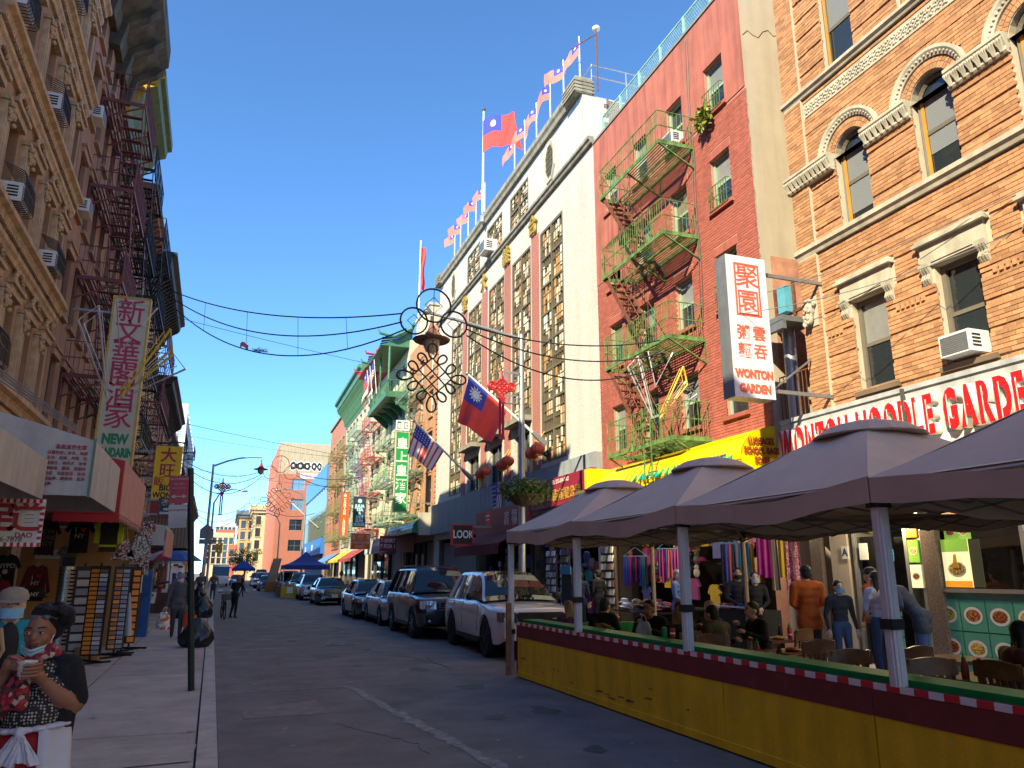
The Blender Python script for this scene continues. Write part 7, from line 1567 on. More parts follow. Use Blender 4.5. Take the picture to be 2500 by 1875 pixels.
 if rails:
  q = MB()
  for sg in (1, -1): q.tube([(sg * wtp * .92, roof[0] + .2, H + .01), (sg * wtp * .92, roof[0] + .3, H + .06), (sg * wtp * .92, roof[1] - .2, H + .06), (sg * wtp * .92, roof[1], H + .0)], .02, 6)
  for s in (roof[0] + .6, roof[1] - .5): q.bar((-wtp * .9, s, H + .06), (wtp * .9, s, H + .06), .03)
  q.obj('roof_rack', TRIMB, t)
 return t
SUVW = dict(L=5.1, Wd=1.94, H=1.76, r=.40, f=.95, wb=3.05, hood=(.94, 1.10), cowl=1.42, belt=1.15, roof=(2.42, 4.2), rear=5.0, trunk=1.1, zb=.30, kind='suv', gz=(.70, .95), gw=.52, lz=(.74, .94), pil=(.26, .70))
car('white_suv', 'white SUV with black grille parked behind the dining barrier', (6.25, 15.25, 0), R_(-2.2), paint('white', (.68, .65, .61)), rimm=RIMB, lens=LENSD, grille='cross', **SUVW)
car('black_suv', 'tall black SUV with roof rack behind the white SUV', (5.92, 20.55, 0), R_(-.5), paint('black', (.012, .013, .018)), L=5.1, Wd=2.0, H=1.88, r=.39, f=.95, wb=2.95, hood=(1.0, 1.16), cowl=1.45, belt=1.2, roof=(2.1, 4.5), rear=5.05, trunk=1.15, zb=.32, kind='suv', rails=True, pil=(.3, .68), gz=(.75, .98), gw=.52, lz=(.78, 1.0))
car('silver_sedan', 'silver sedan squeezed between black SUV and black sedan', (5.95, 26.0, 0), 0, paint('silver', (.42, .40, .42), .5), L=4.3, wb=2.6, roof=(1.95, 3.0), rear=4.1, cowl=1.2)
car('black_sedan', 'glossy black sedan with swept headlights behind the silver sedan', (5.7, 30.1, 0), 0, paint('black2', (.010, .013, .013)), L=4.82, H=1.47, roof=(2.1, 3.35), rear=4.6, hood=(.66, .9), belt=.95)
car('dark_blue_sedan', 'dark blue sedan with chrome grille and front plate', (5.72, 43.7, 0), 0, paint('dark_blue', (.012, .018, .035)), L=4.75, plate=True)
car('white_crossover', 'white crossover with bright headlights behind the dark blue sedan', (5.6, 51.9, 0), 0, paint('white2', (.55, .55, .57)), L=4.65, Wd=1.88, H=1.64, r=.36, hood=(.85, 1.02), belt=1.05, cowl=1.2, roof=(2.0, 3.7), rear=4.5, trunk=1.02, zb=.28, kind='suv', pil=(.4, .8), gz=(.68, .9), lz=(.74, .92))
car('dark_suv', 'dark SUV parked behind the yellow street planter', (5.6, 60.5, 0), 0, paint('charcoal', (.02, .022, .025)), **SUVW)
car('dark_van', 'dark minivan under the blue tent', (5.3, 67.5, 0), 0, paint('charcoal2', (.03, .028, .026)), **dict(SUVW, H=1.9))
car('blue_hatchback', 'small blue grey hatchback beyond the wooden planter', (4.0, 79.5, 0), 0, paint('bluegrey', (.06, .08, .11)), L=4.2)
car('white_far_suv', 'white SUV standing at the crossing, seen from its side', (3.4, 92, 0), R_(-38), paint('white3', (.6, .6, .6)), **SUVW)
car('grey_far_suv', 'grey SUV parked beyond the crossing', (4.4, 100, 0), 0, paint('grey', (.12, .12, .13)), **SUVW)
car('black_far_suv', 'black SUV farthest in the right parking row', (4.2, 108, 0), 0, paint('black3', (.015, .015, .017)), **SUVW)
car('far_white_van', 'white van parked far beyond the crossing', (5.0, 118, 0), 0, paint('white4', (.5, .5, .5)), **dict(SUVW, H=2.2, roof=(1.9, 4.8)))
car('blue_taxi', 'small blue car driving toward us in the far lane', (1.6, 118, 0), 0, paint('blue', (.03, .08, .2)), L=4.4, group='cars in the far lane')
bs = thing('white_bus', 'white minibus with dark windshield driving toward us far on left', 'bus', (-.55, 108, 0)); MB().box(-1.05, 1.05, 0, 7, .4, 1.35).obj('body', paint('busw', (.62, .62, .62)), bs); MB().prism([(.0, 1.35), (.28, 2.5), (6.9, 2.6), (7, 1.35)], -1.03, 1.03, ax='yz').obj('window', CGLASS, bs); MB().box(-1.03, 1.03, .25, 6.95, 2.5, 2.75).obj('roof', MATS['paint_busw'], bs)
for x in (-.8, .8): MB().sphere((x, -.02, .85), .16, 10, 6, (1, .3, .8)).obj('headlight', LENS, bs); MB().box(x - .12, x + .12, .9, 1.6, 0, .7).obj('wheel', TYRE, bs)
# ================================================================ people
SKINS = {'dark': (.26, .115, .068), 'tan': (.50, .28, .18), 'light': (.62, .38, .27), 'brown': (.40, .20, .12)}
def skinmat(k): return mat('skin_' + k, SKINS[k], .5, var=.08, scale=14, bump=.06, bscale=180)
def capsule(b, a, c, ra, rc, n=10):
 a, c = Vector(a), Vector(c); d = c - a; L = d.length or 1e-6; d /= L
 up = Vector((0, 0, 1)) if abs(d.z) < .9 else Vector((1, 0, 0)); x = d.cross(up).normalized(); y = x.cross(d)
 P = []; st = [(a, ra, -math.pi / 2 + i * math.pi / 8) for i in range(5)] + [(c, rc, i * math.pi / 8) for i in range(5)]
 for p, r, t in st:
  q = p + d * (r * math.sin(t)); rr = max(r * math.cos(t), 1e-4)
  P += [q + (x * math.cos(2 * math.pi * j / n) + y * math.sin(2 * math.pi * j / n)) * rr for j in range(n)]
 m = len(st); F = [(i * n + j, i * n + (j + 1) % n, (i + 1) * n + (j + 1) % n, (i + 1) * n + j) for i in range(m - 1) for j in range(n)] + [tuple(range(n))[::-1], tuple(range((m - 1) * n, m * n))]
 b.add(P, F)
def ellipsoid(b, c, r): b.sphere(c, 1, 14, 10, r)
class Fig:
 def __init__(s): s.pr = []
 def cap(s, a, c, ra, rc, zone): s.pr.append(('c', Vector(a), Vector(c), ra, rc, zone)); return s
 def ell(s, c, r, zone): s.pr.append(('e', Vector(c), Vector(r), 0, 0, zone)); return s
 def build(s, name, mats, par, voxel, smooth_it=4, extra=None):
  b = MB()
  for p in s.pr:
   if p[0] == 'c': capsule(b, p[1], p[2], p[3], p[4])
   else: ellipsoid(b, p[1], p[2])
  me = b.mesh('t', mats[0]); ob = bpy.data.objects.new('t', me)
  m = ob.modifiers.new('r', 'REMESH'); m.mode = 'VOXEL'; m.voxel_size = voxel
  if smooth_it: q = ob.modifiers.new('s', 'SMOOTH'); q.iterations = smooth_it; q.factor = .5
  r = baked(ob); bpy.data.meshes.remove(me); r.materials.clear()
  for mm in mats: r.materials.append(mm)
  n = len(r.polygons); C = np.empty(n * 3); r.polygons.foreach_get('center', C); C = C.reshape(-1, 3); best = np.full(n, 1e9); idx = np.zeros(n, int)
  for p in s.pr:
   if p[0] == 'c':
    a, d = np.array(p[1]), np.array(p[2] - p[1]); L2 = d @ d or 1e-9; t = np.clip((C - a) @ d / L2, 0, 1); ds = np.linalg.norm(C - a - t[:, None] * d, axis=1) - (p[3] + (p[4] - p[3]) * t)
   else: q = (C - np.array(p[1])) / np.array(p[2]); ds = (np.linalg.norm(q, axis=1) - 1) * min(p[2])
   w = ds < best; best[w] = ds[w]; idx[w] = p[5]
  r.polygons.foreach_set('material_index', idx.astype(np.int32)); r.polygons.foreach_set('use_smooth', [True] * n); r.update()
  o = link(name, r, par); return o
def hand(par, w, e, m, curl=.5, side=1, s=1., name='hand'):
 w, e = Vector(w), Vector(e); d = (w - e).normalized(); sx = d.cross(Vector((0, 0, 1)) if abs(d.z) < .95 else Vector((0, 1, 0))).normalized(); n = sx.cross(d); b = MB()
 capsule(b, w, w + d * .07 * s, .026 * s, .030 * s, 8); capsule(b, w + d * .03 * s + sx * .02 * s, w + d * .075 * s + sx * .022 * s, .022 * s, .018 * s, 8); capsule(b, w + d * .03 * s - sx * .02 * s, w + d * .075 * s - sx * .022 * s, .022 * s, .018 * s, 8)
 for k, L in enumerate((.065, .078, .074, .058)):
  p = w + d * .082 * s + sx * (k - 1.5) * .019 * s; q = p + (d * math.cos(curl) - n * math.sin(curl)) * L * .5 * s; z = q + (d * math.cos(curl * 2.2) - n * math.sin(curl * 2.2)) * L * .5 * s
  capsule(b, p, q, .0095 * s, .0085 * s, 6); capsule(b, q, z, .0085 * s, .0065 * s, 6)
 p = w + d * .025 * s - sx * side * .03 * s; q = p + (d * .6 - sx * side * .6 - n * .3).normalized() * .04 * s; capsule(b, p, q, .012 * s, .010 * s, 6); capsule(b, q, q + (d * .9 - n * .4).normalized() * .03 * s, .010 * s, .008 * s, 6)
 return b.obj(name, m, par, smooth=80)
POSES = {'stand': {}, 'walk': dict(kneeL=(.055, -.07, .29), ankL=(.055, -.06, .05), kneeR=(-.055, .0, .285), ankR=(-.055, .13, .07), elL=(.15, .05, .63), elR=(-.15, -.03, .63), wrL=(.16, .03, .49), wrR=(-.16, -.12, .50)),
'sit': dict(pel=(0, .0, .345), hipL=(.055, 0, .335), hipR=(-.055, 0, .335), kneeL=(.07, -.25, .31), kneeR=(-.07, -.25, .31), ankL=(.07, -.24, .04), ankR=(-.07, -.24, .04), dz=-.185, elL=(.15, -.05, .62), elR=(-.15, -.05, .62), wrL=(.09, -.2, .66), wrR=(-.09, -.2, .66)),
'eat': dict(pel=(0, .0, .345), hipL=(.055, 0, .335), hipR=(-.055, 0, .335), kneeL=(.07, -.25, .31), kneeR=(-.07, -.25, .31), ankL=(.07, -.24, .04), ankR=(-.07, -.24, .04), dz=-.185, lean=.07, elL=(.16, -.1, .66), elR=(-.16, -.1, .66), wrL=(.07, -.22, .72), wrR=(-.05, -.2, .78)),
'bend': dict(lean=.17, elL=(.15, -.14, .66), elR=(-.15, -.14, .66), wrL=(.10, -.26, .60), wrR=(-.10, -.26, .60)),
'fold': dict(elL=(.14, -.02, .64), elR=(-.14, -.02, .64), wrL=(.03, -.11, .57), wrR=(-.03, -.11, .57)),
'carry': dict(elL=(.15, .0, .63), elR=(-.15, .0, .63), wrL=(.17, -.02, .47), wrR=(-.17, -.02, .47)),
'ride': dict(lean=.10, elL=(.15, -.12, .70), elR=(-.15, -.12, .70), wrL=(.14, -.25, .62), wrR=(-.14, -.25, .62), kneeL=(.06, -.08, .29), ankL=(.06, .02, .05))}
def person(label, loc, rz, pose='stand', H=1.68, skin='light', top=(.03, .03, .03), bot=(.03, .03, .035), shoe=(.02, .02, .02), hair=(.015, .012, .01), long=False, mask=None, sleeve=True, hat=None, glasses=False, fat=1., voxel=.024, head=(0, 0), bald=False, coat=False, name='person', ponytail=False):
 t = thing(name, label, 'person', loc, rz); J = dict(pel=(0, 0, .53), hipL=(.05, 0, .52), hipR=(-.05, 0, .52), kneeL=(.057, -.01, .285), kneeR=(-.057, -.01, .285), ankL=(.057, .015, .045), ankR=(-.057, .015, .045), elL=(.145, .02, .63), elR=(-.145, .02, .63), wrL=(.15, -.03, .49), wrR=(-.15, -.03, .49))
 J.update({k: v for k, v in POSES[pose].items() if k not in ('dz', 'lean')}); dz = POSES[pose].get('dz', 0); ln = POSES[pose].get('lean', 0)
 def up(x, y, z): zz = z + dz; f = max(0, (z - .53) / .37); return Vector((x, y - ln * f * 1.25, zz - ln * .35 * f)) * H
 def jt(k):
  x, y, z = J[k]
  return (up(x, y + ln * .6, z) if k[:2] in ('el', 'wr') else Vector((x, y, z)) * H)
 F = Fig(); s = H * fat; pel = Vector(J['pel']) * H
 for z, rx, ry in ((.54, .083, .062), (.60, .080, .058), (.66, .084, .060), (.72, .092, .064), (.775, .092, .058)):
  c = up(0, 0, z) if z > .56 else Vector((pel.x, pel.y, pel.z + .01 * H)); F.ell(c, (rx * s, ry * s, .06 * H), 1 if z > .56 else 2)
 F.cap(up(.085, 0, .795), up(-.085, 0, .795), .042 * s, .042 * s, 1)
 if coat:
  F.ell((pel.x, pel.y, pel.z + .02 * H), (.096 * s, .074 * s, .07 * H), 1)
  if 'dz' not in POSES[pose]: F.cap((.05 * s, .004, .51 * H), (.052 * s, .004, .465 * H), .056 * s, .057 * s, 1); F.cap((-.05 * s, .004, .51 * H), (-.052 * s, .004, .465 * H), .056 * s, .057 * s, 1); F.cap((-.05 * s, .004, .465 * H), (.05 * s, .004, .465 * H), .055 * s, .055 * s, 1)
 for sd, q in (('L', 1), ('R', -1)):
  sh = up(.108 * q * fat, 0, .79); el, wr = jt('el' + sd), jt('wr' + sd); F.cap(sh, el, .037 * s, .028 * s, 1); F.cap(el, wr, .027 * s, .019 * s, 1 if sleeve else 0)
  h, k, a = Vector(J['hip' + sd]) * H, Vector(J['knee' + sd]) * H, Vector(J['ank' + sd]) * H
  F.cap(h, k, .054 * s, .036 * s, 2); F.cap(k, a, .036 * s, .026 * s, 2); F.cap(a + Vector((0, .01 * H, -.018 * H)), a + Vector((0, -.085 * H, -.022 * H)), .024 * H, .020 * H, 3)
  hand(t, wr, el, skinmat(skin), .5, q, H / 1.7)
 nk = up(0, -.004, .815); hc = up(head[0], -.018 + head[1], .905); F.cap(nk - Vector((0, 0, .02)), hc - Vector((0, 0, .03 * H)), .031 * H, .030 * H, 0)
 F.ell(hc + Vector((0, .004 * H, .012 * H)), (.046 * H, .057 * H, .058 * H), 0); F.ell(hc + Vector((0, -.016 * H, -.028 * H)), (.036 * H, .042 * H, .042 * H), 0)
 F.cap(hc + Vector((0, -.055 * H, .0)), hc + Vector((0, -.064 * H, -.018 * H)), .007 * H, .010 * H, 0)
 for q in (1, -1): F.ell(hc + Vector((q * .047 * H, .008 * H, -.008 * H)), (.008 * H, .014 * H, .02 * H), 0)
 mats = [skinmat(skin), mat('cloth_%.3f_%.3f_%.3f' % top, top, .85, var=.18, scale=8, bump=.4, bscale=18) if not isinstance(top, bpy.types.Material) else top, mat('cloth_%.3f_%.3f_%.3f' % bot, bot, .85, var=.15, scale=8, bump=.3, bscale=20), mat('shoe_%.3f' % shoe[0], shoe, .6, bump=0), mat('hair_%.3f_%.3f' % hair[:2], hair, .55, var=.3, scale=30, bump=.6, bscale=70)]
 F.build('body', mats, t, voxel)
 if not bald:
  hb = Fig(); hb.ell(hc + Vector((0, .014 * H, .026 * H)), (.052 * H, .058 * H, .052 * H), 0); hb.ell(hc + Vector((0, .032 * H, -.002 * H)), (.047 * H, .038 * H, .052 * H), 0)
  if long:
   for q in (-1, 0, 1): hb.cap(hc + Vector((q * .028 * H, .03 * H, 0)), hc + Vector((q * .04 * H, .05 * H, -.13 * H)), .026 * H, .018 * H, 0)
  if ponytail: hb.cap(hc + Vector((0, .06 * H, .0)), hc + Vector((0.02 * H, .075 * H, -.12 * H)), .022 * H, .012 * H, 0)
  hb.build('hair', [mats[4]], t, voxel * .7, 2)
 e = MB(); w = MB()
 for q in (1, -1): w.sphere(hc + Vector((q * .019 * H, -.050 * H, .004 * H)), .0075 * H, 8, 6, (1.2, .5, .7)); e.sphere(hc + Vector((q * .019 * H, -.0535 * H, .004 * H)), .0042 * H, 6, 5, (1, .5, 1)); e.bar(hc + Vector((q * .010 * H, -.053 * H, .019 * H)), hc + Vector((q * .030 * H, -.047 * H, .019 * H)), .006 * H, .004 * H)
 w.obj('eye', mat('eye_white', (.6, .58, .55), .3, bump=0), t, smooth=True); e.obj('iris_and_brow', mats[4], t)
 if mask:
  m = MB(); m.grid(lambda u, v: (hc.x + .046 * H * math.sin((u - .5) * 2.9), hc.y - .016 * H - .051 * H * math.cos((u - .5) * 2.6) * (1 + .05 * math.sin(math.pi * v)), hc.z - .056 * H + .044 * H * v), 12, 6); solid(m, .004).obj('face_mask', mat('mask_%.2f_%.2f' % mask[:2], mask, .7, bump=.2, bscale=60), t, smooth=True)
 else: MB().sphere(hc + Vector((0, -.050 * H, -.036 * H)), .011 * H, 8, 5, (1.2, .5, .35)).obj('mouth', mat('lips', (.26, .09, .07), .5, bump=0), t, smooth=True)
 if glasses:
  g = MB()
  for q in (1, -1): g.tube([hc + Vector((q * .02 * H + .014 * H * math.cos(a * .785), -.058 * H, .004 * H + .010 * H * math.sin(a * .785))) for a in range(8)], .0016 * H, 4, closed=True); g.tube([hc + Vector((q * .034 * H, -.056 * H, .006 * H)), hc + Vector((q * .048 * H, .0, .004 * H))], .0016 * H, 4)
  g.obj('glasses', BLACK, t)
 if hat:
  hb = MB(); hb.lathe([(.060 * H, 0), (.060 * H, .02 * H), (.050 * H, .042 * H), (.025 * H, .055 * H), (0, .057 * H)], hc + Vector((0, .008 * H, .022 * H)), 16); hb.grid(lambda u, v: (hc.x + (u - .5) * .10 * H, hc.y - .045 * H - .055 * H * v * math.sin(math.pi * (.15 + .7 * u)), hc.z + .024 * H - .012 * H * v), 8, 3); hb.obj('cap', mat('cap_%.2f_%.2f' % hat[:2], hat, .8), t, smooth=True)
 return t
def bagobj(name, lab, loc, m, s=.16, h=.42, cat='bag'):
 t = thing(name, lab, cat, loc); b = MB(); n = 14
 b.grid(lambda u, v: (s * (1 - .45 * v ** 3) * math.cos(6.2832 * u) * (1 + .08 * math.sin(v * 9 + u * 20)), s * .6 * (1 - .55 * v ** 3) * math.sin(6.2832 * u), h * v), n, 8); b.obj('pouch', m, t, smooth=True); b = MB()
 for q in (-1, 1): b.tube([(q * .05, 0, h * .95), (q * .03, 0, h * 1.2), (0, 0, h * 1.32)], .008, 4)
 b.obj('handle', m, t); return t
person('person in grey jacket, blue cap and white mask carrying bags toward us', (-1.06, 21.9, .15), 0, 'carry', 1.62, 'tan', (.09, .095, .10), (.045, .045, .05), hat=(.16, .20, .34), mask=(.60, .57, .55), coat=True, fat=1.12)
bagobj('shopping_bag', 'orange and white patterned plastic bag in the capped person right hand', (-1.36, 21.8, .36), spotmat('printed_bag', ('d8d0c8', 'c86430', 'a8a8a8', 'e8e0d8'), 16)); bagobj('shopping_bag', 'red orange plastic bag in the capped person left hand', (-.75, 21.8, .40), mat('orange_bag', (.62, .09, .03), .5), .17, .42)
person('person in long black coat walking a bicycle at the left kerb', (.42, 33.2, 0), R_(150), 'ride', 1.7, 'light', (.01, .01, .012), (.012, .012, .014), coat=True, hair=(.2, .05, .09))
bc = thing('bicycle', 'dark bicycle pushed by the black coated person at the kerb', 'bicycle', (.05, 33.0, 0), R_(6))
for y in (-.52, .52):
 w = MB().tube([(0, y + .33 * math.cos(a * .3142), .34 + .33 * math.sin(a * .3142)) for a in range(20)], .022, 6, closed=True).obj('wheel', TYRE, bc, smooth=True); q = MB()
 for a in range(10): q.bar((0, y, .34), (0, y + .32 * math.cos(a * .628), .34 + .32 * math.sin(a * .628)), .006)
 q.obj('spokes', STEEL, w)
MB().tube([(0, -.52, .34), (0, -.40, .85), (0, .12, .78), (0, -.02, .32), (0, -.38, .72)], .018, 6).tube([(0, -.02, .32), (0, .52, .34), (0, .14, .74)], .014, 6).obj('frame', BLACK, bc, smooth=True); MB().tube([(-.28, -.36, 1.0), (-.1, -.42, 1.02), (.1, -.42, 1.02), (.28, -.36, 1.0)], .014, 6).tube([(0, -.40, .85), (0, -.42, 1.02)], .016, 6).obj('handlebar', BLACK, bc, smooth=True); MB().sphere((0, .16, .9), .1, 10, 6, (.8, 1.3, .4)).obj('saddle', BLACK, bc, smooth=True); MB().box(-.16, .16, -.85, -.52, .72, .95).obj('basket', DKFRAME, bc)
for k, (x, y, rz, c, lab) in enumerate(((-1.65, 33, 180, (.20, .17, .28), 'person in lilac top seen from behind near the umbrella stall'), (-1.55, 38, 180, (.03, .03, .035), 'person in dark coat seen from behind past the umbrella'), (-1.9, 44, 0, (.05, .05, .06), 'distant person in black walking on left sidewalk'), (-1.25, 46, 0, (.10, .09, .08), 'distant person in brown by the far lamp'), (-.6, 50, 0, (.14, .08, .08), 'distant cyclist in red brown beside the left kerb'), (-2.2, 52, 180, (.02, .02, .03), 'distant person in black far along the left shops'), (1.25, 62, 100, (.07, .05, .04), 'distant person crossing the road with a tan bag'), (-1.5, 60, 180, (.05, .06, .10), 'distant person in navy near the crossing'))): person(lab, (x, y, .15 if x < 0 else 0), R_(rz), 'walk', 1.66, 'tan', c, (.02, .025, .05), voxel=.035)
person('person in orange shirt standing with back to us', (8.75, 10.15, .15), R_(165), 'fold', 1.76, 'tan', (.52, .10, .012), (.03, .03, .04), hair=(.012, .01, .01), fat=1.12, coat=True, voxel=.018)
person('person in grey jacket with blue mask beside the orange shirt', (9.0, 9.75, .15), R_(-15), 'stand', 1.52, 'light', (.045, .045, .042), (.06, .10, .18), mask=(.20, .48, .60), voxel=.018)
person('person in navy jacket and blue jeans bending toward the counter', (9.55, 8.75, .15), R_(-150), 'bend', 1.78, 'light', (.045, .055, .075), (.05, .10, .22), hair=(.02, .015, .012), fat=1.12, coat=True, voxel=.018)
person('person in white top and dark jeans at the counter', (9.45, 9.42, .15), R_(180), 'fold', 1.66, 'tan', (.46, .46, .54), (.04, .06, .12), long=True, voxel=.018)
person('person in orange red jacket and cap behind the white top', (9.9, 9.95, .15), R_(190), 'stand', 1.72, 'tan', (.42, .07, .02), (.03, .03, .04), hat=(.02, .02, .02))
person('person in black jacket and black mask standing with folded hands', (9.6, 13.1, .15), R_(-25), 'fold', 1.74, 'tan', (.022, .022, .03), (.02, .02, .02), mask=(.012, .012, .012), voxel=.018)
person('person all in black with pale patterned mask, hands folded', (9.5, 12.45, .15), R_(-20), 'fold', 1.66, 'light', (.012, .012, .014), (.012, .012, .014), mask=(.40, .42, .46), long=True, voxel=.018)
person('person in blue denim jacket browsing the hat stall', (9.4, 15.0, .15), R_(35), 'fold', 1.7, 'light', (.10, .17, .36), (.03, .03, .05), hair=(.30, .29, .28), mask=(.5, .42, .36), fat=1.1, coat=True, voxel=.018)
person('person in black coat with hood among the racks', (9.6, 19.3, .15), R_(200), 'stand', 1.72, 'light', (.012, .012, .014), (.02, .02, .02), coat=True)
person('person in navy coat with red detail beside the blue rack', (9.0, 19.2, .15), R_(170), 'stand', 1.66, 'light', (.02, .025, .06), (.02, .02, .02), coat=True, hair=(.05, .03, .02))
person('seated person in black with glasses, hands raised to eat', (6.35, 10.85, 0), R_(-55), 'eat', 1.74, 'brown', (.012, .013, .018), (.02, .02, .03), glasses=True, hair=(.012, .01, .01), fat=1.1, voxel=.018)
person('seated person in glasses and black mask facing us', (6.75, 10.75, 0), R_(-10), 'sit', 1.66, 'light', (.02, .02, .022), (.02, .02, .03), glasses=True, long=True, hair=(.16, .06, .02), mask=(.015, .015, .015), voxel=.018)
person('seated person in dark blue jacket with back to us near the cans', (5.98, 9.55, 0), R_(150), 'eat', 1.66, 'light', (.02, .022, .028), (.02, .02, .03), long=True, hair=(.24, .14, .05), voxel=.018)
person('seated person in black vest near the farthest tent post', (5.85, 11.75, 0), R_(120), 'eat', 1.74, 'light', (.014, .015, .02), (.02, .02, .03), hair=(.03, .025, .02), fat=1.1, voxel=.018)
person('seated person in olive jacket turned away from us', (6.55, 9.35, 0), R_(200), 'eat', 1.70, 'tan', (.055, .05, .022), (.02, .02, .03), fat=1.2, coat=True, voxel=.018)
person('seated person in black beyond the dark blue jacket', (6.75, 9.95, 0), R_(10), 'sit', 1.72, 'light', (.02, .02, .022), (.02, .02, .03), bald=True, voxel=.018)
person('seated diner in black leaning over the noodle plate', (7.55, 9.75, 0), R_(-95), 'eat', 1.74, 'tan', (.015, .014, .014), (.02, .02, .03), voxel=.018)
person('seated person in purple top at the far corner table', (5.75, 12.75, 0), R_(180), 'sit', 1.6, 'light', (.10, .03, .12), (.02, .02, .03), hair=(.28, .19, .09), long=True)
person('seated person in sleeveless maroon top eating at right edge', (6.75, 5.35, 0), R_(60), 'eat', 1.72, 'brown', (.10, .035, .045), (.02, .02, .03), sleeve=False, long=True, hair=(.012, .01, .01), voxel=.012, head=(0, -.02))
bk_ = bagobj('paper_shopping_bag', 'grey paper shopping bag hanging behind the seated couple', (5.62, 9.9, .78), mat('grey_paper', (.34, .33, .34), .7), .13, .3)
KF = 1.089
def P3(x, z, y=0.): return Vector((x * KF, y, 1.75 - (1.75 - z) * KF))
fw_ = thing('person', 'person in black cardigan, dotted dress and red scarf holding a dotted paper cup', 'person', (0, 4.9, 0))
def dotmat(name, c1, c2, scale, thr):
 m, t, p = base(name); L = t.links.new; tc = N(t, 'TexCoord'); v = N(t, 'TexVoronoi'); v.inputs['Scale'].default_value = scale; v.inputs['Randomness'].default_value = .25; L(tc.outputs['Object'], v.inputs['Vector'])
 g = N(t, 'Math', operation='LESS_THAN'); g.inputs[1].default_value = thr; L(v.outputs['Distance'], g.inputs[0]); mx = N(t, 'Mix', data_type='RGBA'); L(g.outputs[0], mx.inputs[0]); mx.inputs[6].default_value = (*c1, 1); mx.inputs[7].default_value = (*c2, 1); L(mx.outputs[2], p.inputs['Base Color']); p.inputs['Roughness'].default_value = .85; MATS[name] = m; return m
DOT = dotmat('dotted_dress', (.022, .018, .018), (.42, .38, .33), 62, .36); SK = skinmat('dark'); CARD = mat('black_cardigan', (.010, .010, .012), .9, var=.3, bump=.5, bscale=120); REDS = mat('red_skirt', (.36, .012, .02), .8, var=.12, bump=.3, bscale=12); WSH = mat('white_shirt_cloth', (.50, .49, .56), .85, var=.06, bump=.4, bscale=14)
F = Fig()
F.ell(P3(-.838, 1.478, .0), (.064, .078, .088), 0).ell(P3(-.843, 1.425, -.016), (.054, .058, .062), 0)
for q in (-1, 1): F.ell(P3(-.842 + q * .030, 1.437, -.042), (.026, .024, .026), 0).ell(P3(-.846 + q * .011, 1.437, -.068), (.009, .010, .008), 0)
F.cap(P3(-.846, 1.468, -.064), P3(-.849, 1.441, -.080), .009, .013, 0); F.cap(P3(-.875, 1.486, -.058), P3(-.815, 1.486, -.058), .011, .011, 0); F.ell(P3(-.845, 1.395, -.05), (.022, .018, .016), 0)
F.cap(P3(-.864, 1.4155, -.068), P3(-.828, 1.4155, -.068), .0075, .0075, 5).cap(P3(-.859, 1.405, -.068), P3(-.833, 1.405, -.068), .0085, .0085, 5)
F.ell(P3(-.775, 1.462, .012), (.010, .018, .027), 0); F.ell(P3(-.902, 1.462, .012), (.008, .018, .027), 0)
F.cap(P3(-.822, 1.41, .012), P3(-.815, 1.33, .02), .050, .056, 0)
F.ell(P3(-.815, 1.23, .01), (.135, .105, .14), 1).ell(P3(-.81, 1.09, -.005), (.150, .125, .13), 1)
for q in (-1, 1): F.ell(P3(-.82 + q * .065, 1.20, -.065), (.075, .062, .07), 1)
F.cap(P3(-.925, 1.305, .02), P3(-.70, 1.305, .02), .060, .060, 2); F.ell(P3(-.815, 1.27, .06), (.16, .075, .13), 2)
F.cap(P3(-.685, 1.295, .015), P3(-.638, 1.15, .0), .068, .060, 2); F.cap(P3(-.71, 1.27, -.03), P3(-.685, 1.06, -.015), .05, .062, 2); F.cap(P3(-.685, 1.1, .02), P3(-.675, .98, .0), .06, .045, 2)
F.cap(P3(-.945, 1.295, .015), P3(-.985, 1.20, .0), .066, .058, 2); F.cap(P3(-.925, 1.26, -.02), P3(-.945, 1.08, .0), .05, .06, 2)
F.cap(P3(-.642, 1.125, -.012), P3(-.70, 1.165, -.07), .050, .045, 0); F.cap(P3(-.70, 1.165, -.07), P3(-.775, 1.25, -.135), .044, .027, 0); F.cap(P3(-.982, 1.17, -.02), P3(-.935, 1.30, -.12), .046, .027, 0)
F.ell(P3(-.81, .96, .0), (.165, .135, .12), 3)
for q in (-1, 1): F.cap(P3(-.81 + q * .06, .92, .0), P3(-.81 + q * .055, .60, .01), .115, .09, 3); F.cap(P3(-.81 + q * .055, .60, .01), P3(-.81 + q * .05, .36, .02), .085, .05, 3); F.cap(P3(-.81 + q * .05, .335, .02), P3(-.815 + q * .06, .318, -.12), .045, .038, 4)
LIPS = mat('full_lips', (.16, .05, .045), .4, bump=0)
F.build('body', [SK, DOT, CARD, REDS, BLACK, LIPS], fw_, .0085, 4)
H_ = Fig(); H_.ell(P3(-.825, 1.532, .034), (.078, .080, .066), 0).ell(P3(-.80, 1.49, .06), (.075, .062, .08), 0).ell(P3(-.755, 1.545, .045), (.068, .06, .055), 0).ell(P3(-.735, 1.515, .06), (.045, .05, .04), 0)
rr = random.Random(8)
for k in range(70):
 a, e = rr.uniform(0, 6.28), rr.uniform(.1, 1.4); c = P3(-.818, 1.535, .036); H_.ell(c + Vector((.078 * math.cos(a) * math.cos(e) + (.03 if math.cos(a) > 0 else 0), .082 * math.sin(a) * math.cos(e) + .01, .070 * math.sin(e))), (.015, .015, .013), 0)
H_.build('hair', [mat('black_hair', (.008, .007, .007), .5, var=.4, scale=60, bump=1., bscale=160)], fw_, .007, 1)
e = MB(); w = MB(); ld = MB()
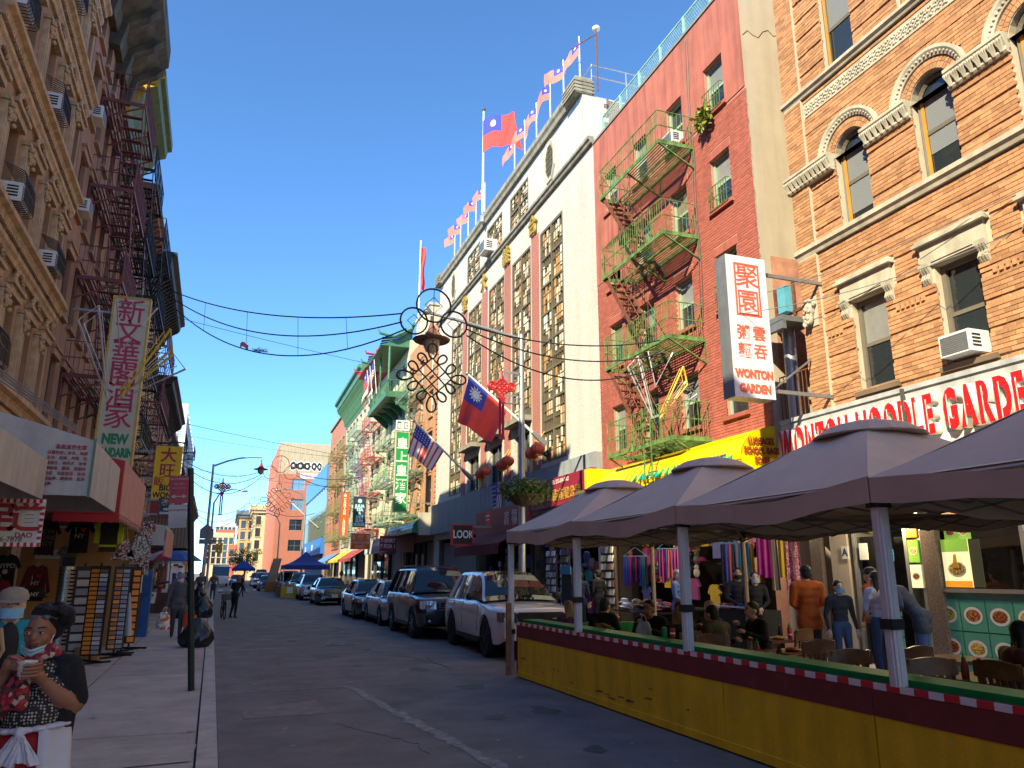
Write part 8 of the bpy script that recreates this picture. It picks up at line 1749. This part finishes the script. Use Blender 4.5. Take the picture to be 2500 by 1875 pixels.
for q in (-1, 1):
 c = P3(-.846 + q * .029, 1.4645, -.0655); w.sphere(c, .0115, 12, 8, (1.15, .7, .66)); e.sphere(c + Vector((-.003, -.0060, 0)), .0062, 10, 7, (1, .55, 1))
 ld.tube([c + Vector((.017 * math.cos(a), -.006 - .004 * math.sin(a), .009 * math.sin(a))) for a in np.linspace(.1, 3.04, 8)], .0035, 6); ld.tube([c + Vector((.016 * math.cos(a), -.005, -.008 * math.sin(a))) for a in np.linspace(.1, 3.04, 8)], .0025, 6)
 e.tube([P3(-.846 + q * .012, 1.487, -.076), P3(-.846 + q * .03, 1.492, -.074), P3(-.846 + q * .048, 1.487, -.058)], [.003, .004, .002], 5)
w.obj('eye', mat('eye_white', (.6, .58, .55), .3, bump=0), fw_, smooth=True); e.obj('iris_and_brow', mat('iris_dark', (.015, .01, .008), .3, bump=0), fw_, smooth=True); ld.obj('eyelid', SK, fw_, smooth=True)
MSK = mat('surgical_mask', (.36, .52, .54), .75, var=.06, bump=.3, bscale=40); mk = MB()
mk.grid(lambda u, v: tuple(P3(-.905 + .128 * u, 1.388 + .03 * abs(u - .42) * 1.5 - .050 * (1 - v) * (1 - .7 * abs(u - .42)), -.02 - .062 * math.sin(math.pi * min(max(u, .02), .98)) + .012 * (1 - v) - .004 * math.sin(v * 18))), 18, 8); solid(mk, .004).obj('face_mask', MSK, fw_, smooth=True)
MB().tube([P3(-.785, 1.395, -.03), P3(-.778, 1.425, -.015), P3(-.772, 1.46, .008), P3(-.770, 1.48, .02)], .0025, 5).obj('mask_strap', WHITE, fw_)
gl_ = MB()
for x in (-.865, -.81): gl_.tube([P3(x + .02 * math.cos(a * .785), 1.537 + .010 * math.sin(a * .785), -.052) for a in range(8)], .003, 5, closed=True); gl_.sphere(P3(x, 1.537, -.05), 1, 10, 6, (.02, .004, .011))
gl_.tube([P3(-.79, 1.537, -.046), P3(-.755, 1.52, .01)], .003, 5); gl_.obj('sunglasses_on_hair', mat('grey_lens', (.10, .10, .11), .15, bump=0), fw_, smooth=True)
SCF = spotmat('patterned_scarf', ('7a0f1c', '9c1526', '1a1214', 'b8a090', '8a1020', '5a2a2c', '2a1a1c', 'a83040'), 44); S_ = Fig()
for k in range(12): a = k * math.pi / 6; S_.ell(P3(-.825 + .068 * math.cos(a), 1.345 + .02 * math.cos(a), .005 + .062 * math.sin(a)), (.034, .030, .030), 0)
S_.ell(P3(-.775, 1.385, -.03), (.035, .028, .034), 0).ell(P3(-.765, 1.36, -.05), (.038, .025, .03), 0)
for (x0, z0, x1, z1, y0, y1) in ((-.865, 1.31, -.91, 1.22, -.09, -.12), (-.91, 1.22, -.93, 1.12, -.12, -.125), (-.84, 1.30, -.845, 1.20, -.1, -.145), (-.845, 1.20, -.85, 1.15, -.145, -.14), (-.875, 1.25, -.885, 1.16, -.125, -.135)): S_.cap(P3(x0, z0, y0), P3(x1, z1, y1), .032, .036, 0)
S_.build('scarf', [SCF], fw_, .009, 3)
cc = P3(-.838, 1.312, -.185); HD = MB()
pr_ = P3(-.785, 1.268, -.15); capsule(HD, P3(-.775, 1.25, -.135), pr_, .028, .030, 8); capsule(HD, pr_, P3(-.80, 1.285, -.175), .030, .024, 8)
for k in range(4):
 z = -.020 + k * .017; pts = [Vector((cc.x + (.058 - .002 * k) * math.cos(a), cc.y + (.056 - .002 * k) * math.sin(a), cc.z + z - .012)) for a in (.15, -.45, -1.05, -1.6 - .1 * (k == 1))]
 pts[0] = Vector((pr_.x - .005, pr_.y - .01, cc.z + z - .012))
 for a_, b_, r0, r1 in zip(pts[:-1], pts[1:], (.0105, .010, .009), (.010, .009, .0075)): capsule(HD, a_, b_, r0, r1, 8)
capsule(HD, pr_ + Vector((0, .01, .02)), cc + Vector((.052, .03, .035)), .013, .011, 8); capsule(HD, cc + Vector((.052, .03, .035)), cc + Vector((.03, .05, .045)), .011, .008, 8); HD.obj('hand', SK, fw_, smooth=80)
HL = MB(); wl = P3(-.935, 1.30, -.12); pl_ = P3(-.918, 1.335, -.15); capsule(HL, wl, pl_, .027, .032, 8); capsule(HL, pl_ + Vector((.0, 0, -.012)), pl_ + Vector((.03, -.015, -.005)), .026, .022, 8)
for k in range(4):
 p = pl_ + Vector((.012 + .006 * k, -.022, .026 - .017 * k)); q = p + Vector((.036, -.012, .004)); z = q + Vector((.012, .022, -.010)); capsule(HL, p, q, .011, .010, 8); capsule(HL, q, z, .010, .008, 8)
capsule(HL, pl_ + Vector((.0, -.01, .03)), pl_ + Vector((.03, -.025, .036)), .012, .010, 8); capsule(HL, pl_ + Vector((.03, -.025, .036)), pl_ + Vector((.055, -.03, .026)), .010, .008, 8); HL.obj('hand', SK, fw_, smooth=80)
MB().tube([P3(-.782, 1.24, -.125) + Vector((.032 * math.cos(a * .52), .022 * math.sin(a * .52), .024 * math.sin(a * .52 + .6))) for a in range(12)], .003, 5, closed=True).obj('bracelet', CHROME, fw_)
TW = Fig()
for k in range(20): a = k * math.pi / 10; TW.ell(P3(-.81 + .148 * math.cos(a), 1.035 + .010 * math.cos(a), .135 * math.sin(a)), (.034, .03, .016), 0)
TW.ell(P3(-.835, 1.028, -.155), (.026, .024, .03), 0).ell(P3(-.838, 1.022, -.172), (.014, .012, .022), 0)
TW.build('tied_shirt', [WSH], fw_, .007, 2)
def tail(nm, x0, x1, za, zb, w0, w1, ph, y0=-.175):
 b = MB(); b.grid(lambda u, v: tuple(P3(x0 + (x1 - x0) * v + (u - .5) * (w0 + (w1 - w0) * v ** .7), za + (zb - za) * v + .012 * math.sin(u * 3 + ph) * v, y0 - .02 * v + .016 * math.sin(u * 13 + ph) * v + .006 * math.sin(u * 29 + 4 * v))), 26, 18); solid(b, .006).obj(nm, WSH, fw_, smooth=70)
tail('shirt_sleeve', -.842, -.888, 1.015, .885, .03, .105, 0.); tail('shirt_sleeve', -.828, -.785, 1.015, .90, .03, .115, 2., -.168)
b = MB(); b.grid(lambda u, v: tuple(P3(-.81 + (.158 + .05 * v + .010 * math.sin(u * 17 + v * 3)) * math.cos(-1.25 + 2.5 * u), 1.04 - .30 * v - .10 * v * (u - .2) , (.145 + .03 * v + .008 * math.sin(u * 21)) * math.sin(-1.25 + 2.5 * u))), 34, 20); solid(b, .006).obj('shirt_back', WSH, fw_, smooth=70)
bg_ = thing('mustard_handbag', 'mustard brown leather handbag at the side of the cup holding person', 'handbag', (0, 4.9, 0)); b = Fig(); b.ell(P3(-.99, .99, -.06), (.075, .035, .12), 0).ell(P3(-.985, .94, -.06), (.085, .04, .09), 0); b.build('pouch', [mat('mustard_leather', (.34, .17, .03), .5, var=.15, bump=.3, bscale=90)], bg_, .012, 3); MB().tube([P3(-.99, 1.1, -.08), P3(-.965, 1.22, -.09), P3(-.95, 1.33, .0)], .008, 5).obj('strap', MATS['mustard_leather'], bg_)
cp = thing('paper_cup', 'white paper cup with coloured dots and a pink spoon', 'cup', tuple(cc + Vector((0, 4.9, 0)))); MB().lathe([(.034, -.036), (.036, -.034), (.046, .033), (.049, .036), (.047, .039), (.045, .033), (.034, -.03), (0, -.03)], n=24).obj('cup', WHITEP, cp, smooth=True)
dc = [mat('dot_%d' % i, c, .5, bump=0) for i, c in enumerate(((.55, .06, .08), (.05, .35, .2), (.65, .45, .05), (.25, .15, .45), (.7, .25, .1)))]; B5 = [MB() for _ in dc]
for k in range(44):
 a = rr.uniform(0, 6.28); z = rr.uniform(-.028, .028); R0 = .0405 + z * .155 + .0008; s = rr.uniform(.003, .0065); ct = Vector((R0 * math.cos(a), R0 * math.sin(a), z)); tx = Vector((-math.sin(a), math.cos(a), 0)); B5[k % 5].add([ct + tx * s * math.cos(q * .785) + Vector((0, 0, s * math.sin(q * .785))) for q in range(8)], [tuple(range(8))])
for m, b in zip(dc, B5): b.obj('printed_dots', m, cp)
MB().tube([(-.005, 0, .02), (-.05, -.005, .055), (-.075, 0, .06)], [.006, .004, .004], 6).obj('spoon', mat('pink_spoon', (.75, .15, .25), .4, bump=0), cp)
p2 = person('person in patterned cap, blue mask and teal jacket at the left edge', (-1.36, 6.3, .15), R_(14), 'fold', 1.53, 'light', (.015, .25, .32), (.02, .02, .025), mask=(.22, .46, .62), hat=(.26, .22, .17), long=True, hair=(.09, .04, .02), voxel=.012, fat=1.1, coat=True)
MB().tube([(-.05, -.13, 1.24), (-.02, -.16, 1.1), (-.09, -.17, .95), (-.12, -.15, .85)], .014, 6).obj('bag_strap', mat('tan_strap', (.4, .25, .13), .7), p2)
Fv = Fig(); Fv.ell((.0, -.10, 1.12), (.07, .05, .16), 0); Fv.build('black_vest', [mat('black_vest', (.015, .015, .017), .8)], p2, .014, 2)
# ================================================================ goods, left souvenir stall
rnd = random.Random(41)
SHK = mat('shirt_black', (.014, .014, .016), .9, bump=.4, bscale=14); SHR = mat('shirt_red', (.22, .012, .018), .9, bump=.4, bscale=14); SHM = mat('shirt_maroon', (.11, .012, .025), .9, bump=.4, bscale=14); SHG = mat('shirt_grey', (.16, .16, .16), .9, bump=.4, bscale=14); PRT = mat('shirt_print', (.42, .40, .38), .8, bump=0); NEON = mat('neon_green', (.42, .55, .02), .7); SHD = mat('shirt_dark_red', (.05, .012, .02), .9)
def shirt(x, y, z, w, h, m, lines, lab, pr=PRT, heart=None, size=.1, long_=False):
 t = thing('hanging_shirt', lab, 'shirt', (x, y, z)); hw = w / 2; sl = h * (.75 if long_ else .38)
 pts = [(-.07, 0), (-hw * .62, -.04), (-hw * 1.0, -sl), (-hw * .78, -sl - .04), (-hw * .60, -.20 * h - .05), (-hw * .62, -h), (hw * .62, -h), (hw * .60, -.20 * h - .05), (hw * .78, -sl - .04), (hw * 1.0, -sl), (hw * .62, -.04), (.07, 0), (0, -.05)]
 b = MB(); b.prism(pts, -.035, .035); b.obj('cloth', m, t); MB().tube([(-hw * .5, 0, -.05), (0, 0, .03), (hw * .5, 0, -.05)], .006, 4).tube([(0, 0, .03), (0, 0, .10)], .004, 4).obj('hanger', STEEL, t)
 for k, s in enumerate(lines): text(t, s, size, (0, -.038, -h * .36 - k * size * .95), pr, .002, .003)
 if heart: heartshape(t, heart, -.039, size * .42)
 return t
def heartshape(par, c, y, s):
 P = []
 for k in range(24): a = k * math.pi / 12; P.append((c[0] + s * 16 * math.sin(a) ** 3 / 16, y, c[1] + s * (13 * math.cos(a) - 5 * math.cos(2 * a) - 2 * math.cos(3 * a) - math.cos(4 * a)) / 16))
 MB().add(P, [tuple(range(24))[::-1]]).obj('heart', mat('heart_red', (.5, .02, .04), .7, bump=0), par)
shirt(-2.88, 18.0, 2.86, .56, .72, SHK, ['I    ', 'NY'], 'black shirt printed I heart NY hanging under the red awning', heart=(.06, -.25), size=.13)
shirt(-3.5, 18.1, 2.82, .54, .72, SHD, ['NEW', 'YORK', 'CITY'], 'dark shirt printed NEW YORK CITY hanging next to the I heart NY shirt', mat('print_tan', (.22, .16, .12), .8), size=.13)
nj = shirt(-2.3, 17.7, 2.78, .5, .62, mat('vest_dark', (.03, .025, .02), .8), [], 'dark jacket with neon green sleeves on the stall'); vo = MB().box(-.26, -.17, -.045, .045, -.45, -.03).box(.17, .26, -.045, .045, -.45, -.03).box(-.16, .16, -.042, -.037, -.52, -.48).obj('neon_trim', NEON, nj)
shirt(-4.05, 17.8, 2.10, .52, .62, SHK, ['NYPD', '●'], 'black NYPD shirt low on the stall', size=.12); shirt(-3.55, 18.0, 1.90, .56, .7, SHM, ['I    ', 'NY'], 'maroon sweatshirt printed I heart NY', heart=(.055, -.22), size=.11, long_=True); shirt(-4.08, 17.6, 1.62, .5, .6, SHR, [], 'plain bright red shirt below the NYPD shirt'); shirt(-3.1, 18.3, 2.3, .4, .4, SHG, ['NYC'], 'grey shirt behind the sunglasses stand', size=.1)
TANP = mat('tan_board', (.46, .27, .11), .8, var=.1); bd_ = thing('stall_back_board', 'tan backing board of the souvenir stall', 'board', (-4.3, 19.9, .15)); MB().box(0, 2.3, 0, .06, 0, 2.6).obj('panel', TANP, bd_); MB().box(1.1, 1.14, -.02, 0, 0, 2.6).obj('batten', WOODF, bd_); MB().box(.3, 1.0, -.03, -.005, 1.9, 2.1).obj('price_strip', SGN, bd_); text(bd_, '3 for $ 10.00', .11, (.65, -.035, 2.0), BLACK, .002)
cp_ = thing('baseball_cap', 'black NY cap hanging on the stall', 'cap', (-3.35, 17.2, 1.35)); MB().sphere((0, 0, 0), .16, 14, 8, (1, .9, .75)).obj('crown', SHK, cp_, smooth=True); MB().sphere((.12, -.12, -.05), .12, 10, 6, (1, 1, .12)).obj('brim', SHK, cp_, smooth=True); text(cp_, 'NY', .1, (0, -.15, 0), PRT, .004, .004)
for k, (x, z, c, lab) in enumerate(((-2.02, 2.42, ('8a4a4a', 'd8c8c0', '4a3038', 'b09088'), 'pink patterned cloth bag under the pink awning'), (-1.72, 2.5, ('c8c0b8', '6a5a50', '98a088'), 'pale patterned cloth bag right of the pink one'))):
 t = thing('hanging_cloth_bag', lab, 'bag', (x, 18.0, z)); MB().prism([(-.05, 0), (.05, 0), (.24, -.42), (-.24, -.42)], -.04, .04).obj('cloth', spotmat('bagcloth_%d' % k, c, 34), t); MB().tube([(-.04, 0, 0), (0, 0, .3), (.04, 0, 0)], .01, 4).obj('strap', NEON if k == 0 else GREYM, t)
kc = thing('key_ring_panel', 'hanging panel crowded with key rings and small souvenirs', 'display', (-1.75, 19.5, 1.7)); MB().box(-.3, .1, 0, .02, 0, 1.2).obj('panel', spotmat('trinkets', ('c8c0b0', '4a4038', '8a7a60', 'a04030', '40506a', 'd8d0c0'), 45), kc)
tr = MB()
for k in range(90): tr.sphere((rnd.uniform(-.3, .1), -.02, rnd.uniform(0, 1.2)), rnd.uniform(.012, .03), 5, 4)
stuff(tr.obj('trinkets', spotmat('trinkets2', ('d8d0c0', '2a2420', 'a08050', '903028', 'c0c0c4'), 30), kc))
sgs = thing('sunglasses_stand', 'perforated steel drum stand of sunglasses', 'stand', (-2.95, 17.6, .15)); MB().tube([(0, 0, .15), (0, 0, 1.72)], .14, 20).obj('drum', STEEL, sgs, smooth=True); ho = MB(); gl2 = MB()
for i in range(20):
 for j in range(14): a = j * .449; (ho).sphere((.14 * math.cos(a), .14 * math.sin(a), .25 + i * .073), .012, 5, 4)
 for j in range(5): a = -.6 + j * .5; gl2.box(.15 * math.cos(a) - .05, .15 * math.cos(a) + .05, .15 * math.sin(a) - .03, .15 * math.sin(a) + .02, .24 + i * .073, .27 + i * .073)
stuff(ho.obj('holes', BLACK, sgs)); stuff(gl2.obj('sunglasses', mat('dark_lens', (.02, .018, .018), .15, bump=0), sgs)); MB().lathe([(.24, 0), (.2, .05), (.04, .1), (.04, .2)], n=14).box(-.1, .12, -.02, .02, 1.72, 1.9).obj('base', BLACK, sgs)
OTAG = mat('orange_tag', (.70, .22, .02), .5, var=.15, isl=.15, bump=0); CARDS = [mat('card_grey', (.30, .29, .30), .4, var=.3, scale=40, bump=0), mat('card_blue', (.16, .18, .26), .4, var=.3, scale=40, bump=0), mat('card_brown', (.22, .10, .05), .4, var=.4, scale=40, bump=0), mat('card_white', (.52, .50, .48), .4, var=.2, scale=40, bump=0)]
def rack(x, y, rz, lab, cols, rows=18, w=.16, lean=0.):
 t = thing('postcard_rack', lab, 'rack', (x, y, .15), R_(rz)); n = len(cols)
 MB().box(-n * w / 2 - .02, n * w / 2 + .02, .0, .05, .15, 1.72).tube([(0, .03, 0), (0, .03, 1.78)], .02, 6).obj('frame', BLACK, t); MB().bar((-.28, -.22, .02), (.28, .28, .02), .04).bar((.28, -.22, .06), (-.28, .28, .06), .04).obj('foot', BLACK, t)
 for k, ms in enumerate(cols):
  me = {}
  for r in range(rows):
   m = ms[r % len(ms)] if len(ms) < 3 else rnd.choice(ms)
   if m.name not in me: me[m.name] = MB().box(-w * .42, w * .42, -.012, 0, 0, 1.5 / rows * .74).mesh('card', m)
   link('card', me[m.name], t, (-n * w / 2 + (k + .5) * w, -.02, .18 + r * 1.5 / rows), (R_(-14), 0, 0))
 return t
rack(-2.16, 16.1, -8, 'black postcard rack with column of orange name tags', [[OTAG], CARDS], 19, .15); rack(-2.55, 17.0, 10, 'postcard rack of pale cards left of orange tags', [[CARDS[0], CARDS[3]]], 9, .26); rack(-1.9, 17.2, 14, 'brown card rack right of the orange tag column', [[OTAG, CARDS[2]], [CARDS[1], CARDS[0]]], 18, .13); rack(-1.78, 18.6, 22, 'orange tag rack farther right beside the menu board', [[OTAG, OTAG]], 11, .16)
wt = thing('hanging_white_top', 'thin white printed top hanging on a low stand', 'shirt', (-1.86, 17.9, 1.35)); b = MB(); b.grid(lambda u, v: ((u - .5) * (.14 + .22 * v), .03 * math.sin(u * 14) * v, -.85 * v), 12, 8); solid(b, .006).obj('cloth', mat('white_lawn', (.46, .44, .48), .85, var=.1), wt, smooth=True); MB().tube([(0, .05, -1.2), (0, .05, .1)], .015, 5).bar((-.25, .05, -1.18), (.25, .05, -1.18), .03).obj('stand', BLACK, wt)
bx2 = thing('cardboard_box', 'brown cardboard box below the postcard racks', 'box', (-2.3, 16.8, .15)); MB().box(-.2, .2, -.15, .15, 0, .24).obj('carton', mat('cardboard', (.28, .18, .09), .9), bx2); MB().box(-.2, .2, -.16, -.151, .2, .26).obj('flap', MATS['cardboard'], bx2)
MENU = thing('menu_board', 'red framed food menu board with four green pictures', 'board', (-2.4, 21.0, 1.28)); MB().box(0, .52, 0, .03, 0, .64).obj('frame', WHITE, MENU); MB().box(.02, .50, -.012, -.002, .02, .62).obj('red_panel', RED, MENU)
for i in range(2):
 for j in range(2): picture(MENU, .03 + i * .2, .05 + j * .24, .19, .22, PGRN, foods[i + j], y=-.014)
nb = thing('blue_newspaper_box', 'blue plastic box standing behind the menu board', 'box', (-1.98, 22.6, .15)); MB().box(-.16, .2, -.2, .2, .0, 1.68).obj('body', mat('box_blue', (.02, .11, .32), .5), nb); MB().box(-.14, .18, -.215, -.201, 1.0, 1.5).obj('door', mat('box_blue_dark', (.015, .07, .22), .4), nb)
bk3 = thing('black_crate_stack', 'black cabinet with orange sticker beside the racks', 'cabinet', (-2.3, 21.8, .15)); MB().box(-.45, .35, -.35, .35, .12, 1.15).obj('cabinet', mat('cabinet_black', (.02, .02, .022), .5), bk3); MB().box(-.5, .3, -.45, -.05, 0, .12).obj('plinth', KERB, bk3); MB().box(-.2, .1, -.36, -.351, .2, .3).obj('sticker', OTAG, bk3)
wsn = thing('white_price_sign', 'white handwritten price sign in front of the hat stall', 'sign', (-2.35, 27., .85)); MB().box(-.2, .35, 0, .02, 0, .34).obj('board', SGN, wsn, rot=(0, R_(6), 0)); MB().box(-.12, .28, -.006, -.001, .21, .27).box(-.1, .24, -.006, -.001, .09, .14).obj('print_lines', DRED, wsn, rot=(0, R_(6), 0))
hs = thing('hat_stall', 'umbrella stall hung with hats, scarves and small bags', 'stall', (-2.4, 35.4, .15)); MB().box(-.7, .7, -.3, .3, .0, .8).obj('counter', mat('stall_cloth', (.12, .07, .06), .9, var=.3), hs); MB().bar((-.8, 0, 0), (-.8, 0, 2.0), .04).bar((.8, 0, 0), (.8, 0, 2.0), .04).bar((-.8, 0, 2.0), (.8, 0, 2.0), .04).obj('frame', STEEL, hs)
GC = [mat('goods_%d' % i, c, .8, var=.15) for i, c in enumerate(((.4, .05, .12), (.06, .09, .3), (.5, .45, .4), (.10, .10, .11), (.45, .14, .2), (.3, .2, .1), (.08, .2, .25), (.5, .3, .05), (.02, .02, .02), (.32, .05, .3)))]
for k in range(22):
 m = GC[rnd.randrange(10)]; x, z = rnd.uniform(-.75, .75), rnd.uniform(.9, 1.95)
 if k % 2: MB().sphere((x, rnd.uniform(-.2, .0), z), .11, 10, 6, (1, 1, .5)).obj('hat', m, hs, smooth=True)
 else: MB().grid(lambda u, v: (x + (u - .5) * .16, -.05 + .02 * math.sin(u * 9), z - .5 * v), 4, 4).obj('scarf', m, hs)
for u0, n in ((24.5, 14), (28.5, 16), (38, 12), (45, 12)):
 t = thing('shop_display', 'crowded goods display on the left sidewalk at %s' % ({24.5: 'the phone awning', 28.5: 'the ribbed canopy', 38: 'the maroon awning', 45: 'the black awning'}[u0]), 'display', LF(u0, .9, .15)); MB().box(-.5, .6, 0, 2.4, 0, .75).obj('table', GC[3], t)
 for k in range(n): x, y, z = rnd.uniform(-.4, .6), rnd.uniform(0, 2.3), rnd.uniform(.8, 2.2); MB().box(x, x + rnd.uniform(.1, .3), y, y + rnd.uniform(.05, .2), z, z + rnd.uniform(.15, .45)).obj('goods', GC[rnd.randrange(10)], t)
# ================================================================ goods, right souvenir shops
BR = [mat('bright_%d' % i, c, .75, var=.15, bump=.2, bscale=20) for i, c in enumerate(((.42, .03, .18), (.08, .10, .36), (.55, .12, .10), (.10, .10, .10), (.45, .40, .36), (.25, .05, .22), (.05, .22, .28), (.50, .33, .04), (.03, .03, .035), (.20, .13, .08)))]
def scarf_rack(x, y, z, w, n, lab, L=.9, ms=None, rz=0., spread=.05):
 t = thing('scarf_rack', lab, 'rack', (x, y, z), R_(rz)); MB().tube([(-w / 2, 0, 0), (w / 2, 0, 0)], .012, 5).tube([(-w / 2, 0, 0), (0, 0, .22), (w / 2, 0, 0)], .008, 4).obj('hanger', mat('hanger_blue', (.25, .45, .55), .4), t)
 for k in range(n):
  x0 = -w / 2 + w * (k + .5) / n; l = L * rnd.uniform(.75, 1.1); p = rnd.uniform(0, 6); ww = w / n
  b = MB(); b.grid(lambda u, v: (x0 + (u - .5) * ww * (.8 + spread * 10 * v), .03 * math.sin(u * 8 + p) * (.3 + v), -.02 - l * v), 6, 8); solid(b, .004).obj('scarf', (ms or BR)[k % len(ms or BR)] if ms else rnd.choice(BR), t, smooth=True)
 return t
PINKS = mat('magenta_scarf', (.48, .02, .20), .6, bump=.2); PLAID = stripemat('plaid_scarf', (.50, .38, .22), (.12, .06, .04), 16, 0); YELS = mat('yellow_scarf', (.62, .40, .02), .7); SPOTS = spotmat('dotted_pink_scarf', ('9a3a4a', 'c07080', '7a2030', 'd0a8a8'), 60)
scarf_rack(10.35, 12.75, 2.62, .85, 6, 'bright pink, plaid and yellow scarves hanging beside the restaurant', 1.15, [PINKS, PINKS, PLAID, YELS, SPOTS, SPOTS], -55)
scarf_rack(10.0, 13.6, 2.35, .7, 9, 'rainbow scarves on a blue hanger behind the masked pair', 1.0, None, -50); scarf_rack(9.6, 17.2, 2.15, .6, 9, 'multicoloured ties on a round blue hanger over the hat table', .75, None, -40); scarf_rack(9.8, 15.9, 2.3, .6, 7, 'purple and red scarves hanging behind denim jacket person', .8, [BR[5], BR[0], BR[1], BR[2]], -45)
def wall_goods(t, x0, x1, z0, z1, y, n, kinds):
 for k in range(n):
  x, z = rnd.uniform(x0, x1), rnd.uniform(z0, z1); m = rnd.choice(BR); yy = y + rnd.uniform(-.25, .25); s = rnd.uniform(.8, 1.3); kd = rnd.choice(kinds)
  if kd == 'bag':
   o = MB().prism([(-.14 * s, 0), (.14 * s, 0), (.17 * s, .2 * s), (.1 * s, .26 * s), (-.1 * s, .26 * s), (-.17 * s, .2 * s)], -.05, .05).obj('hanging_bag', m, t, loc=(x, yy, z)); MB().tube([(-.08 * s, 0, .25 * s), (0, 0, .48 * s), (.08 * s, 0, .25 * s)], .01, 4).obj('strap', m, o)
  elif kd == 'shirt':
   MB().prism([(-.06, 0), (-.16, -.03), (-.27, -.2), (-.2, -.25), (-.16, -.18), (-.17, -.55), (.17, -.55), (.16, -.18), (.2, -.25), (.27, -.2), (.16, -.03), (.06, 0), (0, -.04)], -.03, .03).obj('hanging_shirt', m, t, loc=(x, yy, z))
  elif kd == 'hat':
   MB().lathe([(.18 * s, 0), (.19 * s, .01), (.11 * s, .03), (.10 * s, .09), (.05 * s, .12), (0, .12)], n=12).obj('hat', m, t, smooth=True, loc=(x, yy, z))
  else:
   MB().sphere((0, 0, 0), .09 * s, 8, 6, (1, .8, 1.2)).sphere((0, 0, .13 * s), .06 * s, 8, 6).obj('plush_toy', m, t, smooth=True, loc=(x, yy, z))
wall_goods(bays[0], .5, 7.6, 1.4, 3.3, .1, 90, ['bag', 'shirt', 'toy', 'bag', 'hat']); wall_goods(bays[1], .4, 6.0, 1.0, 3.2, .1, 55, ['bag', 'shirt', 'hat']); wall_goods(bays[2], .4, 6.8, 1.2, 3.0, .4, 24, ['bag', 'shirt'])
ht = thing('hat_table', 'low table heaped with pink, tan and white hats', 'table', (9.55, 16.6, .15), R_(-90)); MB().box(-1.0, 1.0, -.4, .4, .68, .72).obj('tabletop', BLACK, ht)
for x in (-.95, .95):
 for y in (-.35, .35): MB().box(x - .02, x + .02, y - .02, y + .02, 0, .68).obj('leg', STEEL, ht)
for k in range(26): MB().lathe([(.16, 0), (.17, .01), (.10, .03), (.095, .09), (.05, .115), (0, .115)], n=12).obj('hat', [BR[0], BR[9], BR[4], GC[4], BR[3], WHITEP][k % 6], ht, smooth=True, loc=(rnd.uniform(-.9, .9), rnd.uniform(-.3, .3), .72 + .05 * (k % 4)), rot=(rnd.uniform(-.2, .2), rnd.uniform(-.2, .2), 0))
def packet_rack(u, off, lab, cols=4, rows=8):
 t = on_right('packet_rack', lab, 'rack', u, off, .15); MB().box(0, cols * .16 + .04, 0, .04, .1, 2.2).obj('frame', DKFRAME, t)
 for r in range(rows):
  for c in range(cols): me = rnd.choice(PKM); link('packet', me, t, (.03 + c * .16, -.03, .3 + r * .23), (R_(-8), 0, 0))
 return t
PKM = [MB().box(0, .13, -.015, .01, 0, .17).mesh('packet', m) for m in (CARDS[0], CARDS[3], BR[1], SGN, BR[3], BR[9])]
packet_rack(24.5, 1.0, 'souvenir packet rack beside the white SUV windshield', 5, 9); packet_rack(22.6, 1.3, 'packet rack behind the second tent post', 4, 9); packet_rack(20.3, 1.0, 'packet rack in the shop bay behind the black coat', 5, 9)
kb = on_right('blue_topped_rack', 'tall dark rack with a blue top sign in front of shop', 'rack', 21.6, 1.7, .15); MB().box(0, .7, 0, .4, 0, 1.75).obj('cabinet', GC[8], kb); MB().box(-.02, .72, -.03, -.001, 1.55, 1.78).obj('blue_header', mat('header_blue', (.05, .25, .45), .5), kb)
og = on_right('orange_tag_strip', 'strip of orange tags hanging left of the lamp pole', 'rack', 26.3, 1.2, .6); MB().box(0, .14, 0, .02, 0, 1.8).obj('strip', BLACK, og)
for k in range(14): MB().box(.01, .13, -.02, -.002, .05 + k * .125, .14 + k * .125).obj('card', OTAG, og)
cn = on_right('stall_counter', 'metal rail counter with baskets of small goods by the restaurant', 'counter', 13.6, 1.4, .15); MB().box(0, 1.2, -.3, .3, 0, .9).obj('cabinet', GC[8], cn); MB().tube([(0, -.35, .95), (1.2, -.35, .95)], .02, 6).obj('rail', STEEL, cn); MB().box(.05, .5, -.28, -.02, .9, 1.0).obj('red_basket', GC[0], cn); MB().box(.6, 1.1, -.28, -.02, .9, 1.02).obj('blue_basket', GC[1], cn)
bpy.data.scenes.remove(_ts)
